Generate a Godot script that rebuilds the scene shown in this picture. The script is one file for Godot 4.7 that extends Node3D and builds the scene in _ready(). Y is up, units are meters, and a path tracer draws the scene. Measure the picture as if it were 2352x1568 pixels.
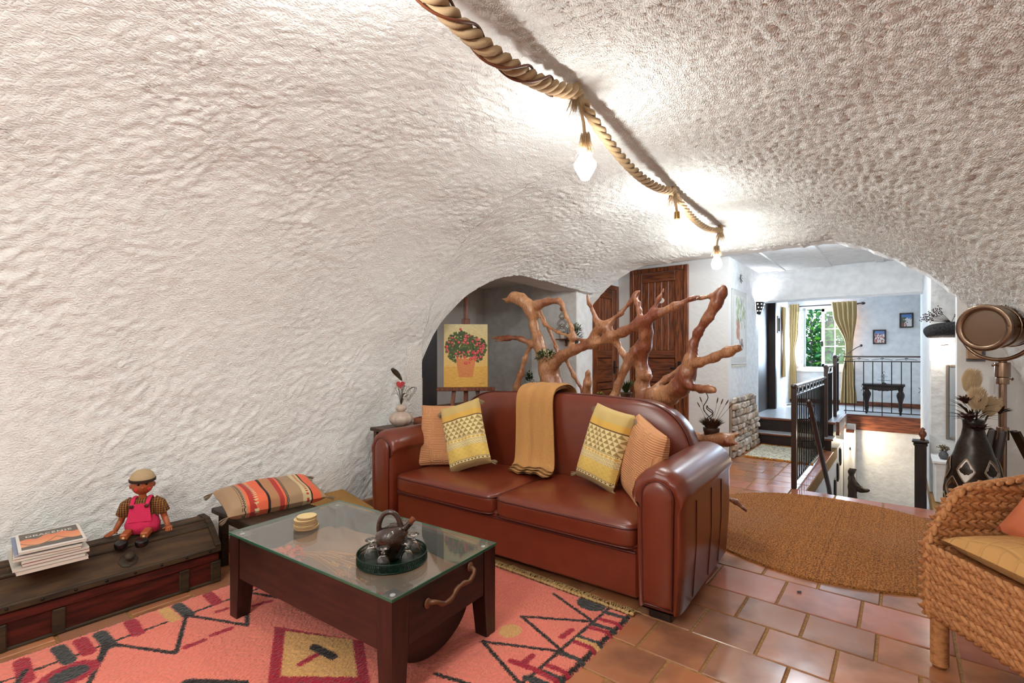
extends Node3D
# Camera of the photograph: focal length and principal point in pixels of the 2352 x 1568 frame, eye height in metres, yaw to the room's axes.
const FOC := 1110.0
const PX := 1176.0
const PY := 812.0
const EYE := 1.15
const YAW := deg_to_rad(39.0)
const BULB := 0.39   # energy of one rope bulb

var used_names := {}
var M := {}
var rng := RandomNumberGenerator.new()


func ray(u: float, v: float) -> Vector3:
	var x := (u - PX) / FOC
	return Vector3(cos(YAW) * x - sin(YAW), (PY - v) / FOC, -(sin(YAW) * x + cos(YAW)))

func on_y(u: float, v: float, y := 0.0) -> Vector3:
	var d := ray(u, v)
	return Vector3(0, EYE, 0) + d * ((y - EYE) / d.y)

func on_x(u: float, v: float, x: float) -> Vector3:
	var d := ray(u, v)
	return Vector3(0, EYE, 0) + d * (x / d.x)

func on_z(u: float, v: float, z: float) -> Vector3:
	var d := ray(u, v)
	return Vector3(0, EYE, 0) + d * (z / d.z)

func at_depth(u: float, v: float, t: float) -> Vector3:
	return Vector3(0, EYE, 0) + ray(u, v) * t


class Geo:
	var v := PackedVector3Array()
	var t := PackedVector2Array()
	var c := PackedColorArray()
	var i := PackedInt32Array()
	var colored := false
	var col := Color.WHITE

	func vert(p: Vector3, uv := Vector2.ZERO) -> int:
		v.append(p)
		t.append(uv)
		c.append(col)
		return v.size() - 1

	func tri(a: int, b: int, d: int) -> void:
		i.append(a)
		i.append(b)
		i.append(d)

	func quad(a: int, b: int, d: int, e: int) -> void:
		tri(a, b, d)
		tri(a, d, e)

	func face(pts: Array) -> void:   # flat polygon, counterclockwise seen from outside
		var n := v.size()
		for k in pts.size():
			vert(pts[k], Vector2(pts[k].x + pts[k].z, pts[k].y + pts[k].z * 0.3))
		for k in range(1, pts.size() - 1):
			tri(n, n + k, n + k + 1)

	func facequad(a: Vector3, b: Vector3, d: Vector3, e: Vector3) -> void:  # with 0..1 texture coordinates
		var n := v.size()
		vert(a, Vector2(0, 1))
		vert(b, Vector2(1, 1))
		vert(d, Vector2(1, 0))
		vert(e, Vector2(0, 0))
		quad(n, n + 1, n + 2, n + 3)

	func box(ce: Vector3, s: Vector3, bev := 0.0, bas := Basis()) -> void:
		var h := s * 0.5
		bev = minf(bev, minf(h.x, minf(h.y, h.z)) * 0.9)
		var k := h - Vector3.ONE * bev
		for ax in 3:
			for sg in [-1.0, 1.0]:
				var a1 := (ax + 1) % 3
				var a2 := (ax + 2) % 3
				var q := []
				for st in [[-1, -1], [1, -1], [1, 1], [-1, 1]]:
					var p := Vector3.ZERO
					p[ax] = h[ax] * sg
					p[a1] = k[a1] * st[0]
					p[a2] = k[a2] * st[1]
					q.append(ce + bas * p)
				if sg < 0:
					q.reverse()
				face(q)
		if bev <= 0.0:
			return
		for ax in 3:    # edges along ax
			var a1 := (ax + 1) % 3
			var a2 := (ax + 2) % 3
			for s1 in [-1.0, 1.0]:
				for s2 in [-1.0, 1.0]:
					var q := []
					for st in [[0, -1], [1, -1], [1, 1], [0, 1]]:
						var p := Vector3.ZERO
						p[ax] = k[ax] * st[1]
						p[a1] = (h[a1] if st[0] == 0 else k[a1]) * s1
						p[a2] = (k[a2] if st[0] == 0 else h[a2]) * s2
						q.append(ce + bas * p)
					if s1 * s2 > 0:
						q.reverse()
					face(q)
		for s1 in [-1.0, 1.0]:
			for s2 in [-1.0, 1.0]:
				for s3 in [-1.0, 1.0]:
					var q := [ce + bas * Vector3(h.x * s1, k.y * s2, k.z * s3), ce + bas * Vector3(k.x * s1, h.y * s2, k.z * s3), ce + bas * Vector3(k.x * s1, k.y * s2, h.z * s3)]
					if s1 * s2 * s3 < 0:
						q.reverse()
					face(q)

	func grid(nu: int, nv: int, fn: Callable, wrap_u := false, wrap_v := false, flip := false) -> void:
		var n := v.size()
		for a in nu + 1:
			for b in nv + 1:
				vert(fn.call(float(a) / nu, float(b) / nv), Vector2(float(a) / nu, float(b) / nv))
		var w := nv + 1
		for a in nu:
			for b in nv:
				var p := n + a * w + b
				var pa := p + w
				if wrap_u and a == nu - 1:
					pa = n + b
				var p1 := p + 1
				var pa1 := pa + 1
				if wrap_v and b == nv - 1:
					p1 = n + a * w
					pa1 = pa - b
				if flip:
					quad(p, p1, pa1, pa)
				else:
					quad(p, pa, pa1, p1)

	func tube(pts: Array, rad, sides := 8, caps := true, flat := 1.0, uvlen := 1.0) -> void:
		var n := v.size()
		var m := pts.size()
		var dir: Vector3 = (pts[1] - pts[0]).normalized()
		var up := Vector3.UP if absf(dir.y) < 0.9 else Vector3.RIGHT
		var nx := dir.cross(up).normalized()
		var run := 0.0
		for k in m:
			var d: Vector3 = dir
			if k > 0 and k < m - 1:
				d = (pts[k + 1] - pts[k - 1]).normalized()
			elif k == m - 1:
				d = (pts[k] - pts[k - 1]).normalized()
			elif m > 1:
				d = (pts[1] - pts[0]).normalized()
			nx = (nx - d * nx.dot(d)).normalized()
			var ny := d.cross(nx)
			if k > 0:
				run += (pts[k] - pts[k - 1]).length()
			var r: float = rad[k] if rad is Array else rad
			for j in sides:
				var a := TAU * j / sides
				vert(pts[k] + (nx * cos(a) + ny * sin(a) * flat) * r, Vector2(float(j) / sides, run * uvlen))
		for k in m - 1:
			for j in sides:
				var j1 := (j + 1) % sides
				quad(n + k * sides + j, n + k * sides + j1, n + (k + 1) * sides + j1, n + (k + 1) * sides + j)
		if caps:
			for e in 2:
				var b := n if e == 0 else n + (m - 1) * sides
				var ce := vert(pts[0] if e == 0 else pts[m - 1])
				for j in sides:
					var j1 := (j + 1) % sides
					if e == 0:
						tri(ce, b + j1, b + j)
					else:
						tri(ce, b + j, b + j1)

	func lathe(prof: Array, seg := 24, xf := Transform3D()) -> void:   # profile of Vector2(radius, height), from bottom outside to top
		var n := v.size()
		var m := prof.size()
		for k in m:
			for j in seg + 1:
				var a := TAU * j / seg
				vert(xf * Vector3(prof[k].x * cos(a), prof[k].y, -prof[k].x * sin(a)), Vector2(float(j) / seg, float(k) / (m - 1)))
		for k in m - 1:
			for j in seg:
				var p := n + k * (seg + 1) + j
				quad(p, p + 1, p + seg + 2, p + seg + 1)

	func ball(ce: Vector3, r: Vector3, seg := 12, rings := 8, bas := Basis()) -> void:
		var n := v.size()
		for k in rings + 1:
			var th := PI * k / rings
			for j in seg + 1:
				var a := TAU * j / seg
				vert(ce + bas * (Vector3(sin(th) * cos(a), -cos(th), -sin(th) * sin(a)) * r), Vector2(float(j) / seg, float(k) / rings))
		for k in rings:
			for j in seg:
				var p := n + k * (seg + 1) + j
				quad(p, p + 1, p + seg + 2, p + seg + 1)

	func extrude(poly: PackedVector2Array, depth: float, xf := Transform3D()) -> void:  # polygon in x,y; from z = -depth/2 to depth/2
		if Geometry2D.is_polygon_clockwise(poly):
			poly = poly.duplicate()
			poly.reverse()
		# Godot's is_polygon_clockwise is for y down: here poly runs counterclockwise with y up after this check or its reverse
		var area := 0.0
		for k in poly.size():
			var q := poly[(k + 1) % poly.size()]
			area += poly[k].x * q.y - q.x * poly[k].y
		if area < 0:
			poly = poly.duplicate()
			poly.reverse()
		var tr := Geometry2D.triangulate_polygon(poly)
		var b := Rect2(poly[0], Vector2.ZERO)
		for p in poly:
			b = b.expand(p)
		for sg in [1.0, -1.0]:
			var n := v.size()
			for p in poly:
				vert(xf * Vector3(p.x, p.y, depth * 0.5 * sg), Vector2((p.x - b.position.x) / b.size.x, 1.0 - (p.y - b.position.y) / b.size.y))
			for k in range(0, tr.size(), 3):
				var a := poly[tr[k]]
				var e := poly[tr[k + 1]]
				var g := poly[tr[k + 2]]
				var ccw := (e - a).cross(g - a) > 0
				if ccw == (sg > 0):
					tri(n + tr[k], n + tr[k + 1], n + tr[k + 2])
				else:
					tri(n + tr[k], n + tr[k + 2], n + tr[k + 1])
		for k in poly.size():
			var p := poly[k]
			var q := poly[(k + 1) % poly.size()]
			face([xf * Vector3(p.x, p.y, -depth * 0.5), xf * Vector3(q.x, q.y, -depth * 0.5), xf * Vector3(q.x, q.y, depth * 0.5), xf * Vector3(p.x, p.y, depth * 0.5)])

	func add(g: Geo, xf := Transform3D()) -> void:
		var n := v.size()
		for k in g.v.size():
			v.append(xf * g.v[k])
		t.append_array(g.t)
		c.append_array(g.c)
		for k in g.i:
			i.append(k + n)
		colored = colored or g.colored

	func mesh() -> ArrayMesh:
		var n := PackedVector3Array()
		n.resize(v.size())
		var r := PackedInt32Array()
		r.resize(i.size())
		for k in range(0, i.size(), 3):
			var a := i[k]
			var b := i[k + 1]
			var d := i[k + 2]
			var x := (v[b] - v[a]).cross(v[d] - v[a])
			n[a] += x
			n[b] += x
			n[d] += x
			r[k] = a
			r[k + 1] = d
			r[k + 2] = b
		for k in n.size():
			n[k] = n[k].normalized() if n[k].length_squared() > 1e-20 else Vector3.UP
		var arr := []
		arr.resize(Mesh.ARRAY_MAX)
		arr[Mesh.ARRAY_VERTEX] = v
		arr[Mesh.ARRAY_NORMAL] = n
		arr[Mesh.ARRAY_TEX_UV] = t
		if colored:
			arr[Mesh.ARRAY_COLOR] = c
		arr[Mesh.ARRAY_INDEX] = r
		var out := ArrayMesh.new()
		out.add_surface_from_arrays(Mesh.PRIMITIVE_TRIANGLES, arr)
		return out


func numbered(called: String) -> String:
	var n: int = used_names.get(called, 0)
	used_names[called] = n + 1
	return called if n == 0 else "%s_%03d" % [called, n]

func thing(called: String, label: String, category: String, pos := Vector3.ZERO, turn := 0.0, group := "") -> Node3D:
	var o := Node3D.new()
	o.name = numbered(called)
	add_child(o)
	o.position = pos
	o.rotation_degrees.y = turn
	o.set_meta("label", label)
	o.set_meta("category", category)
	if group:
		o.set_meta("group", group)
	return o

func part(parent: Node3D, called: String, g, mat: Material, label := "") -> MeshInstance3D:
	var o := MeshInstance3D.new()
	o.name = called
	o.mesh = g.mesh() if g is Geo else g
	o.material_override = mat
	parent.add_child(o, true)
	if label:
		o.set_meta("label", label)
	return o

func single(called: String, label: String, category: String, g, mat: Material, pos := Vector3.ZERO, turn := 0.0, group := "") -> MeshInstance3D:
	var o := MeshInstance3D.new()
	o.name = numbered(called)
	o.mesh = g.mesh() if g is Geo else g
	o.material_override = mat
	add_child(o)
	o.position = pos
	o.rotation_degrees.y = turn
	o.set_meta("label", label)
	o.set_meta("category", category)
	if group:
		o.set_meta("group", group)
	return o

func struct(called: String, g, mat: Material, label := "", category := "") -> Node3D:
	var o: Node3D
	if g == null:
		o = Node3D.new()
	else:
		o = MeshInstance3D.new()
		o.mesh = g.mesh() if g is Geo else g
		o.material_override = mat
	o.name = numbered(called)
	add_child(o)
	o.set_meta("kind", "structure")
	if label:
		o.set_meta("label", label)
	if category:
		o.set_meta("category", category)
	return o

func gbox(ce: Vector3, s: Vector3, bev := 0.0, bas := Basis()) -> Geo:
	var g := Geo.new()
	g.box(ce, s, bev, bas)
	return g

func gspan(lo: Vector3, hi: Vector3, bev := 0.0) -> Geo:
	return gbox((lo + hi) * 0.5, (hi - lo).abs(), bev)

func smooth_path(p: Array, per := 6) -> Array:   # Catmull-Rom
	var out := []
	for k in p.size() - 1:
		var a = p[maxi(k - 1, 0)]
		var b = p[k]
		var d = p[k + 1]
		var e = p[mini(k + 2, p.size() - 1)]
		for s in per:
			var f := float(s) / per
			out.append(0.5 * ((2.0 * b) + (d - a) * f + (2.0 * a - 5.0 * b + 4.0 * d - e) * f * f + (3.0 * b - a - 3.0 * d + e) * f * f * f))
	out.append(p[p.size() - 1])
	return out

func mat(color: Color, rough := 0.7, o := {}) -> StandardMaterial3D:
	var m := StandardMaterial3D.new()
	m.albedo_color = color
	m.roughness = rough
	for k in o:
		m.set(k, o[k])
	return m

func noise(freq: float, oct := 4, type := FastNoiseLite.TYPE_SIMPLEX_SMOOTH, sd := 1, frac := FastNoiseLite.FRACTAL_FBM) -> FastNoiseLite:
	var n := FastNoiseLite.new()
	n.noise_type = type
	n.frequency = freq
	n.fractal_octaves = oct
	n.fractal_type = frac if oct > 1 else FastNoiseLite.FRACTAL_NONE
	n.seed = sd
	return n

func ntex(n: FastNoiseLite, cols := [], size := 512, offs := []) -> NoiseTexture2D:
	var t := NoiseTexture2D.new()
	t.width = size
	t.height = size
	t.seamless = true
	t.noise = n
	if cols.size() > 0:
		var g := Gradient.new()
		var o := PackedFloat32Array()
		for k in cols.size():
			o.append(offs[k] if offs.size() > k else float(k) / (cols.size() - 1))
		g.offsets = o
		g.colors = PackedColorArray(cols)
		t.color_ramp = g
	return t

func tex(im: Image) -> ImageTexture:
	return ImageTexture.create_from_image(im)

var shared := {}

func shared_tex(key: String, make: Callable) -> Texture2D:
	if not shared.has(key):
		shared[key] = make.call()
	return shared[key]

func wood(base: Color, dark: Color, grain := 2, rough := 0.5, sc := 3.0, sd := 3, extra := {}) -> StandardMaterial3D:   # grain runs along axis 0, 1 or 2
	var m := mat(base, rough, {"uv1_triplanar": true, "uv1_triplanar_sharpness": 4.0})
	var k := sd % 3
	m.albedo_texture = shared_tex("wood%d" % k, func(): return ntex(noise(0.02, 5, FastNoiseLite.TYPE_SIMPLEX_SMOOTH, 900 + k), [Color(0.56, 0.52, 0.50), Color(0.80, 0.78, 0.77), Color(0.96, 0.96, 0.96), Color(1, 1, 1)], 512, [0.22, 0.45, 0.65, 0.85]))
	var s := Vector3.ONE * sc
	s[grain] = sc * 0.12
	m.uv1_scale = s
	m.uv1_offset = Vector3(sd * 0.37, sd * 0.61, sd * 0.23)
	for q in extra:
		m.set(q, extra[q])
	return m

func cloth(base: Color, tone := 0.12, sc := 6.0, sd := 5, bump := 0.06, rough := 0.92) -> StandardMaterial3D:
	var m := mat(base, rough, {"uv1_triplanar": true})
	m.albedo_texture = shared_tex("cloth", func(): return ntex(noise(0.08, 4, FastNoiseLite.TYPE_SIMPLEX, 905), [Color(0.84, 0.83, 0.82), Color(0.95, 0.95, 0.95), Color(1, 1, 1)], 256))
	m.uv1_scale = Vector3.ONE * sc
	m.heightmap_enabled = bump > 0.0
	if bump > 0.0:
		m.heightmap_texture = shared_tex("weave", func(): return ntex(noise(0.25, 2, FastNoiseLite.TYPE_SIMPLEX, 906), [], 256))
		m.heightmap_scale = bump
	m.rim_enabled = true
	m.rim = 0.15
	m.rim_tint = 0.6
	return m


func _ready() -> void:
	rng.seed = 11
	build_view()
	build_materials()
	build_vault()
	build_floor()
	build_hall()
	build_landing()
	build_objects()


func build_view() -> void:
	var cam := Camera3D.new()
	cam.name = "camera"
	cam.projection = Camera3D.PROJECTION_FRUSTUM
	cam.near = 0.1
	cam.far = 200.0
	cam.size = 0.1 * 1568.0 / FOC
	cam.frustum_offset = Vector2(0, 0.1 * (PY - 784.0) / FOC)
	cam.position = Vector3(0, EYE, 0)
	cam.rotation.y = YAW
	add_child(cam)
	cam.current = true
	var env := Environment.new()
	env.background_mode = Environment.BG_SKY
	var sky := Sky.new()
	var sm := ProceduralSkyMaterial.new()
	sm.sky_top_color = Color(0.45, 0.62, 0.85)
	sm.sky_horizon_color = Color(0.8, 0.87, 0.93)
	sm.ground_bottom_color = Color(0.25, 0.28, 0.22)
	sm.ground_horizon_color = Color(0.6, 0.65, 0.62)
	sm.sky_energy_multiplier = 2.2
	sky.sky_material = sm
	env.sky = sky
	env.tonemap_mode = Environment.TONE_MAPPER_LINEAR
	env.tonemap_exposure = 1.0
	env.sdfgi_enabled = true
	env.ssao_enabled = true
	env.ssil_enabled = true
	var we := WorldEnvironment.new()
	we.name = "environment"
	we.environment = env
	add_child(we)
	var sun := DirectionalLight3D.new()   # sunlight on the trees outside
	sun.name = "sun"
	sun.light_color = Color(1.0, 0.95, 0.85)
	sun.light_energy = 5.0
	sun.light_angular_distance = 0.6
	sun.shadow_enabled = true
	sun.rotation_degrees = Vector3(-50, 150, 0)
	add_child(sun)
	daylight("window_daylight", Vector3(-1.05, 1.42, -9.46), Vector3(0, 0, 1), Vector2(0.75, 0.95), 8.0)


func daylight(called: String, pos: Vector3, to: Vector3, size: Vector2, e: float) -> void:   # sky light entering through a real opening
	var l := AreaLight3D.new()
	l.name = called
	l.area_size = size
	l.light_energy = e
	l.light_color = Color(0.80, 0.90, 1.0)
	l.area_range = 14.0
	l.shadow_enabled = true
	add_child(l)
	l.look_at_from_position(pos, pos + to)


func lamp_light(parent: Node3D, pos: Vector3, e: float, color := Color(1.0, 0.86, 0.68), size := 0.03) -> void:
	var l := OmniLight3D.new()
	l.name = "bulb_light"
	l.light_energy = e
	l.light_color = color
	l.light_size = size
	l.omni_range = 14.0
	l.omni_attenuation = 2.0
	l.shadow_enabled = true
	parent.add_child(l, true)
	l.position = pos


func build_materials() -> void:
	# plaster: trowelled lime on the left, rough cast on the right, smooth in the hall
	var pl := mat(Color(0.945, 0.945, 0.94), 0.95)
	pl.albedo_texture = ntex(noise(0.012, 4, FastNoiseLite.TYPE_SIMPLEX_SMOOTH, 21), [Color(0.965, 0.96, 0.955), Color(1, 1, 1)], 512)
	pl.heightmap_enabled = true
	var rn := noise(0.020, 5, FastNoiseLite.TYPE_SIMPLEX_SMOOTH, 22, FastNoiseLite.FRACTAL_RIDGED)
	pl.heightmap_texture = ntex(rn, [], 1024)
	pl.heightmap_scale = 0.42
	M.plaster = pl
	var rc := mat(Color(0.965, 0.955, 0.94), 0.97)
	rc.albedo_texture = pl.albedo_texture
	rc.heightmap_enabled = true
	rc.heightmap_texture = ntex(noise(0.05, 4, FastNoiseLite.TYPE_SIMPLEX, 23), [], 1024)
	rc.heightmap_scale = 0.75
	M.rough_cast = rc
	var hw := mat(Color(0.93, 0.93, 0.93), 0.9, {"uv1_triplanar": true, "uv1_world_triplanar": true, "uv1_scale": Vector3.ONE * 1.4})
	hw.albedo_texture = ntex(noise(0.01, 4, FastNoiseLite.TYPE_SIMPLEX_SMOOTH, 24), [Color(0.92, 0.92, 0.92), Color(1, 1, 1)], 512)
	hw.heightmap_enabled = true
	hw.heightmap_texture = ntex(noise(0.02, 5, FastNoiseLite.TYPE_SIMPLEX_SMOOTH, 25), [], 512)
	hw.heightmap_scale = 0.35
	M.white = hw
	M.alcove = mat(Color(0.93, 0.91, 0.89), 0.95, {"uv1_triplanar": true, "uv1_world_triplanar": true, "uv1_scale": Vector3.ONE * 1.6, "heightmap_enabled": true, "heightmap_texture": pl.heightmap_texture, "heightmap_scale": 0.8})
	M.smooth = mat(Color(0.88, 0.87, 0.86), 0.85, {"uv1_triplanar": true, "uv1_world_triplanar": true, "uv1_scale": Vector3.ONE * 1.2, "heightmap_enabled": true, "heightmap_texture": hw.heightmap_texture, "heightmap_scale": 0.25})
	M.grout = mat(Color(0.66, 0.50, 0.28), 0.9, {"uv1_triplanar": true, "uv1_world_triplanar": true, "uv1_scale": Vector3.ONE * 3.0})
	M.grout.albedo_texture = ntex(noise(0.05, 3, FastNoiseLite.TYPE_SIMPLEX, 26), [Color(0.75, 0.7, 0.65), Color(1, 1, 1)], 256)
	M.tiles = []
	var ts := [Color(0.70, 0.46, 0.32), Color(0.66, 0.44, 0.32), Color(0.73, 0.49, 0.35), Color(0.63, 0.44, 0.34), Color(0.71, 0.46, 0.31)]
	for k in ts.size():
		var tm := mat(ts[k], 0.24, {"uv1_triplanar": true, "uv1_world_triplanar": true, "uv1_scale": Vector3.ONE * 0.9})
		tm.albedo_texture = ntex(noise(0.012, 5, FastNoiseLite.TYPE_SIMPLEX_SMOOTH, 30 + k), [Color(0.78, 0.78, 0.80), Color(1, 1, 1), Color(1, 0.93, 0.88)], 256)
		tm.roughness_texture = ntex(noise(0.02, 4, FastNoiseLite.TYPE_SIMPLEX_SMOOTH, 40 + k), [Color(0.6, 0.6, 0.6), Color(1, 1, 1)], 256)
		tm.heightmap_enabled = true
		tm.heightmap_texture = tm.roughness_texture
		tm.heightmap_scale = 0.12
		M.tiles.append(tm)
	var pk := mat(Color(0.73, 0.47, 0.38), 0.2, {"uv1_triplanar": true, "uv1_world_triplanar": true, "uv1_scale": Vector3.ONE * 0.8})
	pk.albedo_texture = M.tiles[0].albedo_texture
	M.pink_tile = pk
	M.dark_wood = wood(Color(0.17, 0.075, 0.045), Color(0.07, 0.03, 0.02), 2, 0.45, 3.0, 51)
	M.dark_wood_x = wood(Color(0.17, 0.075, 0.045), Color(0.07, 0.03, 0.02), 0, 0.45, 3.0, 51)
	M.dark_wood_y = wood(Color(0.17, 0.075, 0.045), Color(0.07, 0.03, 0.02), 1, 0.45, 3.0, 51)
	M.door_wood = wood(Color(0.52, 0.27, 0.12), Color(0.19, 0.07, 0.025), 1, 0.4, 3.0, 52)
	M.iron = mat(Color(0.10, 0.075, 0.06), 0.45, {"metallic": 0.5})
	M.rail_wood = mat(Color(0.20, 0.10, 0.05), 0.3, {"clearcoat_enabled": true, "clearcoat": 0.5})
	M.landing = mat(Color(0.72, 0.72, 0.72), 0.28, {"uv1_triplanar": true, "uv1_world_triplanar": true, "uv1_scale": Vector3.ONE})
	M.landing.albedo_texture = hw.albedo_texture
	M.trim_wood = wood(Color(0.55, 0.30, 0.18), Color(0.38, 0.19, 0.11), 0, 0.5, 3.0, 53)


# ---------------------------------------------------------------- vault
func crown(z: float) -> float:
	var ks := [[1.6, 2.46], [-0.7, 2.45], [-1.97, 2.42], [-3.2, 2.275], [-4.3, 2.23], [-4.8, 2.2]]
	for k in ks.size() - 1:
		if z <= ks[k][0] and z >= ks[k + 1][0]:
			var f: float = (z - ks[k][0]) / (ks[k + 1][0] - ks[k][0])
			return lerpf(ks[k][1], ks[k + 1][1], smoothstep(0, 1, f) * 0.5 + f * 0.5)
	return 2.45 if z > 0 else 2.2

func vault_profile(n: int) -> Array:   # points (x, height share) evenly spaced along the cross-section, from the left floor to the right floor; share < 0: below the springing
	var raw := []
	for k in 20:
		raw.append(Vector2(-3.06 - 0.04 * k / 20.0, 0.6 * k / 20.0))
	for k in 201:
		var a := PI * 0.5 * k / 200.0
		raw.append(Vector2(-1.2 - 1.9 * pow(cos(a), 0.8), 0.6 + 1.75 * pow(sin(a), 0.8)))
	for k in range(1, 201):
		var a := PI * 0.5 * (1.0 - k / 200.0)
		raw.append(Vector2(-1.2 + 1.86 * pow(maxf(cos(a), 0), 0.97), 0.6 + 1.75 * pow(maxf(sin(a), 0), 0.97)))
	for k in range(1, 21):
		raw.append(Vector2(0.66, 0.6 * (1.0 - k / 20.0)))
	var run := [0.0]
	for k in range(1, raw.size()):
		run.append(run[k - 1] + raw[k].distance_to(raw[k - 1]))
	var total: float = run[run.size() - 1]
	var out := []
	var j := 0
	for k in n + 1:
		var s := total * k / n
		while j < raw.size() - 2 and run[j + 1] < s:
			j += 1
		var f: float = (s - run[j]) / maxf(run[j + 1] - run[j], 1e-6)
		out.append(raw[j].lerp(raw[j + 1], clampf(f, 0, 1)))
	return out

func arch_top(z: float) -> float:   # upper edge of the opening in the left side of the vault
	if z > -3.42:
		return 0.8 + 1.05 * sqrt(maxf(0.0, 1.0 - pow((z + 3.42) / 0.84, 2)))
	return 1.85 + 0.03 * (z + 3.42)

func build_vault() -> void:
	var n := 580
	var prof := vault_profile(n)
	var stroke := noise(1.0, 4, FastNoiseLite.TYPE_SIMPLEX_SMOOTH, 61, FastNoiseLite.FRACTAL_RIDGED)
	var lump := noise(1.0, 3, FastNoiseLite.TYPE_SIMPLEX_SMOOTH, 62)
	var warp := noise(1.0, 2, FastNoiseLite.TYPE_SIMPLEX_SMOOTH, 63)
	var pits := noise(1.0, 3, FastNoiseLite.TYPE_SIMPLEX, 64)
	var total := 0.0
	for k in n:
		total += prof[k].distance_to(prof[k + 1])
	var k_left := 0     # upper end of the left wall, the crown and lower end of the right haunch
	var k_crown := 0
	var k_right := n
	for k in n:
		if prof[k].x < -1.2 and prof[k].y < 1.3:
			k_left = k
		if prof[k].x < -1.195:
			k_crown = k
		if prof[k].x < 0.5:
			k_right = k
	var surf := func(fk: float, z: float) -> Vector3:
		var k := clampi(int(fk), 0, n - 1)
		var p: Vector2 = prof[k].lerp(prof[k + 1], fk - k)
		var tn: Vector2 = (prof[mini(k + 2, n)] - prof[maxi(k - 1, 0)]).normalized()
		var y := p.y
		if y > 0.6:
			y = 0.6 + (y - 0.6) * (crown(z) - 0.6) / 1.75
		# the far end is drawn down to a level lip
		var px := p.x
		if px > -1.2:   # the vault opens out on the right behind the armchair
			px = -1.2 + (px + 1.2) * (1.0 + 0.30 * smoothstep(-3.5, -2.2, z))
		var e := smoothstep(-4.42, -4.68, z)
		if y > 2.085:
			y = lerpf(y, 2.085, e)
		var s := total * fk / n
		var wx := warp.get_noise_2d(s * 2.2, z * 2.2) * 0.14
		var wz := warp.get_noise_2d(s * 2.2 + 40.0, z * 2.2) * 0.14
		var a := (s + wx) * 0.34 + (z + wz) * 0.94
		var b := -(s + wx) * 0.94 + (z + wz) * 0.34
		var left := smoothstep(-0.6, -1.7, p.x)
		var d := 0.0
		d += lump.get_noise_2d(s * 1.3, z * 1.3) * 0.02
		var m := 0.65 + 0.5 * warp.get_noise_2d(s * 0.8 + 9.0, z * 0.8)
		if left > 0.0:
			d += left * m * (stroke.get_noise_2d(a * 7.5, b * 22.0) * 0.012 + lump.get_noise_2d(s * 22.0, z * 18.0) * 0.010)
		if left < 1.0:
			d += (1.0 - left) * (pits.get_noise_2d(s * 25.0, z * 25.0) * 0.016)
		return Vector3(px + tn.y * d, maxf(y - tn.x * d, 0.0), z)
	var sheet := func(g: Geo, k0f: Callable, k1: float, z0: float, z1: float, nu: int, nz: int) -> void:
		var base := g.v.size()
		for b in nz + 1:
			var z := lerpf(z0, z1, float(b) / nz)
			var k0: float = k0f.call(z)
			for a in nu + 1:
				var fk := lerpf(k0, k1, float(a) / nu)
				g.vert(surf.call(fk, z), Vector2(total * fk / n / 0.36, z / 0.56))
		for b in nz:
			for a in nu:
				var p := base + b * (nu + 1) + a
				g.quad(p, p + 1, p + nu + 2, p + nu + 1)
	var k_of_y := func(y: float, z: float) -> float:   # place on the left side at a height
		var yy := y
		if y > 0.6:
			yy = 0.6 + (y - 0.6) * 1.75 / (crown(z) - 0.6)
		for k in n:
			if prof[k + 1].y >= yy:
				return k + (yy - prof[k].y) / maxf(prof[k + 1].y - prof[k].y, 1e-6)
		return n * 0.5
	var zero := func(_z: float) -> float: return 0.0
	var from_left := func(_z: float) -> float: return float(k_left)
	var from_crown := func(_z: float) -> float: return float(k_crown)
	var from_right := func(_z: float) -> float: return float(k_right)
	var from_arch := func(z: float) -> float: return k_of_y.call(arch_top(z), z)
	var wl := Geo.new()
	sheet.call(wl, zero, k_left, 1.7, 0.15, 30, 30)
	sheet.call(wl, zero, k_left, 0.15, -2.58, k_left, 230)
	struct("wall_left", wl, M.plaster, "white trowelled plaster wall rising into the vault")
	var ce := Geo.new()
	sheet.call(ce, from_left, k_crown, 1.7, 0.15, 60, 30)
	sheet.call(ce, from_left, k_crown, 0.15, -2.58, k_crown - k_left, 230)
	sheet.call(ce, from_arch, k_crown, -2.58, -4.7, k_crown - k_left, 180)
	var ceil := struct("ceiling", ce, M.plaster, "white plastered barrel vault")
	var rc := Geo.new()
	sheet.call(rc, from_crown, k_right, 1.7, -0.3, 60, 30)
	sheet.call(rc, from_crown, k_right, -0.3, -4.7, k_right - k_crown, 370)
	part(ceil, "rough_cast", rc, M.rough_cast, "rough cast plaster")
	var wr := Geo.new()
	sheet.call(wr, from_right, n, 1.7, -4.7, 60, 160)
	struct("wall_right", wr, M.rough_cast, "rough cast plaster wall at the foot of the vault")
	# soffit of the side arch
	var so := Geo.new()
	so.grid(60, 4, func(u, v):
		var z := lerpf(-2.58, -4.7, u)
		var p: Vector3 = surf.call(from_arch.call(z), z)
		return p + Vector3(-0.35, 0.02, 0) * v)
	part(ceil, "arch_soffit", so, M.plaster)
	# walls that close the room behind the camera and carry thickness round the vault
	struct("wall_back", gspan(Vector3(-3.3, 0, 1.7), Vector3(1.6, 2.6, 1.85)), M.smooth)
	var sh := Geo.new()
	sh.add(gspan(Vector3(-4.5, 2.6, -9.9), Vector3(1.6, 2.75, 1.85)))
	struct("ceiling", sh, M.smooth)
	struct("wall_left", gspan(Vector3(-4.5, -0.1, -4.7), Vector3(-4.3, 2.6, 1.85)), M.smooth)
	struct("wall_right", gspan(Vector3(1.4, -0.1, -9.9), Vector3(1.55, 2.6, 1.85)), M.smooth)
	# end of the vault: wall over the opening to the hall, following the arch
	var poly := PackedVector2Array()
	var lo := 0.0
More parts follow.
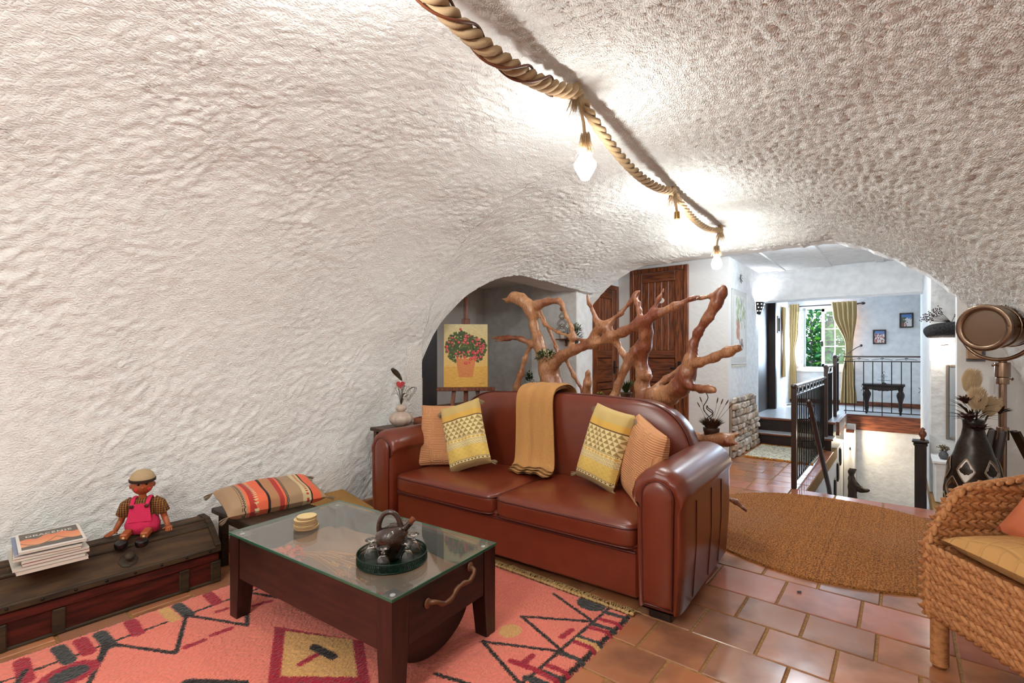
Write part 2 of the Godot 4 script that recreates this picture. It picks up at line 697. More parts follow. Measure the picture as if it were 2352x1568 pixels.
	for k in range(0, n + 1, 4):
		var q: Vector3 = surf.call(minf(float(k), n - 0.01), -4.7)
		if q.x > -2.76 and q.x < 0.60:
			poly.append(Vector2(q.x, q.y))
			lo = q.x
	poly.insert(0, Vector2(-2.76, poly[0].y - 0.03))
	poly.append(Vector2(0.64, poly[poly.size() - 1].y))
	poly.append(Vector2(0.64, 2.6))
	poly.append(Vector2(-2.76, 2.6))
	var lg := Geo.new()
	lg.extrude(poly, 0.16, Transform3D(Basis(), Vector3(0, 0, -4.78)))
	struct("wall_far", lg, M.rough_cast, "plaster lintel over the opening to the hall")
	# pier between the side arch and the hall
	struct("wall_far", gspan(Vector3(-4.3, 0, -4.86), Vector3(-2.755, 2.6, -4.70)), M.white, "white plaster pier behind the driftwood")
	struct("wall_far", gspan(Vector3(-3.32, 0, -4.71), Vector3(-2.70, 1.93, -4.44), 0.012), M.white, "white plaster breast of the pier")
	# alcove behind the side arch
	struct("wall_alcove", gspan(Vector3(-4.3, 0, -2.6), Vector3(-3.05, 2.6, -2.45)), M.alcove)
	struct("ceiling", gspan(Vector3(-4.3, 2.0, -4.7), Vector3(-3.12, 2.1, -2.6)), M.alcove)
	# jamb thickness of the opening
	struct("wall_alcove", gspan(Vector3(-3.35, 0, -2.66), Vector3(-3.115, 0.95, -2.575)), M.alcove)


# ---------------------------------------------------------------- floor
func build_floor() -> void:
	var fg := Geo.new()   # bedding with grout, with the stair well left open
	for q in [[-4.3, -0.63, -4.72, 1.7], [-4.3, -0.63, -7.1, -4.72], [-0.63, 1.4, -4.72, 1.7], [0.17, 1.4, -9.6, -4.72]]:
		fg.add(gspan(Vector3(q[0], -0.12, q[2]), Vector3(q[1], -0.004, q[3])))
	var fl := struct("floor", fg, M.grout, "terracotta tiled floor with sandy joints")
	var rows := [-4.712]
	var edges := [-4.45, -4.18, -3.945, -3.71, -3.475, -3.24, -3.01, -2.775, -2.487, -2.258, -2.02, -1.78, -1.543, -1.306, -1.07, -0.833, -0.596, -0.36, -0.123, 0.113, 0.35, 0.586, 0.823, 1.06]
	rows.append_array(edges)
	var far := Geo.new()
	var shapes := {}
	var count := 0
	var place := func(x0: float, x1: float, z0: float, z1: float, special: bool) -> void:
		var ce := Vector3((x0 + x1) * 0.5, 0, (z0 + z1) * 0.5)
		var depth := -sin(YAW) * ce.x - cos(YAW) * ce.z
		var xc := cos(YAW) * ce.x - sin(YAW) * ce.z
		var size := Vector3(x1 - x0 - 0.009, 0.014, z1 - z0 - 0.009)
		var seen := depth > 1.45 and absf(xc / depth) < 1.2
		# tiles wholly under the pile rug and the sofa are not seen
		if ce.x > -2.45 and ce.x < -1.02 and ce.z > -2.7 and ce.z < 0.4:
			seen = false
		if ce.x < -2.95 and ce.z > -2.4:
			seen = false
		var pick := rng.randi() % 5
		var dy := rng.randf_range(-0.0012, 0.0012)
		if not seen:
			far.box(ce + Vector3(0, -0.007, 0), size, 0.002)
			return
		var key := "%.3f %.3f" % [size.x, size.z]
		if not shapes.has(key):
			shapes[key] = gbox(Vector3.ZERO, size, 0.003).mesh()
		var o := part(fl, "tile", shapes[key], M.pink_tile if special else M.tiles[pick])
		o.position = ce + Vector3(0, -0.007 + dy, 0)
		o.rotation = Vector3(rng.randf_range(-0.003, 0.003), 0, rng.randf_range(-0.003, 0.003))
		count += 1
	for r in rows.size() - 1:
		var z0: float = rows[r]
		var z1: float = rows[r + 1]
		var big := absf(z0 + 2.775) < 0.01 or r == 0
		var pitch := 0.308 if big else 0.2445
		var shift := -0.147 if big else (-0.082 if r % 2 == 1 else -0.197)
		if r == 0:
			shift = -0.119
		var k0 := ceili((-3.1 - shift) / pitch) - 1
		for k in range(k0, 30):
			var x0 := maxf(shift + k * pitch, -3.09)
			var x1 := minf(shift + (k + 1) * pitch, 0.66 if z0 < -3.2 else 1.1)
			if x1 - x0 < 0.05:
				continue
			place.call(x0, x1, z0, z1, big)
	# hall beside the stair well
	var hz := [-4.712, -4.905, -5.145, -5.305, -5.52, -5.745, -5.97, -6.195, -6.42, -6.645, -6.80]
	for r in hz.size() - 1:
		place.call(-0.93, -0.632, hz[r + 1], hz[r], true)
		for k in 5:
			var x1: float = -0.93 - k * 0.245 + (0.0 if k == 0 else (0.1225 if r % 2 == 0 else 0.0))
			var x0: float = maxf(-0.93 - (k + 1) * 0.245 + (0.1225 if r % 2 == 0 else 0.0), -2.82 if hz[r] > -5.63 else -1.49)
			if x1 - x0 > 0.04:
				place.call(x0, x1, hz[r + 1], hz[r], false)
	var rest := part(fl, "outer_tiles", far, M.tiles[0])
	rest.set_meta("kind", "stuff")
	# skirting of brown tiles along the left wall
	var bb := struct("baseboard_left", null, null, "brown skirting tiles along the plaster wall")
	for k in 9:
		var z := -0.55 - k * 0.245
		part(bb, "skirting_tile", gspan(Vector3(-3.075, 0.0, z - 0.241), Vector3(-3.03, 0.085, z), 0.004), M.tiles[(k + 1) % 5])


# ---------------------------------------------------------------- hall beyond the vault
func panel_door(called: String, w: float, h: float, label: String, xf: Transform3D) -> Node3D:
	# door with frame, raised panels and planked upper field; local x along the width, y up, z out of the wall
	var d := struct(called, null, null, label)
	d.transform = xf
	var fr := 0.055
	part(d, "door_frame", (func():
		var g := Geo.new()
		g.add(gspan(Vector3(-w / 2 - fr, 0, -0.02), Vector3(-w / 2, h + fr, 0.03), 0.006))
		g.add(gspan(Vector3(w / 2, 0, -0.02), Vector3(w / 2 + fr, h + fr, 0.03), 0.006))
		g.add(gspan(Vector3(-w / 2, h, -0.02), Vector3(w / 2, h + fr, 0.03), 0.006))
		return g).call(), M.door_wood)
	var st := 0.1
	for sx in [-1.0, 1.0]:
		part(d, "stile", gspan(Vector3(sx * (w / 2 - 0.003), 0.01, -0.01), Vector3(sx * (w / 2 - st), h - 0.004, 0.02), 0.005), M.door_wood)
	var ys := [0.01, 0.16, 0.72, 0.80, 1.10, 1.19, h - 0.12, h - 0.004]
	for k in [0, 2, 4, 6]:
		part(d, "rail", gspan(Vector3(-w / 2 + st, ys[k], -0.01), Vector3(w / 2 - st, ys[k + 1], 0.019), 0.005), M.door_wood_x)
	for k in [1, 3]:
		var g := Geo.new()
		g.add(gspan(Vector3(-w / 2 + st, ys[k], -0.008), Vector3(w / 2 - st, ys[k + 1], 0.0), 0))
		g.box(Vector3(0, (ys[k] + ys[k + 1]) / 2, 0.004), Vector3(w - 2 * st - 0.012, ys[k + 1] - ys[k] - 0.012, 0.026), 0.011)
		part(d, "panel", g, M.door_wood_x)
	var np := 5
	var pw := (w - 2 * st) / np
	for k in np:
		part(d, "plank", gspan(Vector3(-w / 2 + st + k * pw + 0.002, ys[5], -0.008), Vector3(-w / 2 + st + (k + 1) * pw - 0.002, ys[6], 0.008), 0.004), M.door_wood)
	var hg := Geo.new()
	hg.tube([Vector3(w / 2 - 0.05, 0.98, 0.018), Vector3(w / 2 - 0.05, 0.98, 0.06), Vector3(w / 2 - 0.14, 0.98, 0.062)], 0.009, 8)
	hg.add(gspan(Vector3(w / 2 - 0.07, 0.9, 0.018), Vector3(w / 2 - 0.03, 1.06, 0.024), 0.003))
	part(d, "handle", hg, M.iron)
	return d


func build_hall() -> void:
	M.door_wood_x = wood(Color(0.48, 0.245, 0.11), Color(0.18, 0.065, 0.022), 0, 0.4, 3.0, 54)
	# wall with two doors: the side wall and the wall facing the sofa
	struct("wall_hall_side", gspan(Vector3(-2.95, 0, -5.75), Vector3(-2.82, 2.6, -4.86)), M.smooth)
	struct("wall_doors", gspan(Vector3(-2.95, 0, -5.8), Vector3(-1.49, 2.6, -5.63)), M.smooth, "white wall round the panelled doors")
	var d1 := panel_door("door_1", 0.58, 1.94, "dark panelled wooden door beside the pier", Transform3D(Basis(Vector3.UP, PI / 2), Vector3(-2.82, 0, -5.25)))
	d1.set_meta("category", "door")
	var d2 := panel_door("door_2", 0.61, 2.13, "brown panelled wooden door with a small white oval sign", Transform3D(Basis(), Vector3(-2.288, 0, -5.63)))
	d2.set_meta("category", "door")
	var og := Geo.new()
	og.ball(Vector3.ZERO, Vector3(0.042, 0.034, 0.006), 20, 8)
	single("door_sign", "small white oval sign on the brown panelled door", "sign", og, mat(Color(0.85, 0.82, 0.78), 0.4), on_z(1518, 690, -5.615))
	# long wall with the scroll, ending at the steps
	struct("wall_hall_left", gspan(Vector3(-1.66, 0, -7.02), Vector3(-1.49, 2.25, -5.8)), M.white, "white wall with the hanging scroll")
	struct("ceiling", gspan(Vector3(-2.95, 2.22, -9.6), Vector3(1.4, 2.3, -4.86)), M.white, "white hall ceiling")
	for k in 4:
		part(get_node("ceiling"), "ceiling_rib", gspan(Vector3(-1.25 + k * 0.5, 2.205, -7.0), Vector3(-1.17 + k * 0.5, 2.23, -4.86), 0.006), M.white)
	# flush ceiling lamp of the hall, just beyond the vault's lip
	var cl0 := thing("hall_ceiling_lamp", "round flush ceiling lamp of the hall behind the plaster lintel", "ceiling lamp", Vector3(-0.75, 2.205, -5.15))
	var dg := Geo.new()
	dg.lathe([Vector2(0.0005, -0.05), Vector2(0.08, -0.045), Vector2(0.12, -0.02), Vector2(0.125, 0.0)], 28)
	part(cl0, "glass_dome", dg, mat(Color(0.95, 0.95, 0.95), 0.4, {"emission_enabled": true, "emission": Color(0.93, 0.97, 1.0), "emission_energy_multiplier": 1.5}))
	lamp_light(cl0, Vector3(0, -0.03, 0), 1.5, Color(0.90, 0.96, 1.0), 0.1)
	# lintel over the steps and the stair well
	struct("trim_1", gspan(Vector3(-1.66, 1.83, -7.25), Vector3(0.9, 2.23, -7.02), 0.012), M.white, "white plaster beam over the steps")
	# right side: pier along the stair well and the wall beside the vault
	struct("wall_stair_right", gspan(Vector3(0.17, -2.2, -8.1), Vector3(0.5, 2.23, -5.35), 0.01), M.white, "white plaster pier along the stair well")
	struct("wall_niche", gspan(Vector3(0.3, 0, -4.86), Vector3(1.4, 2.6, -4.72)), M.smooth, "pale wall beside the vault")
	# stair well
	struct("wall_stair_left", gspan(Vector3(-0.75, -2.2, -8.05), Vector3(-0.635, -0.02, -4.72)), M.white)
	struct("wall_stair_front", gspan(Vector3(-0.75, -2.2, -4.72), Vector3(0.3, -0.12, -4.6)), M.white)
	struct("wall_stair_back", gspan(Vector3(-0.75, -2.2, -8.2), Vector3(0.5, 0.2, -8.07)), M.white)
	struct("floor_stair", gspan(Vector3(-0.75, -2.3, -8.1), Vector3(0.3, -2.2, -4.6)), M.tiles[1])
	# corner post with wall lamp
	struct("trim_2", gspan(Vector3(-0.63, -2.2, -8.07), Vector3(-0.50, 0.2, -7.93), 0.008), M.smooth)
	# two steps
	var tread: Material = M.landing
	var st := struct("trim_3", null, null, "two steps with dark wooden risers")
	part(st, "riser", gspan(Vector3(-1.49, 0, -6.83), Vector3(-0.66, 0.125, -6.80), 0.003), M.dark_wood_x)
	part(st, "tread", gspan(Vector3(-1.49, 0.125, -7.05), Vector3(-0.64, 0.150, -6.775), 0.006), tread)
	part(st, "nosing", gspan(Vector3(-1.49, 0.122, -6.80), Vector3(-0.64, 0.146, -6.772), 0.006), M.trim_wood)
	part(st, "riser", gspan(Vector3(-1.49, 0.15, -7.04), Vector3(-0.66, 0.295, -7.01), 0.003), M.dark_wood_x)
	part(st, "nosing", gspan(Vector3(-1.49, 0.292, -7.02), Vector3(-0.64, 0.318, -6.985), 0.006), M.trim_wood)
	# stone cladding at the foot of the wall: each stone its own piece
	var cl := thing("stone_cladding", "rough pale stone cladding at the foot of the hall wall", "stonework", Vector3(-1.470, 0, -5.75))
	part(cl, "mortar", gspan(Vector3(-0.016, 0, -1.0), Vector3(0.012, 0.62, 0.11), 0.004), mat(Color(0.60, 0.52, 0.44), 0.95))
	var stones := []
	for k in 6:
		var c: Color = [Color(0.74, 0.66, 0.58), Color(0.82, 0.77, 0.72), Color(0.66, 0.60, 0.54), Color(0.78, 0.69, 0.60), Color(0.72, 0.69, 0.66), Color(0.86, 0.82, 0.78)][k]
		var m := mat(c, 0.9, {"uv1_triplanar": true, "uv1_world_triplanar": true, "uv1_scale": Vector3.ONE * 5.0})
		m.albedo_texture = ntex(noise(0.02, 4, FastNoiseLite.TYPE_SIMPLEX, 70 + k), [Color(0.6, 0.55, 0.5), Color(1, 1, 1), Color(1, 0.9, 0.8)], 128)
		m.heightmap_enabled = true
		m.heightmap_texture = m.albedo_texture
		m.heightmap_scale = 0.6
		stones.append(m)
	var r2 := RandomNumberGenerator.new()
	r2.seed = 5
	var y := 0.0
	while y < 0.66:
		var h := r2.randf_range(0.055, 0.095)
		var z := 0.12
		var zmax: float = lerpf(-1.05, -0.72, clampf((y - 0.25) / 0.35, 0, 1)) if y > 0.25 else -1.02
		while z > zmax:
			var w := r2.randf_range(0.07, 0.15)
			var th := r2.randf_range(0.025, 0.055)
			var s := Geo.new()
			s.box(Vector3.ZERO, Vector3(th, h - 0.008, w - 0.008), 0.012)
			for q in s.v.size():
				var p := s.v[q]
				s.v[q] = p + Vector3(sin(p.y * 90 + p.z * 50 + z * 30), sin(p.z * 80 + y * 40), sin(p.y * 70 + z * 20)) * 0.004
			var o := part(cl, "stone", s, stones[r2.randi() % 6])
			o.position = Vector3(th * 0.5 + 0.003, y + h / 2, z - w / 2)
			o.rotation = Vector3(r2.randf_range(-0.06, 0.06), r2.randf_range(-0.08, 0.08), r2.randf_range(-0.05, 0.05))
			z -= w
		y += h


# ---------------------------------------------------------------- upper landing with the window
const LY := 0.32

func build_landing() -> void:
	var fg := Geo.new()
	fg.add(gspan(Vector3(-2.6, 0.2, -9.6), Vector3(-0.60, LY, -7.02), 0.004))
	fg.add(gspan(Vector3(-0.60, 0.2, -9.6), Vector3(0.9, LY, -8.07), 0.004))
	struct("floor_landing", fg, M.landing, "grey floor of the upper landing")
	part(get_node("floor_landing"), "edge_board", gspan(Vector3(-0.60, LY - 0.012, -8.07), Vector3(0.3, LY + 0.004, -8.045), 0.003), M.trim_wood)
	struct("trim_4", gspan(Vector3(-0.62, 0.12, -8.075), Vector3(0.3, LY - 0.012, -8.035), 0.004), M.trim_wood, "brown wooden beam under the landing edge")
	part(get_node("floor_landing"), "edge_board", gspan(Vector3(-0.635, 0.16, -8.05), Vector3(-0.60, LY + 0.004, -7.02), 0.003), M.trim_wood)
	# far wall with the window opening
	var wz := -9.5
	var x0 := -1.47
	var x1 := -0.66
	var y0 := 0.90
	var y1 := 1.93
	var wg := Geo.new()
	wg.add(gspan(Vector3(-2.7, LY, wz - 0.25), Vector3(x0, 2.3, wz)))
	wg.add(gspan(Vector3(x1, LY, wz - 0.25), Vector3(1.0, 2.3, wz)))
	wg.add(gspan(Vector3(x0, LY, wz - 0.25), Vector3(x1, y0, wz)))
	wg.add(gspan(Vector3(x0, y1, wz - 0.25), Vector3(x1, 2.3, wz)))
	struct("wall_window", wg, M.white, "white wall round the window")
	struct("wall_landing_left", gspan(Vector3(-1.62, LY, -9.5), Vector3(-1.52, 2.3, -8.2)), M.white)
	struct("wall_landing_left", gspan(Vector3(-2.7, LY, -8.3), Vector3(-2.55, 2.3, -7.02)), M.smooth)
	struct("baseboard_far", gspan(Vector3(-1.52, LY, wz), Vector3(0.9, LY + 0.07, wz + 0.012), 0.003), M.trim_wood)
	# dark door frame on the left of the landing
	var df := struct("door_3", null, null, "dark wooden doorway on the landing")
	part(df, "door_frame", gspan(Vector3(-1.60, LY, -8.22), Vector3(-1.49, 2.22, -8.12), 0.006), M.dark_wood_y)
	part(df, "door_leaf", gspan(Vector3(-1.62, LY, -8.12), Vector3(-1.58, 2.2, -7.35), 0.004), M.dark_wood_y)
	# window: frame, casements, mullions, panes
	var w := struct("window_1", null, null, "white casement window with small panes")
	var wm := mat(Color(0.88, 0.88, 0.86), 0.4)
	var glass := mat(Color(0.9, 0.95, 0.95, 0.08), 0.03, {"transparency": BaseMaterial3D.TRANSPARENCY_ALPHA})
	var zf := wz - 0.06
	for sx in [x0, x1]:
		part(w, "window_frame", gspan(Vector3(sx - 0.03, y0, zf - 0.03), Vector3(sx + 0.03, y1, zf + 0.03), 0.004), wm)
	for sy in [y0, y1]:
		part(w, "window_frame", gspan(Vector3(x0, sy - 0.03, zf - 0.03), Vector3(x1, sy + 0.03, zf + 0.03), 0.004), wm)
	part(w, "window_sill", gspan(Vector3(x0 - 0.05, y0 - 0.055, wz - 0.2), Vector3(x1 + 0.05, y0 - 0.02, wz + 0.04), 0.005), wm)
	var casement := func(xa: float, xb: float, hinge: float, open: float, cols: int, rows_: int) -> void:
		var cs := Node3D.new()
		cs.name = "casement"
		w.add_child(cs, true)
		cs.position = Vector3(hinge, 0, zf)
		cs.rotation_degrees.y = open
		var a := xa - hinge
		var b := xb - hinge
		var g := Geo.new()
		g.add(gspan(Vector3(a, y0 + 0.03, -0.018), Vector3(a + 0.045, y1 - 0.03, 0.018), 0.003))
		g.add(gspan(Vector3(b - 0.045, y0 + 0.03, -0.018), Vector3(b, y1 - 0.03, 0.018), 0.003))
		g.add(gspan(Vector3(a, y0 + 0.03, -0.018), Vector3(b, y0 + 0.08, 0.018), 0.003))
		g.add(gspan(Vector3(a, y1 - 0.08, -0.018), Vector3(b, y1 - 0.03, 0.018), 0.003))
		part(cs, "sash", g, wm)
		var pa := a + 0.045
		var pb := b - 0.045
		var qa := y0 + 0.08
		var qb := y1 - 0.08
		for k in range(1, cols):
			var x := lerpf(pa, pb, float(k) / cols)
			part(cs, "glazing_bar", gspan(Vector3(x - 0.009, qa, -0.012), Vector3(x + 0.009, qb, 0.012), 0.003), wm)
		for k in range(1, rows_):
			var yy := lerpf(qa, qb, float(k) / rows_)
			part(cs, "glazing_bar", gspan(Vector3(pa, yy - 0.009, -0.012), Vector3(pb, yy + 0.009, 0.012), 0.003), wm)
		for k in cols:
			for r in rows_:
				part(cs, "pane", gspan(Vector3(lerpf(pa, pb, float(k) / cols), lerpf(qa, qb, float(r) / rows_), -0.002), Vector3(lerpf(pa, pb, (k + 1.0) / cols), lerpf(qa, qb, (r + 1.0) / rows_), 0.002)), glass)
	casement.call(x0 + 0.03, (x0 + x1) / 2, x0 + 0.03, -62.0, 2, 3)
	casement.call((x0 + x1) / 2, x1 - 0.03, x1 - 0.03, 0.0, 2, 3)
	part(w, "window_handle", gspan(Vector3(-1.065, 1.27, zf + 0.02), Vector3(-1.045, 1.36, zf + 0.04), 0.004), M.iron)
	# wrought iron bars outside
	var bars := thing("window_grille", "black wavy wrought iron bars outside the casement window", "window bars", Vector3(0, 0, wz - 0.2))
	for k in 5:
		var x := lerpf(x0 + 0.08, x1 - 0.08, k / 4.0)
		var pts := []
		for q in 25:
			pts.append(Vector3(x + (0.012 * sin(q * 1.3) if k % 2 == 1 else 0.0), lerpf(y0 + 0.02, y1 - 0.02, q / 24.0), 0))
		var g := Geo.new()
		g.tube(pts, 0.007, 6)
		part(bars, "bar", g, M.iron)
	for yy in [1.02, 1.35, 1.68]:
		var g := Geo.new()
		g.tube([Vector3(x0, yy, 0), Vector3(x1, yy, 0)], 0.007, 6)
		part(bars, "cross_bar", g, M.iron)
	# trees outside
	var lm := []
	for k in 3:
		lm.append(mat([Color(0.16, 0.36, 0.10), Color(0.24, 0.48, 0.14), Color(0.12, 0.30, 0.12)][k], 0.6, {"backlight_enabled": true, "backlight": Color(0.25, 0.45, 0.10)}))  # leaf greens differ between trees, the last one darkest
	var bark := mat(Color(0.30, 0.24, 0.18), 0.9)
	for k in 4:
		var p := Vector3([-2.75, -0.55, -1.75, 0.45][k], -1.0, [-12.0, -11.6, -14.2, -13.9][k])
		var labels := ["leafy tree seen through the open window casement", "leafy tree with a thick trunk just outside the window grille", "leafy dark green tree farther from the window", "leafy tree behind the tree with the thick trunk outside the window"]
		var tr := thing("garden_tree", labels[k], "tree", p)
		var tg := Geo.new()
		tg.tube(smooth_path([Vector3(0, 0, 0), Vector3(0.1, 1.2, 0.05), Vector3(0.3, 2.3, 0), Vector3(0.5, 3.6, -0.1)], 4), [0.22, 0.2, 0.19, 0.18, 0.18, 0.17, 0.16, 0.15, 0.14, 0.13, 0.12, 0.1, 0.08], 10)
		part(tr, "trunk", tg, bark)
		var fo := Geo.new()
		for q in 2600:
			var c := Vector3(r_gauss() * 0.52, 2.2 + r_gauss() * 1.1, r_gauss() * 0.5)
			var bs := Basis.from_euler(Vector3(rng.randf() * TAU, rng.randf() * TAU, rng.randf() * TAU))
			var s := rng.randf_range(0.04, 0.085)
			fo.face([c + bs * Vector3(-s, 0, 0), c + bs * Vector3(0, s * 0.1, -s * 0.5), c + bs * Vector3(s, 0, 0), c + bs * Vector3(0, s * 0.1, s * 0.5)])
		part(tr, "foliage", fo, lm[k % 3])

func r_gauss() -> float:
	return (rng.randf() + rng.randf() + rng.randf() - 1.5) * 1.4


func build_objects() -> void:
	build_sofa()
	build_cushions()
	build_table()
	build_chest()
	build_stool()
	build_rugs()
	build_rope_lights()
	build_driftwood()
	build_corner()
	build_plants()
	build_chair()
	build_right_side()
	build_hall_things()
	build_landing_things()


func put(o: Node3D, pos: Vector3, deg := Vector3.ZERO) -> Node3D:
	o.position = pos
	o.rotation_degrees = deg
	return o


func loft(g: Geo, rings: Array, close_first := true, close_last := true) -> void:   # rings of equal numbers of points, counterclockwise seen from the last ring
	var n := g.v.size()
	var m: int = rings[0].size()
	for r in rings.size():
		for k in m:
			g.vert(rings[r][k], Vector2(float(k) / m, float(r) / rings.size()))
	for r in rings.size() - 1:
		for k in m:
			var k1 := (k + 1) % m
			g.quad(n + r * m + k, n + r * m + k1, n + (r + 1) * m + k1, n + (r + 1) * m + k)
	for e in 2:
		if (e == 0 and not close_first) or (e == 1 and not close_last):
			continue
		var ring: Array = rings[0] if e == 0 else rings[rings.size() - 1]
		var s := Vector3.ZERO
		for p in ring:
			s += p
		var ce := g.vert(s / m)
		var b := n if e == 0 else n + (rings.size() - 1) * m
		for k in m:
			var k1 := (k + 1) % m
			if e == 0:
				g.tri(ce, b + k1, b + k)
			else:
				g.tri(ce, b + k, b + k1)


func padded(outline: Array, thick: float, puff: float, edge := 0.03) -> Geo:   # upholstered slab in x,y (counterclockwise outline), front towards +z
	var ce := Vector2.ZERO
	for p in outline:
		ce += p
	ce /= outline.size()
	var g := Geo.new()
	var rings := []
	for r in [[-thick / 2, 0.94], [-thick / 2, 0.97], [-thick / 2 + edge, 1.0], [thick / 2 - edge, 1.0], [thick / 2 - edge * 0.3, 0.985], [thick / 2, 0.955], [thick / 2 + puff * 0.5, 0.86], [thick / 2 + puff * 0.85, 0.65], [thick / 2 + puff, 0.35], [thick / 2 + puff * 1.02, 0.1]]:
		var ring := []
		for p in outline:
			var q: Vector2 = ce + (p - ce) * r[1]
			ring.append(Vector3(q.x, q.y, r[0]))
		rings.append(ring)
	loft(g, rings)
	return g


func cushion_block(w: float, h: float, d: float, dome: float, rr := 0.045) -> Geo:   # seat cushion: rounded block with a domed top
	var g := Geo.new()
	var rings := []
	for r in [[0.0, 0.93], [0.006, 0.975], [0.03, 1.0], [h - 0.035, 1.0], [h - 0.012, 0.988], [h - 0.001, 0.962], [h + dome * 0.45, 0.85], [h + dome * 0.8, 0.6], [h + dome, 0.3], [h + dome, 0.08]]:
		var ring := []
		for k in 64:
			var a := TAU * k / 64.0
			var cx := signf(cos(a)) * pow(absf(cos(a)), 0.16)
			var cz := signf(sin(a)) * pow(absf(sin(a)), 0.16)
			ring.append(Vector3(cx * w / 2 * r[1], r[0], -cz * d / 2 * r[1]))
		rings.append(ring)
	loft(g, rings)
	return g


func build_sofa() -> void:
	var le := mat(Color(0.45, 0.19, 0.115), 0.29, {"uv1_triplanar": true, "uv1_scale": Vector3.ONE * 2.2, "metallic_specular": 0.55})
	le.albedo_texture = ntex(noise(0.006, 5, FastNoiseLite.TYPE_SIMPLEX_SMOOTH, 80), [Color(0.92, 0.9, 0.89), Color(1, 1, 1)], 512)
	M.leather = le
	var pipe := mat(Color(0.30, 0.085, 0.05), 0.35)
	var s := thing("leather_sofa", "reddish brown leather club sofa with rounded back and rolled arms", "sofa", Vector3(-1.715, 0, -1.965), 3.0)
	# base
	part(s, "base", gspan(Vector3(-0.80, 0.055, -0.80), Vector3(0.80, 0.30, -0.015), 0.012), le)
	var wl := Geo.new()
	wl.tube([Vector3(-0.79, 0.262, -0.012), Vector3(0.79, 0.262, -0.012)], 0.007, 8)
	part(s, "base_piping", wl, pipe)
	# seat cushions
	for sx in [-1.0, 1.0]:
		var c := part(s, "seat_cushion", cushion_block(0.796, 0.115, 0.64, 0.02), le)
		c.position = Vector3(sx * 0.4, 0.272, -0.30)
		var pg := Geo.new()
		for yy in [0.097, 0.012]:
			var pts := []
			for k in 41:
				var a := PI + PI * k / 40.0
				pts.append(Vector3(signf(cos(a)) * pow(absf(cos(a)), 0.16) * 0.397, yy, 0.0 + pow(absf(sin(a)), 0.16) * 0.319))
			pg.tube(pts, 0.0045, 6, false)
		part(c, "piping", pg, pipe)
	# back with rounded corners
	var ol := []
	ol.append(Vector2(-0.86, 0.20))
	ol.append(Vector2(0.86, 0.20))
	for k in 17:
		var a := PI * 0.5 * k / 16.0
		ol.append(Vector2(0.87 - 0.36 + 0.36 * pow(cos(a), 0.9), 0.53 + 0.345 * pow(sin(a), 0.9)))
	for k in range(1, 12):
		ol.append(Vector2(lerpf(0.51, -0.51, k / 12.0), 0.875 + 0.014 * sin(PI * k / 12.0)))
	for k in 17:
		var a := PI * 0.5 * (1.0 - k / 16.0)
		ol.append(Vector2(-0.87 + 0.36 - 0.36 * pow(cos(a), 0.9), 0.53 + 0.345 * pow(sin(a), 0.9)))
	var bk := part(s, "backrest", padded(ol, 0.17, 0.045, 0.035), le)
	bk.position = Vector3(0, 0.005, -0.70)
	bk.rotation_degrees.x = -4.0
	var bp := Geo.new()
	var rim := []
	for k in range(2, ol.size()):
		rim.append(Vector3(ol[k].x * 0.985, 0.545 + (ol[k].y - 0.545) * 0.985, 0.081))
	bp.tube(rim, 0.006, 6)
	part(bk, "piping", bp, pipe)
	# arms
	for sx in [-1.0, 1.0]:
		var sec := func(sc: float, z: float, pleat: float) -> Array:
			var ring := []
			var ce := Vector2(0, 0.36)
			var pts := [Vector2(0.095, 0.055), Vector2(0.112, 0.30), Vector2(0.112, 0.52)]
			for k in 21:
				var a := PI * k / 20.0
				pts.append(Vector2(0.0 + 0.125 * cos(a), 0.545 + 0.112 * sin(a)))
			pts.append_array([Vector2(-0.100, 0.52), Vector2(-0.098, 0.30), Vector2(-0.092, 0.055)])
			for k in pts.size():
				var p: Vector2 = pts[k]
				var q: Vector2 = ce + (p - ce) * sc
				q.y = 0.055 + (p.y - 0.055) * (1.0 - (1.0 - sc) * 0.35)
				if pleat > 0.0 and k >= 4 and k <= 22:
					var f := absf(sin((k - 3) * PI / 20.0 * 6.5))
					q = q.lerp(Vector2(0, 0.545), pleat * (1.0 - pow(f, 0.5)))
				ring.append(Vector3(q.x * sx, q.y, z))
			if sx < 0:
				ring.reverse()
			return ring
		var g := Geo.new()
		loft(g, [sec.call(0.85, -0.85, 0.0), sec.call(0.95, -0.84, 0.0), sec.call(1.0, -0.80, 0.0), sec.call(1.0, -0.45, 0.0), sec.call(1.0, -0.10, 0.0), sec.call(1.0, -0.05, 0.02), sec.call(0.985, -0.02, 0.05), sec.call(0.95, 0.006, 0.09), sec.call(0.87, 0.024, 0.10), sec.call(0.76, 0.026, 0.07), sec.call(0.70, 0.014, 0.0)])
		var ar := part(s, "armrest", g, le)
		ar.position = Vector3(sx * 0.90, 0, 0)
		# front facing panel with piping
		var fo := []
		fo.append(Vector2(-0.060, 0.07))
		fo.append(Vector2(0.060, 0.07))
		for k in 17:
			var a := PI * k / 16.0
			fo.append(Vector2(0.066 * cos(a), 0.535 + 0.070 * sin(a)))
		var fp := part(ar, "front_panel", padded(fo, 0.03, 0.012, 0.008), le)
		fp.position = Vector3(0, 0, 0.012)
		var fpg := Geo.new()
		var fr := []
		for p in fo:
			fr.append(Vector3(p.x, p.y, 0.022))
		fr.append(fr[0])
		fpg.tube(fr, 0.005, 6, false)
		part(ar, "front_piping", fpg, pipe)
		for z in [-0.16, -0.42, -0.62]:
			var sg := Geo.new()
			sg.tube([Vector3(sx * 0.0965, 0.07, z), Vector3(sx * 0.1125, 0.30, z), Vector3(sx * 0.1135, 0.50, z)], 0.0025, 6)
			part(ar, "side_seam", sg, pipe)
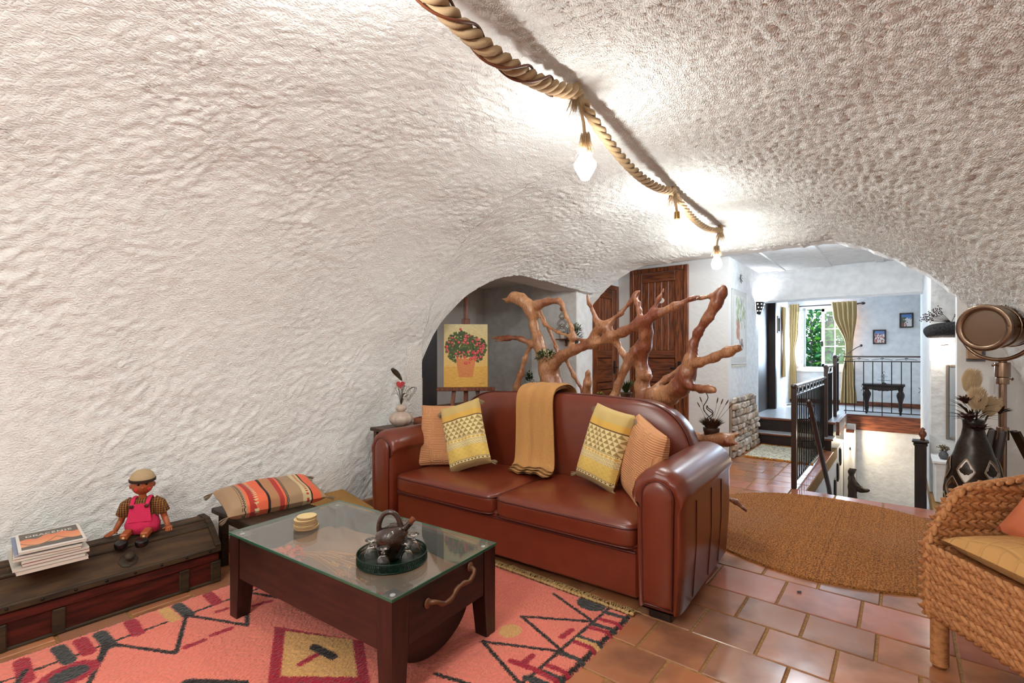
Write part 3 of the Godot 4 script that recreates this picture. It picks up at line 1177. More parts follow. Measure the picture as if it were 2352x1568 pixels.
	for sx in [-1.0, 1.0]:
		for z in [-0.055, -0.75]:
			part(s, "foot", gbox(Vector3(sx * 0.90, 0.028, z), Vector3(0.10, 0.056, 0.09), 0.006), M.dark_wood)


# ---------------------------------------------------------------- cushions and throw
func pillow(w: float, h: float, th: float, pinch := 0.06, nu := 28, nv := 28, sag := 0.0) -> Geo:
	var g := Geo.new()
	for side in [1.0, -1.0]:
		g.grid(nu, nv, func(u, v):
			var x: float = u * 2.0 - 1.0
			var y: float = 1.0 - v * 2.0
			var fx: float = maxf(0.0, 1.0 - pow(absf(x), 3.2))
			var fy: float = maxf(0.0, 1.0 - pow(absf(y), 3.2))
			var z: float = th * 0.5 * pow(fx * fy, 0.42) * side
			var px: float = x * w / 2 * (1.0 - pinch * (1.0 - y * y))
			var py: float = y * h / 2 * (1.0 - pinch * (1.0 - x * x))
			z += 0.006 * sin(x * 7.0 + y * 3.0) * fx * fy
			return Vector3(px, py, z + sag * (y * y)), false, false, side > 0)
	return g

func tassel() -> Geo:
	var g := Geo.new()
	g.tube([Vector3(0, 0, 0), Vector3(0, -0.012, 0)], [0.003, 0.007], 6)
	var r := RandomNumberGenerator.new()
	r.seed = 4
	for k in 18:
		var a := r.randf() * TAU
		var s := r.randf_range(0.004, 0.013)
		g.tube([Vector3(cos(a) * 0.004, -0.010, sin(a) * 0.004), Vector3(cos(a) * s, -0.026, sin(a) * s), Vector3(cos(a) * s * 1.15, -0.042 - r.randf() * 0.006, sin(a) * s * 1.15)], 0.0016, 4)
	return g

func band_image() -> Image:   # woven bands of the long cushions, top to bottom
	var w := 300
	var h := 480
	var im := Image.create(w, h, false, Image.FORMAT_RGB8)
	var beige := Color(0.80, 0.71, 0.47)
	var mustard := Color(0.86, 0.70, 0.34)
	var brown := Color(0.42, 0.30, 0.17)
	var cream := Color(0.92, 0.87, 0.66)
	var khaki := Color(0.64, 0.55, 0.34)
	var yellow := Color(0.90, 0.79, 0.44)
	for y in h:
		var f := float(y) / h
		for x in w:
			var c := beige
			if f > 0.17 and f <= 0.255:
				c = mustard
			elif f > 0.255 and f <= 0.272:
				c = brown
			elif f > 0.272 and f <= 0.55:
				var rows := (f - 0.272) / 0.278 * 5.0
				var fr := fposmod(rows, 1.0)
				var cx := fposmod(float(x) / w * 8.0 + (0.5 if int(rows) % 2 == 1 else 0.0), 1.0) - 0.5
				c = khaki if absf(cx) < 0.46 * fr else cream
			elif f > 0.55 and f <= 0.57:
				c = brown if (x / 4) % 2 == 0 and f > 0.555 and f < 0.566 else cream
			elif f > 0.57 and f <= 0.61:
				var dx := fposmod(float(x) / w * 11.0, 1.0) - 0.5
				c = mustard if absf(dx) + absf((f - 0.59) / 0.04) * 0.9 < 0.45 else cream
			elif f > 0.61 and f <= 0.70:
				var q := sin(x * 0.9 + floor(f * 130.0) * 2.3) + sin(x * 0.37 + floor(f * 130.0) * 5.1)
				c = brown if int(f * 260.0) % 4 == 0 and q > -0.4 else cream
			elif f > 0.70 and f <= 0.875:
				var gx := fposmod(float(x) / w * 7.0, 1.0) - 0.5
				var gy := fposmod((f - 0.70) / 0.175 * 2.5, 1.0) - 0.5
				c = yellow
				if absf(gx) + absf(gy) < 0.2 or absf(absf(gx) - absf(gy)) < 0.05:
					c = mustard.lerp(yellow, 0.35)
			elif f > 0.875 and f <= 0.92:
				c = cream
				if f < 0.89 and (x / 3) % 2 == 0:
					c = brown
				var tx := fposmod(float(x) / w * 12.0, 1.0) - 0.5
				if f > 0.897 and absf(tx) < 0.35 - (f - 0.897) * 18.0:
					c = brown
			elif f > 0.92:
				c = Color(0.60, 0.50, 0.33)
			im.set_pixel(x, y, c)
	return im

func build_cushions() -> void:
	var band := mat(Color(0.96, 0.93, 0.90), 0.9, {"albedo_texture": tex(band_image()), "rim_enabled": true, "rim": 0.2})
	band.heightmap_enabled = true
	band.heightmap_texture = ntex(noise(0.3, 2, FastNoiseLite.TYPE_SIMPLEX, 90), [], 256)
	band.heightmap_scale = 0.03
	var tas := cloth(Color(0.62, 0.53, 0.40), 0.15, 10.0, 91, 0.0)
	var lum := pillow(0.285, 0.44, 0.125, 0.04, 26, 34)
	var lumm := lum.mesh()
	var tm := tassel().mesh()
	var defs := [["long patterned yellow cushion beside the sofa's far armrest by the plaster wall", Vector3(-2.20, 0.625, -2.235), Vector3(-19, 20, 19)], ["long patterned yellow cushion next to the upright peach cushion on the sofa", Vector3(-1.30, 0.63, -2.43), Vector3(-14, -12, -10)]]
	for d in defs:
		var p := thing("long_cushion", d[0], "cushion", Vector3.ZERO, 0, "patterned cushions on the sofa")
		put(p, d[1], d[2])
		part(p, "cover", lumm, band)
		for q in [[-1, -1, 60], [1, -1, -60], [-1, 1, 70], [1, 1, -75]]:
			var t := part(p, "tassel", tm, tas)
			put(t, Vector3(q[0] * 0.133, q[1] * 0.203, 0.0), Vector3(0, 0, -q[2] if q[1] < 0 else -q[2] * 0.6))
	# peach cushions with square spiral quilting
	var im := Image.create(512, 512, false, Image.FORMAT_RGB8)
	for y in 512:
		for x in 512:
			var qx := fposmod(x / 128.0, 1.0) - 0.5
			var qy := fposmod(y / 128.0, 1.0) - 0.5
			var flipq := (x / 128 + y / 128) % 2 == 0
			var d := maxf(absf(qx), absf(qy)) if flipq else absf(qy)
			var h := 0.5 + 0.5 * cos(d * TAU * 9.0)
			im.set_pixel(x, y, Color(h, h, h))
	var quilt := mat(Color(0.81, 0.57, 0.39), 0.9, {"rim_enabled": true, "rim": 0.2, "rim_tint": 0.6, "heightmap_enabled": true, "heightmap_texture": tex(im), "heightmap_scale": 0.35})
	var back := cloth(Color(0.72, 0.52, 0.30), 0.1, 6.0, 92, 0.03)
	var pe := pillow(0.42, 0.42, 0.14, 0.05, 30, 30)
	for d in [["peach quilted square cushion behind the long patterned cushion near the plaster wall", Vector3(-2.40, 0.60, -2.28), Vector3(-18, 26, 3)], ["peach quilted square cushion standing against the armrest beside the jute rug", Vector3(-1.045, 0.585, -2.37), Vector3(-10, -46, -8)]]:
		var p := thing("quilted_cushion", d[0], "cushion", Vector3.ZERO, 0, "peach cushions on the sofa")
		put(p, d[1], d[2])
		var half := Geo.new()
		half.add(pe)
		part(p, "cover", half, quilt)
		var bg := Geo.new()
		bg.grid(16, 16, func(u, v):
			var x: float = u * 2.0 - 1.0
			var y: float = 1.0 - v * 2.0
			var f: float = maxf(0.0, (1.0 - pow(absf(x), 3.2)) * (1.0 - pow(absf(y), 3.2)))
			return Vector3(x * 0.197 * (1.0 - 0.05 * (1.0 - y * y)), y * 0.197 * (1.0 - 0.05 * (1.0 - x * x)), -0.0725 * pow(f, 0.42) - 0.001))
		part(p, "back_cloth", bg, back, "plain tan back")
	# throw folded over the backrest
	var th := thing("throw_blanket", "mustard orange fleece throw hanging over the sofa back", "blanket", Vector3(-1.715, 0, -1.965), 3.0)
	var fle := cloth(Color(0.77, 0.56, 0.33), 0.10, 5.0, 93, 0.12, 0.95)
	var path := [Vector2(-0.885, 0.62), Vector2(-0.885, 0.78), Vector2(-0.875, 0.87), Vector2(-0.80, 0.915), Vector2(-0.70, 0.918), Vector2(-0.625, 0.90), Vector2(-0.588, 0.84), Vector2(-0.570, 0.70), Vector2(-0.545, 0.55), Vector2(-0.51, 0.455), Vector2(-0.455, 0.420), Vector2(-0.385, 0.418)]
	var sp := smooth_path(path, 8)
	for lay in 3:
		var off := lay * 0.011
		var g := Geo.new()
		var x0 := -0.265
		var nlen: int = sp.size() - lay * 3
		for side in [0.0, 1.0]:
			g.grid(24, nlen - 1, func(u, v):
				var k := int(round(v * (nlen - 1)))
				var p: Vector2 = sp[k]
				var q: Vector2 = sp[mini(k + 1, sp.size() - 1)] - sp[maxi(k - 1, 0)]
				var nn := Vector2(q.y, -q.x).normalized() * -1.0
				var f := float(k) / sp.size()
				var lean := 0.06 * smoothstep(0.45, 1.0, f)
				var x: float = x0 + lean + 0.275 * u * (1.0 + 0.10 * smoothstep(0.5, 1.0, f)) + lay * 0.004
				var fold := 0.006 * sin(u * 9.0 + f * 2.0) * smoothstep(0.4, 0.8, f) + 0.004 * sin(u * 21.0 + f * 5.0)
				var edge: float = 0.006 * (1.0 - pow(absf(u * 2 - 1), 8))
				var d: float = 0.004 + off + fold + (edge if side > 0 else -edge * 0.6)
				return Vector3(x, p.y + nn.y * d, p.x + nn.x * d), false, false, side < 0.5)
		part(th, "fold", g, fle)


func build_table() -> void:
	var tw := wood(Color(0.20, 0.09, 0.058), Color(0.06, 0.022, 0.014), 0, 0.38, 2.6, 100, {"metallic_specular": 0.5})
	var twy := wood(Color(0.20, 0.09, 0.058), Color(0.06, 0.022, 0.014), 1, 0.38, 2.6, 101)
	var t := thing("coffee_table", "dark wooden coffee table with glass top and curved iron handle", "table", Vector3(-1.782, 0.012, -1.175), 4.8)
	var L := 1.02
	var W := 0.55
	var top := 0.352
	for sx in [-1.0, 1.0]:
		for sz in [-1.0, 1.0]:
			var g := Geo.new()
			var rings := []
			for r in [[0.0, 0.056], [0.18, 0.07], [top, 0.072]]:
				var h: float = r[1]
				var ox: float = sx * L / 2
				var oz: float = sz * W / 2
				var q := [Vector3(ox, r[0], oz), Vector3(ox, r[0], oz - sz * h), Vector3(ox - sx * h, r[0], oz - sz * h), Vector3(ox - sx * h, r[0], oz)]
				if sx * sz < 0:
					q.reverse()
				rings.append(q)
			for r in 2:
				for k in 4:
					var k1 := (k + 1) % 4
					g.face([rings[r][k], rings[r][k1], rings[r + 1][k1], rings[r + 1][k]])
			g.face([rings[2][0], rings[2][1], rings[2][2], rings[2][3]])
			g.face([rings[0][3], rings[0][2], rings[0][1], rings[0][0]])
			part(t, "leg", g, twy)
	for sz in [-1.0, 1.0]:
		part(t, "apron", gbox(Vector3(0, 0.265, sz * (W / 2 - 0.014)), Vector3(L - 0.144, 0.172, 0.022), 0.003), tw)
	for sx in [-1.0, 1.0]:
		part(t, "apron", gbox(Vector3(sx * (L / 2 - 0.014), 0.265, 0), Vector3(0.022, 0.172, W - 0.144), 0.003), M.dark_wood)
	part(t, "box_floor", gbox(Vector3(0, 0.225, 0), Vector3(L - 0.05, 0.012, W - 0.05)), tw)
	var bur := cloth(Color(0.60, 0.41, 0.24), 0.3, 7.0, 102, 0.2)
	var lg := Geo.new()
	lg.grid(40, 24, func(u, v): return Vector3((u - 0.5) * (L - 0.07), 0.252 + 0.012 * sin(u * 17.0 + v * 6.0) * sin(v * 13.0 - u * 4.0), (0.5 - v) * (W - 0.07)))
	part(t, "burlap_lining", lg, bur, "brown crumpled burlap")
	# half-round trough under the box
	var tr := Geo.new()
	for e in [-0.42, 0.42]:
		var poly := PackedVector2Array()
		for k in 25:
			var a := PI + PI * k / 24.0
			poly.append(Vector2(cos(a) * 0.205, sin(a) * 0.155))
		tr.extrude(poly, 0.022, Transform3D(Basis(Vector3.UP, PI / 2), Vector3(e, 0.18, 0)))
	tr.grid(24, 2, func(u, v):
		var a: float = PI + PI * u
		return Vector3(lerpf(-0.42, 0.42, v), 0.18 + sin(a) * 0.150, cos(a) * 0.200))
	part(t, "trough", tr, M.dark_wood)
	# iron drawer handle on the short side
	var hp := smooth_path([Vector3(0, 0.0, 0.115), Vector3(0.03, 0.008, 0.105), Vector3(0.034, -0.012, 0.07), Vector3(0.036, -0.010, 0.03), Vector3(0.036, 0.012, 0.0), Vector3(0.036, 0.018, -0.035), Vector3(0.034, 0.012, -0.075), Vector3(0.03, 0.035, -0.105), Vector3(0, 0.04, -0.112)], 5)
	var rr := []
	for k in hp.size():
		rr.append(0.0065 + 0.003 * absf(sin(k * 0.55)))
	var hg := Geo.new()
	hg.tube(hp, rr, 8)
	hg.ball(Vector3(0.004, 0, 0.116), Vector3(0.008, 0.018, 0.016), 10, 6)
	hg.ball(Vector3(0.004, 0.042, -0.113), Vector3(0.008, 0.018, 0.016), 10, 6)
	var hd := part(t, "handle", hg, mat(Color(0.40, 0.25, 0.16), 0.45, {"metallic": 0.35}), "rust brown cast iron handle")
	hd.position = Vector3(L / 2 - 0.003, 0.285, 0.0)
	# glass
	var gl := mat(Color(0.92, 0.98, 0.95, 0.04), 0.02, {"transparency": BaseMaterial3D.TRANSPARENCY_ALPHA})
	var gg := gbox(Vector3(0, top + 0.009, 0), Vector3(L + 0.006, 0.009, W + 0.006), 0.0006)
	part(t, "glass_top", gg, gl, "clear glass sheet with green edges")
	var edge_m := mat(Color(0.16, 0.36, 0.27), 0.12)
	for k in 4:
		var ex := L + 0.008 if k < 2 else 0.0015
		var ez := 0.0015 if k < 2 else W + 0.008
		var sg := 1.0 if k % 2 == 0 else -1.0
		part(t, "glass_edge", gbox(Vector3(0.0 if k < 2 else sg * (L / 2 + 0.0038), top + 0.009, sg * (W / 2 + 0.0038) if k < 2 else 0.0), Vector3(ex, 0.009, ez), 0.0005), edge_m)
	for k in 4:
		var eg := Geo.new()
		var c: Vector2 = [Vector2(1, 1), Vector2(1, -1), Vector2(-1, 1), Vector2(-1, -1)][k]
		eg.tube([Vector3(c.x * 0.475, top, c.y * 0.24), Vector3(c.x * 0.475, top + 0.0046, c.y * 0.24)], 0.009, 10)
		part(t, "glass_pad", eg, mat(Color(0.7, 0.7, 0.7), 0.3))
	var ty := 0.012 + top + 0.0138
	# dried flowers lying in the box, seen through the glass
	var dry := [Color(0.72, 0.46, 0.22), Color(0.62, 0.40, 0.20), Color(0.80, 0.58, 0.30)]
	var r := RandomNumberGenerator.new()
	r.seed = 9
	var bq := thing("wheat_bouquet", "dried wheat and grass bouquet lying under the table glass", "dried flowers", Vector3(-1.80, 0.282, -1.10), 4.8)
	for k in 34:
		var a := r.randf_range(-0.35, 0.30)
		var p0 := Vector3(-0.22 + r.randf() * 0.02, 0.01, 0.02 + r.randf() * 0.02)
		var p1 := p0 + Vector3(cos(a) * r.randf_range(0.25, 0.42), 0.01 + r.randf() * 0.03, sin(a) * 0.3)
		var g := Geo.new()
		g.tube([p0, (p0 + p1) / 2 + Vector3(0, 0.012, 0), p1], 0.0014, 5)
		var d := (p1 - p0).normalized()
		for q in 9:
			g.ball(p1 + d * q * 0.008 + Vector3(0, 0.002 * (q % 2), 0.004 * (1 if q % 2 == 0 else -1)), Vector3(0.007, 0.003, 0.003), 6, 4, Basis(Vector3.UP, -atan2(d.z, d.x)))
		part(bq, "stalk", g, mat(dry[k % 3], 0.8))
	var hy := thing("dried_hydrangea", "dried orange flower head under the table glass beside the coasters", "dried flower", Vector3(-2.03, 0.282, -1.00), 0)
	var hyg := Geo.new()
	for k in 160:
		var v := Vector3(r_gauss() * 0.055, absf(r_gauss()) * 0.018 + 0.008, r_gauss() * 0.04)
		var bs := Basis.from_euler(Vector3(r.randf_range(-0.6, 0.6), r.randf() * TAU, r.randf_range(-0.6, 0.6)))
		for q in 4:
			var b2 := bs * Basis(Vector3.UP, q * PI / 2)
			hyg.face([v, v + b2 * Vector3(0.006, 0.001, 0.005), v + b2 * Vector3(0.011, 0.002, 0), v + b2 * Vector3(0.006, 0.001, -0.005)])
	part(hy, "petals", hyg, mat(Color(0.85, 0.36, 0.20), 0.85))
	var rb := thing("dried_roses", "small dried pink and cream blooms under the tray on the table", "dried flowers", Vector3(-1.41, 0.282, -1.0), 0)
	for k in 7:
		var g := Geo.new()
		g.lathe([Vector2(0.002, 0), Vector2(0.014, 0.006), Vector2(0.016, 0.018), Vector2(0.009, 0.024), Vector2(0.0005, 0.016)], 9)
		var o := part(rb, "bloom", g, mat([Color(0.75, 0.30, 0.25), Color(0.85, 0.72, 0.45)][k % 2], 0.85))
		o.position = Vector3(r.randf_range(-0.05, 0.05), 0, r.randf_range(-0.04, 0.04))
	# coasters: stacked wood slices
	for k in 5:
		var c := thing("wood_coaster", ["round wood slice coaster at the bottom of the stack on glass", "round wood slice coaster second from the bottom of the stack", "round wood slice coaster in the middle of the stack on glass", "round wood slice coaster just under the top one of the stack", "pale round wood slice coaster on top of the stack"][k], "coaster", Vector3(-2.062 + r.randf_range(-0.005, 0.005), ty + k * 0.0105, -1.095 + r.randf_range(-0.005, 0.005)), r.randf() * 360, "stacked wooden coasters")
		var rad := 0.052 - k * 0.0012 - (0.005 if k == 4 else 0.0)
		var g := Geo.new()
		g.lathe([Vector2(0.0005, 0), Vector2(rad - 0.001, 0), Vector2(rad, 0.001), Vector2(rad, 0.009), Vector2(rad - 0.001, 0.010)], 28)
		part(c, "bark", g, mat(Color(0.60, 0.47, 0.33), 0.85))
		var g2 := Geo.new()
		g2.lathe([Vector2(rad - 0.001, 0.0100), Vector2(rad * 0.5, 0.0102), Vector2(0.0003, 0.0102)], 28)
		part(c, "cut_face", g2, mat(Color(0.85, 0.75, 0.54), 0.7))
	# pierced green tray
	var gm := mat(Color(0.015, 0.14, 0.085), 0.35, {"metallic": 0.35})
	var tc := Vector3(-1.488, ty, -1.125)
	var ty2 := thing("green_tray", "round green metal tray with pierced rim on the glass table", "tray", tc)
	var R := 0.128
	var g0 := Geo.new()
	g0.lathe([Vector2(0.0005, 0.0), Vector2(R, 0.0), Vector2(R, 0.003), Vector2(0.0005, 0.003)], 48)
	part(ty2, "plate", g0, gm)
	for yy in [0.004, 0.034]:
		var ring := []
		for k in 65:
			ring.append(Vector3(cos(TAU * k / 64) * R, yy, sin(TAU * k / 64) * R))
		var g := Geo.new()
		g.tube(ring, 0.0022, 6, false)
		part(ty2, "rim_ring", g, gm)
	var lat := Geo.new()
	for ph in 3:
		var ring := []
		for k in 289:
			var a := TAU * k / 288.0
			ring.append(Vector3(cos(a) * R, 0.019 + 0.013 * sin(a * 36.0 + ph * TAU / 3), sin(a) * R))
		lat.tube(ring, 0.0014, 4, false)
	part(ty2, "pierced_rim", lat, gm)
	# jug
	var jm := mat(Color(0.16, 0.07, 0.04), 0.12, {"clearcoat_enabled": true, "clearcoat": 0.8, "clearcoat_roughness": 0.1, "uv1_triplanar": true, "uv1_scale": Vector3.ONE * 8.0})
	jm.heightmap_enabled = true
	jm.heightmap_texture = ntex(noise(0.03, 3, FastNoiseLite.TYPE_SIMPLEX_SMOOTH, 104), [], 128)
	jm.heightmap_scale = 0.4
	var j := thing("ceramic_jug", "glossy dark brown ceramic jug with arched handle on the tray", "jug", tc + Vector3(-0.008, 0.003, 0.0), 36)
	var jg := Geo.new()
	jg.lathe([Vector2(0.001, 0), Vector2(0.030, 0.0), Vector2(0.034, 0.006), Vector2(0.048, 0.035), Vector2(0.057, 0.062), Vector2(0.058, 0.080), Vector2(0.052, 0.096), Vector2(0.036, 0.108), Vector2(0.016, 0.114), Vector2(0.0005, 0.116)], 32)
	for k in jg.v.size():
		var p := jg.v[k]
		var a := atan2(p.z, p.x)
		var f := 1.0 + 0.035 * absf(sin(a * 3.5)) * sin(clampf(p.y / 0.116, 0, 1) * PI)
		jg.v[k] = Vector3(1, 1.12, 1) * Vector3(p.x * f * (1.08 if p.x > 0 else 1.0), p.y + p.x * 0.12, p.z * f)
	part(j, "body", jg, jm)
	var jh := Geo.new()
	jh.tube(smooth_path([Vector3(-0.045, 0.092, 0), Vector3(-0.045, 0.13, 0), Vector3(-0.028, 0.165, 0), Vector3(0.0, 0.174, 0), Vector3(0.022, 0.160, 0), Vector3(0.036, 0.128, 0), Vector3(0.038, 0.105, 0)], 6), 0.0095, 10)
	part(j, "handle", jh, jm)
	var js := Geo.new()
	js.tube(smooth_path([Vector3(0.035, 0.10, 0), Vector3(0.056, 0.118, 0), Vector3(0.074, 0.138, 0)], 5), [0.020, 0.019, 0.017, 0.016, 0.0145, 0.0135, 0.0125, 0.012, 0.012, 0.0125, 0.013], 12)
	part(j, "spout", js, jm)
	var jc := Geo.new()
	jc.tube([Vector3(0.072, 0.136, 0), Vector3(0.086, 0.152, 0)], [0.010, 0.0115], 10)
	part(j, "cork", jc, mat(Color(0.45, 0.22, 0.10), 0.8))
	# four stemmed glasses standing upside down
	var cg := mat(Color(0.97, 0.97, 0.97, 0.0), 0.0, {"refraction_enabled": true, "refraction_scale": 0.05})
	var gp := Geo.new()
	gp.lathe([Vector2(0.0245, 0.0), Vector2(0.0250, 0.012), Vector2(0.0225, 0.030), Vector2(0.016, 0.044), Vector2(0.0075, 0.051), Vector2(0.004, 0.054), Vector2(0.0075, 0.058), Vector2(0.0075, 0.061), Vector2(0.004, 0.064), Vector2(0.004, 0.069), Vector2(0.009, 0.0725), Vector2(0.022, 0.0755), Vector2(0.022, 0.077), Vector2(0.008, 0.0775), Vector2(0.0002, 0.0778)], 28)
	gp.lathe([Vector2(0.0002, 0.047), Vector2(0.006, 0.0475), Vector2(0.0143, 0.0425), Vector2(0.0208, 0.029), Vector2(0.0233, 0.012), Vector2(0.0230, 0.0), Vector2(0.0245, 0.0)], 28)
	var gmesh := gp.mesh()
	var gd := [["small stemmed glass upside down on the tray by the jug handle", Vector3(-1.540, 0, -1.068)], ["small stemmed glass upside down at the tray rim in front of the jug", Vector3(-1.442, 0, -1.050)], ["small stemmed glass upside down on the tray under the jug spout", Vector3(-1.412, 0, -1.135)], ["small stemmed glass upside down on the tray behind the jug spout", Vector3(-1.462, 0, -1.205)]]
	for k in 4:
		var p: Vector3 = gd[k][1]
		var g := thing("stemmed_glass", gd[k][0], "glass", Vector3(p.x, ty + 0.0032, p.z), k * 40, "upturned glasses on the tray")
		part(g, "glass", gmesh, cg)


func build_chest() -> void:
	var red := wood(Color(0.33, 0.10, 0.06), Color(0.08, 0.02, 0.012), 2, 0.42, 3.0, 110)
	var lidm := wood(Color(0.31, 0.205, 0.095), Color(0.09, 0.045, 0.022), 2, 0.68, 3.2, 111)
	var bandm := wood(Color(0.25, 0.18, 0.08), Color(0.06, 0.045, 0.025), 2, 0.68, 3.0, 112)
	var LZ := 0.80
	var c := thing("wooden_chest", "long dark wooden chest with faceted lid and iron studs by the wall", "chest", Vector3(-2.685, 0, -0.570))
	# local: x = 0 front (towards +x), back at -0.36; length along z
	part(c, "body", gspan(Vector3(-0.35, 0.0, -LZ / 2), Vector3(-0.012, 0.150, LZ / 2), 0.004), red)
	part(c, "top_rail", gspan(Vector3(-0.03, 0.108, -LZ / 2 + 0.004), Vector3(0.0, 0.152, LZ / 2 - 0.004), 0.005), red)
	part(c, "plinth", gspan(Vector3(-0.03, 0.0, -LZ / 2), Vector3(-0.002, 0.014, LZ / 2), 0.004), bandm)
	for z in [-LZ / 2 + 0.018, LZ / 2 - 0.03]:
		part(c, "corner_band", gspan(Vector3(-0.05, 0.002, z - 0.022), Vector3(0.004, 0.108, z + 0.022), 0.004), bandm)
	for z in [-0.245, 0.20]:
		part(c, "strap", gspan(Vector3(-0.02, 0.004, z - 0.020), Vector3(0.003, 0.108, z + 0.020), 0.003), bandm)
	# lid: faceted barrel
	var pf := PackedVector2Array([Vector2(0.002, 0.156), Vector2(0.004, 0.186), Vector2(-0.092, 0.262), Vector2(-0.145, 0.290), Vector2(-0.215, 0.292), Vector2(-0.275, 0.262), Vector2(-0.350, 0.186), Vector2(-0.350, 0.156)])
	var lg := Geo.new()
	lg.extrude(pf, LZ - 0.01, Transform3D(Basis(Vector3.UP, 0), Vector3.ZERO))
	part(c, "lid", lg, lidm)
	# mouldings round the lid
	part(c, "lid_rim", gspan(Vector3(-0.02, 0.154, -LZ / 2 - 0.004), Vector3(0.014, 0.186, LZ / 2 + 0.004), 0.006), bandm)
	var rg := Geo.new()
	rg.tube([Vector3(-0.095, 0.262, -LZ / 2), Vector3(-0.095, 0.262, LZ / 2)], 0.012, 8)
	part(c, "ridge_moulding", rg, bandm)
	var rg2 := Geo.new()
	rg2.tube([Vector3(-0.145, 0.287, -LZ / 2), Vector3(-0.145, 0.287, LZ / 2)], 0.010, 8)
	part(c, "ridge_moulding", rg2, bandm)
	for z in [-LZ / 2 + 0.012, LZ / 2 - 0.012]:
		var eg := Geo.new()
		var o := PackedVector2Array()
		for p in pf:
			o.append(Vector2(p.x + (0.008 if p.x > -0.17 else -0.002), p.y + 0.006))
		eg.extrude(o, 0.026, Transform3D(Basis(), Vector3(0, 0, z)))
		part(c, "end_band", eg, bandm)
	for k in 8:
		var sg := Geo.new()
		sg.ball(Vector3(0.014, 0.170, -LZ / 2 + 0.05 + k * 0.1), Vector3(0.005, 0.006, 0.006), 8, 6)
		part(c, "stud", sg, M.iron)
	# latch plate with knob
	var tilt := Basis(Vector3.BACK, deg_to_rad(38.4) - PI / 2 + PI / 2)
	var kp := Geo.new()
	var up := Vector3(0.62, 0.785, 0)
	var q := Quaternion(Vector3.UP, up)
	kp.lathe([Vector2(0.0005, 0), Vector2(0.036, 0.0), Vector2(0.036, 0.004), Vector2(0.028, 0.006), Vector2(0.024, 0.009), Vector2(0.0005, 0.010)], 8, Transform3D(Basis(q), Vector3(-0.034, 0.216, -0.035)))
	part(c, "latch_plate", kp, bandm)
	var kk := Geo.new()
	kk.lathe([Vector2(0.006, 0), Vector2(0.006, 0.016), Vector2(0.018, 0.020), Vector2(0.021, 0.027), Vector2(0.014, 0.035), Vector2(0.0005, 0.037)], 14, Transform3D(Basis(q), Vector3(-0.028, 0.222, -0.035)))
	part(c, "knob", kk, bandm)
	build_magazines()
	build_doll()


func build_magazines() -> void:
	var r := RandomNumberGenerator.new()
	r.seed = 21
	var covers := [Color(0.75, 0.70, 0.66), Color(0.80, 0.78, 0.75), Color(0.55, 0.30, 0.22), Color(0.82, 0.80, 0.78), Color(0.70, 0.62, 0.52), Color(0.85, 0.83, 0.80), Color(0.45, 0.50, 0.62), Color(0.83, 0.80, 0.77)]
	var words := ["glossy magazine at the bottom of the stack on the chest", "magazine second from the bottom of the stack on the chest", "russet magazine third from the bottom of the stack on the chest", "magazine just above the russet one in the stack", "beige magazine in the upper half of the stack on the chest", "pale magazine two below the top of the stack", "bluish magazine right under the top one of the stack", "magazine with an orange and dark cover on top of the stack"]
	var y := 0.2945
	var paper := mat(Color(0.82, 0.79, 0.74), 0.8)
	for k in 8:
		var th := [0.014, 0.010, 0.012, 0.008, 0.011, 0.007, 0.006, 0.008][k] as float
		var m := thing("magazine", words[k], "magazine", Vector3(-2.795 + r.randf_range(-0.008, 0.008), y, -0.352 + r.randf_range(-0.010, 0.010)), r.randf_range(-4, 4) - 2.0, "magazines stacked on the chest")
		var w := 0.200 + (0.012 if k < 2 else 0.0)
		var l := 0.270 + (0.012 if k < 2 else 0.0)
		part(m, "pages", gspan(Vector3(-l / 2 + 0.001, 0.001, -w / 2 + 0.001), Vector3(l / 2 - 0.001, th - 0.0014, w / 2 - 0.001)), paper)
		var cm := mat(covers[k], 0.35)
		part(m, "back_cover", gspan(Vector3(-l / 2, 0, -w / 2), Vector3(l / 2, 0.001, w / 2)), cm)
		var cg := Geo.new()
		cg.add(gspan(Vector3(-l / 2, th - 0.0012, -w / 2), Vector3(l / 2, th - 0.0003, w / 2)))
		part(m, "front_cover", cg, cm)
		if k == 7:
			# printed cover: picture with white margins
			var im := Image.create(256, 360, false, Image.FORMAT_RGB8)
			im.fill(Color(0.86, 0.83, 0.80))
			for py in range(14, 330):
				for px in range(12, 244):
					var f := (py - 14) / 316.0
					var wv := 0.06 * sin(px * 0.03) + 0.04 * sin(px * 0.09 + 1.0)
					var cc := Color(0.28, 0.24, 0.20)
					if f > 0.34 + wv and f < 0.80 + wv * 0.6:
						cc = Color(0.85, 0.45, 0.24).lerp(Color(0.90, 0.62, 0.42), clampf((f - 0.4) * 2.0, 0, 1))
					if absf(f - 0.52 - 0.3 * absf(sin(px * 0.021))) < 0.018:
						cc = Color(0.30, 0.22, 0.16)
					im.set_pixel(px, py, cc)
			var pg := Geo.new()
			var hy := th + 0.0002
			pg.facequad(Vector3(l / 2, hy, w / 2), Vector3(l / 2, hy, -w / 2), Vector3(-l / 2, hy, -w / 2), Vector3(-l / 2, hy, w / 2))
			part(m, "cover_picture", pg, mat(Color.WHITE, 0.3, {"albedo_texture": tex(im)}))
			var tmesh := TextMesh.new()
			tmesh.text = "DRACÉNIE"
			tmesh.font = SystemFont.new()
			tmesh.font.font_names = PackedStringArray(["Droid Sans"])
			tmesh.font_size = 20
			tmesh.pixel_size = 0.0016
			tmesh.depth = 0.0004
			var tt := part(m, "title", tmesh, mat(Color(0.92, 0.90, 0.86), 0.5))
			tt.rotation_degrees = Vector3(-90, 90, 0)
			tt.position = Vector3(-0.072, hy + 0.0003, 0.0)
		y += th + 0.0012


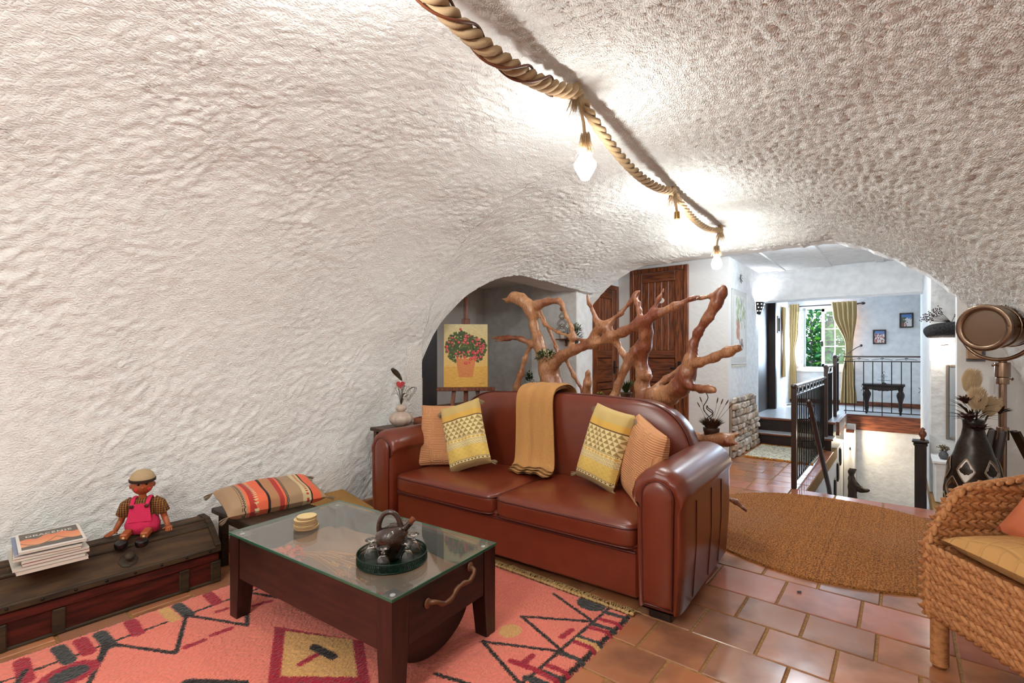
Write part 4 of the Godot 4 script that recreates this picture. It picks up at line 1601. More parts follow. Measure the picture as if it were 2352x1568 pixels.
func build_doll() -> void:
	# a plain jointed wooden doll in plaid shirt and pink dungarees, sitting on the chest lid
	var d := thing("wooden_doll", "jointed wooden doll in pink dungarees and plaid shirt sitting on the chest", "doll", Vector3(-2.845, 0.2985, -0.69), 58)
	d.scale = Vector3.ONE * 1.16
	var skin := mat(Color(0.62, 0.32, 0.16), 0.5)
	var pink := cloth(Color(0.86, 0.17, 0.36), 0.12, 9.0, 120, 0.04)
	var im := Image.create(64, 64, false, Image.FORMAT_RGB8)
	for y in 64:
		for x in 64:
			var c := Color(0.12, 0.10, 0.08)
			if (x / 8) % 2 == 0:
				c = c.lerp(Color(0.75, 0.55, 0.15), 0.45)
			if (y / 8) % 2 == 0:
				c = c.lerp(Color(0.65, 0.16, 0.10), 0.45)
			if x % 16 == 3 or y % 16 == 3:
				c = Color(0.78, 0.62, 0.25)
			im.set_pixel(x, y, c)
	var plaid := mat(Color.WHITE, 0.9, {"albedo_texture": tex(im), "uv1_triplanar": true, "uv1_scale": Vector3.ONE * 28.0})
	# torso (faces +z locally)
	var tg := Geo.new()
	tg.lathe([Vector2(0.002, 0.0), Vector2(0.050, 0.004), Vector2(0.056, 0.03), Vector2(0.046, 0.08), Vector2(0.043, 0.115), Vector2(0.034, 0.132), Vector2(0.014, 0.142), Vector2(0.001, 0.143)], 20)
	for k in tg.v.size():
		tg.v[k].z *= 0.72
	part(d, "shirt", tg, plaid)
	var bg := Geo.new()
	bg.lathe([Vector2(0.002, -0.002), Vector2(0.058, 0.0), Vector2(0.062, 0.03), Vector2(0.051, 0.062), Vector2(0.047, 0.07)], 24)
	for k in bg.v.size():
		bg.v[k].z *= 0.76
		bg.v[k] += Vector3(1, 0, 1) * 0.0025 * sin(bg.v[k].x * 160 + bg.v[k].y * 90)
	bg.grid(8, 8, func(u, v): return Vector3((u - 0.5) * lerpf(0.085, 0.066, v), 0.05 + v * 0.072, 0.040 - 0.006 * v + 0.004 * (1.0 - pow(u * 2 - 1, 2))))
	var trousers := part(d, "dungarees", bg, pink)
	for sx in [-1.0, 1.0]:
		var sg := Geo.new()
		sg.tube([Vector3(sx * 0.026, 0.118, 0.036), Vector3(sx * 0.027, 0.140, 0.016), Vector3(sx * 0.026, 0.143, -0.006), Vector3(sx * 0.025, 0.12, -0.030)], 0.0085, 6, true, 0.35)
		part(trousers, "strap", sg, pink)
		var bt := Geo.new()
		bt.ball(Vector3(sx * 0.026, 0.113, 0.042), Vector3(0.0085, 0.0085, 0.003), 12, 6)
		part(trousers, "button", bt, mat(Color(0.25, 0.10, 0.05), 0.3))
		# short sleeve and arm down to the lid
		var sl := Geo.new()
		sl.tube([Vector3(sx * 0.036, 0.128, 0), Vector3(sx * 0.056, 0.112, 0.0), Vector3(sx * 0.068, 0.072, -0.004)], [0.018, 0.024, 0.027], 14)
		part(d, "sleeve", sl, plaid)
		var ag := Geo.new()
		ag.tube([Vector3(sx * 0.066, 0.085, -0.004), Vector3(sx * 0.078, 0.042, -0.002)], [0.012, 0.011], 10)
		ag.tube([Vector3(sx * 0.077, 0.048, -0.002), Vector3(sx * 0.092, 0.012, 0.010)], [0.011, 0.009], 10)
		ag.ball(Vector3(sx * 0.098, 0.010, 0.020), Vector3(0.013, 0.0075, 0.013), 10, 6)
		for f in 4:
			var fx: float = sx * (0.090 + f * 0.006)
			ag.tube([Vector3(fx, 0.010, 0.028), Vector3(fx + sx * 0.004, 0.007, 0.040 + 0.003 * sin(f * 1.4)), Vector3(fx + sx * 0.006, 0.0035, 0.048 + 0.004 * sin(f * 1.4))], 0.0033, 6)
		ag.tube([Vector3(sx * 0.088, 0.011, 0.018), Vector3(sx * 0.078, 0.008, 0.030)], [0.004, 0.003], 6)
		part(d, "arm", ag, skin)
		# leg block, shin and shoe hanging over the ridge
		var lg := Geo.new()
		lg.box(Vector3(sx * 0.034, 0.012, 0.070), Vector3(0.026, 0.024, 0.052), 0.004, Basis(Vector3.RIGHT, 0.12))
		var leg := part(d, "leg", lg, skin)
		var sh := Geo.new()
		sh.tube([Vector3(sx * 0.034, 0.010, 0.092), Vector3(sx * 0.034, -0.012, 0.106)], 0.005, 8)
		part(leg, "shin_pin", sh, mat(Color(0.78, 0.60, 0.42), 0.5))
		var so := Geo.new()
		so.lathe([Vector2(0.001, 0), Vector2(0.020, 0), Vector2(0.022, 0.006), Vector2(0.021, 0.020), Vector2(0.017, 0.024), Vector2(0.001, 0.024)], 16, Transform3D(Basis(Vector3.RIGHT, 0.25), Vector3(sx * 0.034, -0.022, 0.112)))
		part(leg, "shoe", so, mat(Color(0.035, 0.03, 0.028), 0.3))
	# head
	var h := Node3D.new()
	h.name = "head"
	d.add_child(h)
	h.position = Vector3(0, 0.150, 0.004)
	h.rotation_degrees = Vector3(4, 18, 0)
	var ng := Geo.new()
	ng.tube([Vector3(0, -0.02, 0), Vector3(0, 0.012, 0)], 0.014, 10)
	ng.ball(Vector3(0, 0.044, 0), Vector3(0.038, 0.042, 0.038), 22, 16)
	ng.ball(Vector3(0, 0.040, 0.040), Vector3(0.006, 0.006, 0.006), 8, 6)
	for sx in [-1.0, 1.0]:
		ng.ball(Vector3(sx * 0.038, 0.040, -0.004), Vector3(0.006, 0.011, 0.009), 8, 6)
	part(h, "face", ng, skin)
	for sx in [-1.0, 1.0]:
		var e := Geo.new()
		e.ball(Vector3(sx * 0.013, 0.054, 0.0345), Vector3(0.0045, 0.006, 0.002), 8, 6)
		part(h, "eye", e, mat(Color(0.06, 0.04, 0.03), 0.2))
		var ck := Geo.new()
		ck.ball(Vector3(sx * 0.022, 0.032, 0.0300), Vector3(0.008, 0.007, 0.002), 10, 6, Basis(Vector3.UP, sx * 0.6))
		part(h, "cheek", ck, mat(Color(0.78, 0.16, 0.18), 0.6))
	var mo := Geo.new()
	mo.tube([Vector3(-0.009, 0.022, 0.034), Vector3(0, 0.0195, 0.0355), Vector3(0.009, 0.022, 0.034)], 0.0014, 5)
	part(h, "mouth", mo, mat(Color(0.45, 0.10, 0.08), 0.5))
	var bn := Geo.new()
	bn.lathe([Vector2(0.041, 0.062), Vector2(0.044, 0.066), Vector2(0.043, 0.076), Vector2(0.037, 0.090), Vector2(0.025, 0.101), Vector2(0.010, 0.106), Vector2(0.0005, 0.107)], 24)
	part(h, "cap", bn, cloth(Color(0.72, 0.62, 0.48), 0.15, 12.0, 121, 0.05))
	var bb := Geo.new()
	bb.lathe([Vector2(0.040, 0.058), Vector2(0.0455, 0.060), Vector2(0.0460, 0.070), Vector2(0.042, 0.072)], 24)
	part(h, "cap_band", bb, cloth(Color(0.20, 0.13, 0.07), 0.15, 12.0, 122, 0.05))


func build_stool() -> void:
	var sw := wood(Color(0.21, 0.16, 0.10), Color(0.05, 0.035, 0.02), 0, 0.5, 3.0, 130)
	var s := thing("low_stool", "low dark wooden stool with a striped cushion on it by the wall", "stool", Vector3(-2.695, 0, -1.20), 3)
	part(s, "seat", gbox(Vector3(0, 0.30, 0), Vector3(0.46, 0.028, 0.36), 0.005), sw)
	for sz in [-1.0, 1.0]:
		part(s, "apron", gbox(Vector3(0, 0.262, sz * 0.135), Vector3(0.38, 0.05, 0.018), 0.003), sw)
	for sx in [-1.0, 1.0]:
		part(s, "apron", gbox(Vector3(sx * 0.185, 0.262, 0), Vector3(0.018, 0.05, 0.25), 0.003), sw)
		for sz in [-1.0, 1.0]:
			part(s, "leg", gbox(Vector3(sx * 0.185, 0.143, sz * 0.135), Vector3(0.038, 0.286, 0.038), 0.003), sw)
	# striped cushion
	var im := Image.create(512, 256, false, Image.FORMAT_RGB8)
	var tan := Color(0.64, 0.52, 0.40)
	var sal := Color(0.88, 0.40, 0.27)
	var red := Color(0.66, 0.20, 0.17)
	var blk := Color(0.14, 0.09, 0.07)
	var crm := Color(0.80, 0.72, 0.55)
	for x in 512:
		var f := x / 512.0
		for y in 256:
			var c := tan
			if f > 0.13 and f < 0.165:
				c = blk if (x / 5 + y / 6) % 2 == 0 and (x / 5) % 3 != 2 else tan
			elif f >= 0.18 and f < 0.205:
				c = sal
			elif f >= 0.205 and f < 0.27:
				c = red
				if f > 0.245 and fposmod(y / 14.0, 1.0) < (f - 0.245) * 30.0:
					c = crm
			elif f >= 0.27 and f < 0.38:
				c = sal
				if f < 0.29 and fposmod(y / 14.0, 1.0) < 0.4:
					c = crm
			elif f >= 0.38 and f < 0.405:
				c = blk
			elif f >= 0.405 and f < 0.50:
				c = Color(0.68, 0.48, 0.34)
			elif f >= 0.50 and f < 0.545:
				c = red
			elif f >= 0.545 and f < 0.565:
				c = sal
			elif f >= 0.565 and f < 0.595:
				c = blk if (x / 4 + y / 6) % 2 == 0 else tan
			elif f >= 0.74 and f < 0.83:
				c = crm
				if f > 0.78 and f < 0.805 and fposmod(y / 12.0, 1.0) < 0.5:
					c = red
			elif f >= 0.83 and f < 0.845:
				c = blk
			elif f >= 0.845 and f < 0.94:
				c = sal
			im.set_pixel(x, y, c)
	var sm := mat(Color.WHITE, 0.92, {"albedo_texture": tex(im), "rim_enabled": true, "rim": 0.15})
	var p := thing("striped_cushion", "oblong tan and coral striped cushion on the low stool", "cushion", Vector3(-2.71, 0.372, -1.235))
	p.rotation_degrees = Vector3(-78, 84, 0)
	var pg := pillow(0.50, 0.30, 0.125, 0.04, 40, 24)
	part(p, "cover", pg, sm)
	var tm := tassel().mesh()
	for q in [[-1, -1], [-1, 1], [1, -1], [1, 1]]:
		var t := part(p, "tassel", tm, cloth(Color(0.55, 0.46, 0.37), 0.15, 10.0, 131, 0.0))
		put(t, Vector3(q[0] * 0.247, q[1] * 0.147, 0), Vector3(60, 0, q[0] * 60))
	# low sandy plaster ledge at the foot of the wall
	var lm := mat(Color(0.72, 0.54, 0.30), 0.95, {"uv1_triplanar": true, "uv1_world_triplanar": true, "uv1_scale": Vector3.ONE * 3.0, "heightmap_enabled": true, "heightmap_scale": 0.6})
	lm.heightmap_texture = M.plaster.heightmap_texture
	var lg := Geo.new()
	lg.extrude(PackedVector2Array([Vector2(-0.40, 0.0), Vector2(-0.02, 0.0), Vector2(-0.02, 0.13), Vector2(-0.05, 0.145), Vector2(-0.40, 0.20)]), 0.46, Transform3D(Basis(), Vector3(-2.66, 0, -1.66)))
	struct("trim_5", lg, lm, "low sandy plaster ledge beside the stool")


# ---------------------------------------------------------------- rugs
func stroke_on(im: Image, sc: float, org: Vector2, pts: Array, wid: float, col: Color, nz: FastNoiseLite, fill := false) -> void:
	# paints a yarn-edged stroke, or fills a polygon, given in metres on the floor (x, z)
	var q := PackedVector2Array()
	for p in pts:
		q.append((Vector2(p.x, p.z) - org) * sc)
	var b := Rect2(q[0], Vector2.ZERO)
	for p in q:
		b = b.expand(p)
	var w := wid * sc * 0.5
	b = b.grow(w + 5.0)
	for y in range(maxi(0, int(b.position.y)), mini(im.get_height(), int(b.end.y) + 1)):
		for x in range(maxi(0, int(b.position.x)), mini(im.get_width(), int(b.end.x) + 1)):
			var p := Vector2(x + nz.get_noise_2d(x, y) * 3.5, y + nz.get_noise_2d(x + 500, y) * 3.5)
			var hit := false
			if fill:
				hit = Geometry2D.is_point_in_polygon(p, q)
			else:
				for k in q.size() - 1:
					if Geometry2D.get_closest_point_to_segment(p, q[k], q[k + 1]).distance_to(p) < w:
						hit = true
						break
			if hit:
				im.set_pixel(x, y, col.darkened(0.12 * nz.get_noise_2d(x * 3.0, y * 3.0) + 0.03))

func build_rugs() -> void:
	var x0 := -2.587
	var x1 := -0.915
	var z0 := -1.965
	var z1 := 0.45
	var sc := 560.0
	var org := Vector2(x0, z0)
	var im := Image.create(int((x1 - x0) * sc), int((z1 - z0) * sc), false, Image.FORMAT_RGB8)
	var pinkc := Color(0.88, 0.49, 0.42)
	im.fill(pinkc)
	var nz := noise(0.25, 2, FastNoiseLite.TYPE_SIMPLEX, 140)
	var mag := Color(0.62, 0.05, 0.17)
	var gry := Color(0.19, 0.20, 0.20)
	var blk := Color(0.10, 0.06, 0.05)
	var yel := Color(0.84, 0.65, 0.40)
	var F := func(a: Array) -> Array:
		var o := []
		for k in range(0, a.size(), 2):
			o.append(on_y(a[k], a[k + 1], 0.02))
		return o
	# borders along the two long sides
	for bx in [x0 + 0.012, x0 + 0.168, x1 - 0.012, x1 - 0.105]:
		stroke_on(im, sc, org, [Vector3(bx, 0, z0), Vector3(bx, 0, z1)], 0.014, blk, nz)
	# blocks in the border by the chest
	for a in [[50, 1515, 62, 1560, mag], [135, 1485, 160, 1515, gry], [185, 1468, 205, 1495, mag], [230, 1452, 255, 1480, gry], [300, 1425, 318, 1452, mag], [378, 1398, 402, 1420, yel], [408, 1388, 435, 1410, gry], [478, 1362, 498, 1382, mag], [575, 1330, 602, 1345, mag]]:
		stroke_on(im, sc, org, F.call([a[0], a[1], a[2], a[3]]), 0.045, a[4], nz)
	# stripes in the border by the tiles
	for a in [[1388, 1403, 1437, 1417, gry], [1377, 1419, 1430, 1433, mag], [1363, 1431, 1420, 1447, gry], [1356, 1438, 1414, 1456, mag], [1331, 1460, 1389, 1479, gry], [1326, 1465, 1386, 1485, yel], [1322, 1472, 1379, 1493, mag], [1290, 1497, 1352, 1520, gry], [1260, 1525, 1324, 1552, mag], [1244, 1539, 1310, 1564, gry], [1226, 1555, 1281, 1580, gry]]:
		stroke_on(im, sc, org, F.call([a[0], a[1], a[2], a[3]]), 0.024, a[4], nz)
	var kz := -1.40
	var kk := 0
	for c in [mag, gry, yel, gry, mag, gry, mag, gry, mag, yel, gry, mag]:   # the border goes on out of the frame
		stroke_on(im, sc, org, [Vector3(x1 - 0.115, 0, kz), Vector3(x1 - 0.02, 0, kz)], 0.024, c, nz)
		kz += [0.055, 0.11, 0.03, 0.075, 0.13][kk % 5]
		kk += 1
	# zigzag along the chest side
	for a in [[245, 1470, 205, 1568], [245, 1475, 405, 1497], [405, 1497, 428, 1412], [428, 1410, 568, 1433], [568, 1433, 570, 1350], [570, 1358, 700, 1380], [250, 1478, 200, 1575]]:
		stroke_on(im, sc, org, F.call(a), 0.016, blk, nz)
	# zigzag by the tiles
	for a in [[1272, 1362, 1362, 1425], [1362, 1425, 1198, 1413], [1198, 1413, 1293, 1494], [1293, 1494, 1108, 1470], [1108, 1470, 1195, 1568], [1000, 1545, 1080, 1568]]:
		stroke_on(im, sc, org, F.call(a), 0.015, blk, nz)
	# dashes
	for a in [[428, 1483, 468, 1468], [488, 1456, 530, 1441], [500, 1402, 520, 1396], [585, 1388, 622, 1378], [1290, 1460, 1312, 1444], [1175, 1515, 1225, 1533], [1200, 1522, 1222, 1503]]:
		stroke_on(im, sc, org, F.call(a), 0.026, mag, nz)
	# central diamond
	stroke_on(im, sc, org, F.call([632, 1436, 835, 1470, 850, 1568, 615, 1568]), 0.0, mag, nz, true)
	stroke_on(im, sc, org, F.call([655, 1446, 810, 1466, 822, 1552, 645, 1550]), 0.0, yel, nz, true)
	stroke_on(im, sc, org, F.call([690, 1522, 738, 1495]), 0.026, mag, nz)
	stroke_on(im, sc, org, F.call([722, 1483, 765, 1505]), 0.034, blk, nz)
	# ring by the chest, cream patch, half ring at the fringe
	var disc := func(ce: Vector3, rx: float, rz: float, col: Color) -> void:
		var o := []
		for k in 20:
			o.append(ce + Vector3(cos(TAU * k / 20) * rx, 0, sin(TAU * k / 20) * rz))
		stroke_on(im, sc, org, o, 0.0, col, nz, true)
	var rc := on_y(160, 1545, 0.02)
	disc.call(rc, 0.075, 0.085, mag)
	disc.call(rc, 0.045, 0.055, gry)
	disc.call(on_y(1172, 1446, 0.02), 0.045, 0.05, yel)
	disc.call(on_y(1358, 1385, 0.02), 0.07, 0.055, gry)
	stroke_on(im, sc, org, F.call([430, 1562, 560, 1566]), 0.03, blk, nz)
	# the part nearer than the frame goes on with zigzag and diamond
	for k in 4:
		var za := -0.25 + k * 0.2
		stroke_on(im, sc, org, [Vector3(x0 + 0.14, 0, za), Vector3(x0 + 0.4, 0, za + 0.1), Vector3(x0 + 0.14, 0, za + 0.2)], 0.016, blk, nz)
		stroke_on(im, sc, org, [Vector3(x1 - 0.19, 0, za - 0.6), Vector3(x1 - 0.42, 0, za - 0.5), Vector3(x1 - 0.19, 0, za - 0.4)], 0.016, blk, nz)
	var rm := mat(Color(1.0, 0.97, 0.95), 0.95, {"albedo_texture": tex(im), "rim_enabled": true, "rim": 0.3, "heightmap_enabled": true, "heightmap_scale": 0.5, "uv2_scale": Vector3(5, 7, 1)})
	rm.heightmap_texture = ntex(noise(0.11, 3, FastNoiseLite.TYPE_SIMPLEX, 141), [], 1024)
	rm.detail_enabled = false
	var rug := thing("berber_rug", "pink shaggy berber rug with magenta and black motifs and cream fringe", "rug")
	var pile := noise(1.0, 3, FastNoiseLite.TYPE_SIMPLEX, 142)
	var g := Geo.new()
	g.grid(170, 250, func(u, v):
		var x := lerpf(x0, x1, u)
		var z := lerpf(z1, z0, v)
		var e := minf(minf(u, 1.0 - u) * (x1 - x0), minf(v, 1.0 - v) * (z1 - z0))
		var y := 0.017 * smoothstep(0.0, 0.02, e) + pile.get_noise_2d(x * 45.0, z * 45.0) * 0.0035 * smoothstep(0.0, 0.03, e)
		return Vector3(x + pile.get_noise_2d(z * 20.0, 5.0) * 0.006 * (1.0 - smoothstep(0.0, 0.05, e)), maxf(y, 0.0), z))
	for k in g.t.size():
		g.t[k] = Vector2(g.t[k].x, 1.0 - g.t[k].y)
	part(rug, "pile", g, rm)
	# knotted fringe along the far end
	var fm := cloth(Color(0.80, 0.66, 0.44), 0.15, 8.0, 143, 0.0)
	var r := RandomNumberGenerator.new()
	r.seed = 31
	var kn := Geo.new()
	for k in 84:
		kn.ball(Vector3(lerpf(x0 + 0.01, x1 - 0.01, k / 83.0), 0.012, z0 - 0.006 + r.randf_range(-0.003, 0.003)), Vector3(0.012, 0.008, 0.008), 7, 5)
	part(rug, "fringe_knots", kn, fm).set_meta("kind", "stuff")
	var fr := Geo.new()
	for k in 520:
		var x := lerpf(x0 + 0.005, x1 - 0.005, r.randf())
		var dx := r.randf_range(-0.03, 0.03)
		var ln := r.randf_range(0.035, 0.06)
		fr.tube([Vector3(x, 0.012, z0 - 0.008), Vector3(x + dx * 0.5, 0.014 + r.randf() * 0.008, z0 - 0.008 - ln * 0.5), Vector3(x + dx, 0.004, z0 - 0.008 - ln)], 0.0022, 4)
	part(rug, "fringe", fr, fm).set_meta("kind", "stuff")
	# round jute rug: coiled braid rings
	var jm := mat(Color.WHITE, 0.95, {"uv1_triplanar": true, "uv1_scale": Vector3.ONE * 2.5})
	jm.albedo_texture = ntex(noise(0.06, 4, FastNoiseLite.TYPE_SIMPLEX, 144), [Color(0.34, 0.20, 0.09), Color(0.62, 0.38, 0.17), Color(0.76, 0.50, 0.25)], 512, [0.25, 0.5, 0.8])
	var jr := thing("jute_rug", "round brown braided jute rug on the tiles beside the sofa", "rug", Vector3(-0.385, 0.0, -3.71))
	var R := 0.845
	var nr := 60
	var jg := Geo.new()
	var seg := 260
	for a in seg + 1:
		var an := TAU * a / seg
		for b in nr * 4 + 1:
			var f := float(b) / (nr * 4)
			var ring := f * nr
			var rr := f * R
			var y := 0.009 + 0.0045 * absf(sin(ring * PI)) * (0.75 + 0.25 * sin(an * maxf(8.0, floor(ring) * 6.0) + floor(ring) * 1.7))
			rr += 0.004 * sin(an * 7.0) * f + 0.003 * sin(an * 131.0) * f * smoothstep(0.97, 1.0, f)
			if b == nr * 4:
				y = 0.0
			jg.vert(Vector3(cos(an) * rr, y, -sin(an) * rr), Vector2(f, an))
	var wv := nr * 4 + 1
	for a in seg:
		for b in nr * 4:
			var p := a * wv + b
			jg.quad(p, p + 1, p + wv + 1, p + wv)
	part(jr, "braid", jg, jm)
	# dry leaf on the tiles
	var lp := on_y(1831, 1357, 0.0)
	var dl := Geo.new()
	leaf(dl, Vector3(0, 0.002, 0), Vector3(0.5, 0.06, 0.6), Vector3.UP, 0.035, 0.022)
	leaf(dl, Vector3(0, 0.0015, 0), Vector3(0.5, 0.05, 0.6), Vector3.UP, 0.034, 0.021)
	single("dry_leaf", "tiny dark dry leaf lying on a pink tile by the jute rug", "leaf", dl, mat(Color(0.20, 0.13, 0.11), 0.7, {"cull_mode": BaseMaterial3D.CULL_DISABLED}), lp)


# ---------------------------------------------------------------- rope with bulbs along the crown of the vault
func build_rope_lights() -> void:
	var jute := cloth(Color(0.68, 0.56, 0.42), 0.2, 9.0, 150, 0.15)
	var vine := mat(Color(0.36, 0.17, 0.07), 0.5)
	var brass := mat(Color(0.55, 0.42, 0.22), 0.3, {"metallic": 0.8})
	var zs := [1.5, 0.35, -0.75, -1.97, -3.2, -4.28]
	var hooks := []
	for z in zs:
		hooks.append(Vector3(-1.2, crown(z) - 0.035, z))
	var rope := thing("braided_rope", "thick braided jute rope swagged along the crown of the vault", "rope")
	for k in zs.size() - 1:
		var a: Vector3 = hooks[k]
		var b: Vector3 = hooks[k + 1]
		var n := 90
		var rad := [0.018, 0.018, 0.021, 0.0165, 0.0145][k] as float
		var sag := [0.13, 0.13, 0.12, 0.115, 0.085][k] as float
		for st in 3:
			var pts := []
			for q in n + 1:
				var f := float(q) / n
				var p := a.lerp(b, f) + Vector3(0, -sag * 4.0 * f * (1.0 - f), 0)
				var an := f * 46.0 + st * TAU / 3
				pts.append(p + Vector3(cos(an), sin(an), 0) * rad * 0.92)
			var g := Geo.new()
			g.tube(pts, rad * 0.78, 7, true, 1.0)
			part(rope, "strand", g, jute)
		if k == 2:
			for st in 2:
				var pts := []
				for q in n + 1:
					var f := float(q) / n * 0.86
					var p := a.lerp(b, f) + Vector3(0, -sag * 4.0 * f * (1.0 - f), 0)
					var an := f * 17.0 + st * 2.0
					pts.append(p + Vector3(cos(an), sin(an), 0) * (rad * 1.75))
				var g := Geo.new()
				g.tube(pts, 0.0055, 6)
				part(rope, "vine", g, vine, "dark rattan vine wound round the rope")
	var r := RandomNumberGenerator.new()
	r.seed = 77
	var fray := func(parent: Node3D, ce: Vector3, rad: float, length: float, num: int) -> void:
		var g := Geo.new()
		for q in num:
			var an := r.randf() * TAU
			var rr := rad * sqrt(r.randf())
			var p := ce + Vector3(cos(an) * rr, r.randf() * 0.01, sin(an) * rr)
			var l := length * r.randf_range(0.6, 1.1)
			var sp := r.randf_range(0.0, 0.35)
			g.tube([p, p + Vector3(cos(an) * l * sp * 0.3, -l * 0.5, sin(an) * l * sp * 0.3), p + Vector3(cos(an) * l * sp, -l, sin(an) * l * sp)], 0.0013, 3, false)
		part(parent, "frayed_fibres", g, jute).set_meta("kind", "stuff")
	for k in hooks.size():
		var g := Geo.new()
		g.tube([hooks[k] + Vector3(0, -0.03, 0), hooks[k] + Vector3(0, 0.04, 0)], 0.02, 8)
		part(rope, "binding", g, jute)
		fray.call(rope, hooks[k] + Vector3(0, 0.0, 0), 0.022, 0.10, 90)
	# bulbs
	var clear := mat(Color(1, 1, 1, 0.12), 0.03, {"transparency": BaseMaterial3D.TRANSPARENCY_ALPHA, "emission_enabled": true, "emission": Color(1.0, 0.96, 0.9), "emission_energy_multiplier": 0.55})
	var glow := mat(Color(1, 1, 1), 0.5, {"emission_enabled": true, "emission": Color(1.0, 0.95, 0.86), "emission_energy_multiplier": 5.0})
	var shapes := [
		[Vector2(0.012, 0.0), Vector2(0.017, -0.02), Vector2(0.030, -0.045), Vector2(0.042, -0.062), Vector2(0.040, -0.075), Vector2(0.024, -0.105), Vector2(0.014, -0.120), Vector2(0.0005, -0.123)],
		[Vector2(0.012, 0.0), Vector2(0.016, -0.018), Vector2(0.030, -0.032), Vector2(0.043, -0.055), Vector2(0.047, -0.078), Vector2(0.041, -0.102), Vector2(0.024, -0.120), Vector2(0.0005, -0.126)],
		[Vector2(0.011, 0.0), Vector2(0.014, -0.015), Vector2(0.024, -0.035), Vector2(0.030, -0.055), Vector2(0.028, -0.072), Vector2(0.018, -0.086), Vector2(0.0005, -0.090)]]
	var names := ["lit diamond shaped glass bulb hanging from the thick part of the rope", "lit round globe bulb hanging from the rope over the sofa back", "lit small pear shaped bulb hanging from the end of the rope"]
	for k in hooks.size():
		var kind := k - 3 if k >= 3 else k
		var lab: String = names[k - 3] if k >= 3 else ["lit diamond bulb at the rope end behind the armchair", "lit globe bulb on the rope nearest the added fill lantern", "lit pear bulb on the rope above the coffee table"][k]
		var tip: Vector3 = [Vector3(-1.2, 2.27, 1.5), Vector3(-1.2, 2.27, 0.35), Vector3(-1.2, 2.27, -0.75), on_x(1344, 338, -1.2), on_x(1555, 503, -1.2), on_x(1646, 583, -1.2)][k]
		var b := thing("rope_bulb", lab, "light bulb", tip, 0, "bulbs hanging from the rope")
		var hk: Vector3 = hooks[k] - tip
		var cg := Geo.new()
		cg.tube([Vector3(hk.x, hk.y, hk.z), Vector3(0, hk.y * 0.5, hk.z * 0.2), Vector3(0, 0.04, 0)], 0.008, 7)
		part(b, "cord", cg, jute)
		var sg := Geo.new()
		sg.lathe([Vector2(0.006, 0.055), Vector2(0.016, 0.050), Vector2(0.018, 0.045), Vector2(0.018, 0.004), Vector2(0.014, -0.004)].map(func(p): return Vector2(p.x, p.y)), 16)
		part(b, "socket", sg, brass)
		if k == 3 or k == 5:
			fray.call(b, Vector3(0, 0.06, 0), 0.022, 0.10 if k == 3 else 0.075, 120)
		var big := [1.32, 1.42, 1.45][kind] as float
		var pf: Array = shapes[kind].map(func(p): return p * big)
		pf.reverse()
		var bg := Geo.new()
		bg.lathe(pf, 24)
		part(b, "glass", bg, clear)
		var ig := Geo.new()
		var inner := []
		for p in pf:
			inner.append(Vector2(p.x * 0.36, p.y * 0.90 - 0.002))
		ig.lathe(inner, 16)
		part(b, "filament_glow", ig, glow)
		lamp_light(b, Vector3(0, -0.075, 0), BULB, Color(0.985, 1.0, 0.98), 0.025)
	# added fill light, unseen behind the camera, modelled as a paper lantern
	var pl := thing("fill_lantern", "added unseen fill lantern of white paper hanging behind the seating area", "lamp", Vector3(-0.75, 1.98, 1.0))
	var lg := Geo.new()
	lg.ball(Vector3.ZERO, Vector3.ONE * 0.18, 24, 16)
	part(pl, "fill_lantern_shade", lg, mat(Color(0.95, 0.93, 0.88), 0.9, {"emission_enabled": true, "emission": Color(1.0, 0.93, 0.84), "emission_energy_multiplier": 1.2}))
	var cg2 := Geo.new()
	cg2.tube([Vector3(0, 0.18, 0), Vector3(0, 0.40, 0)], 0.004, 6)
	part(pl, "cord", cg2, jute)
	lamp_light(pl, Vector3.ZERO, 1.5, Color(0.985, 1.0, 0.98), 0.17)


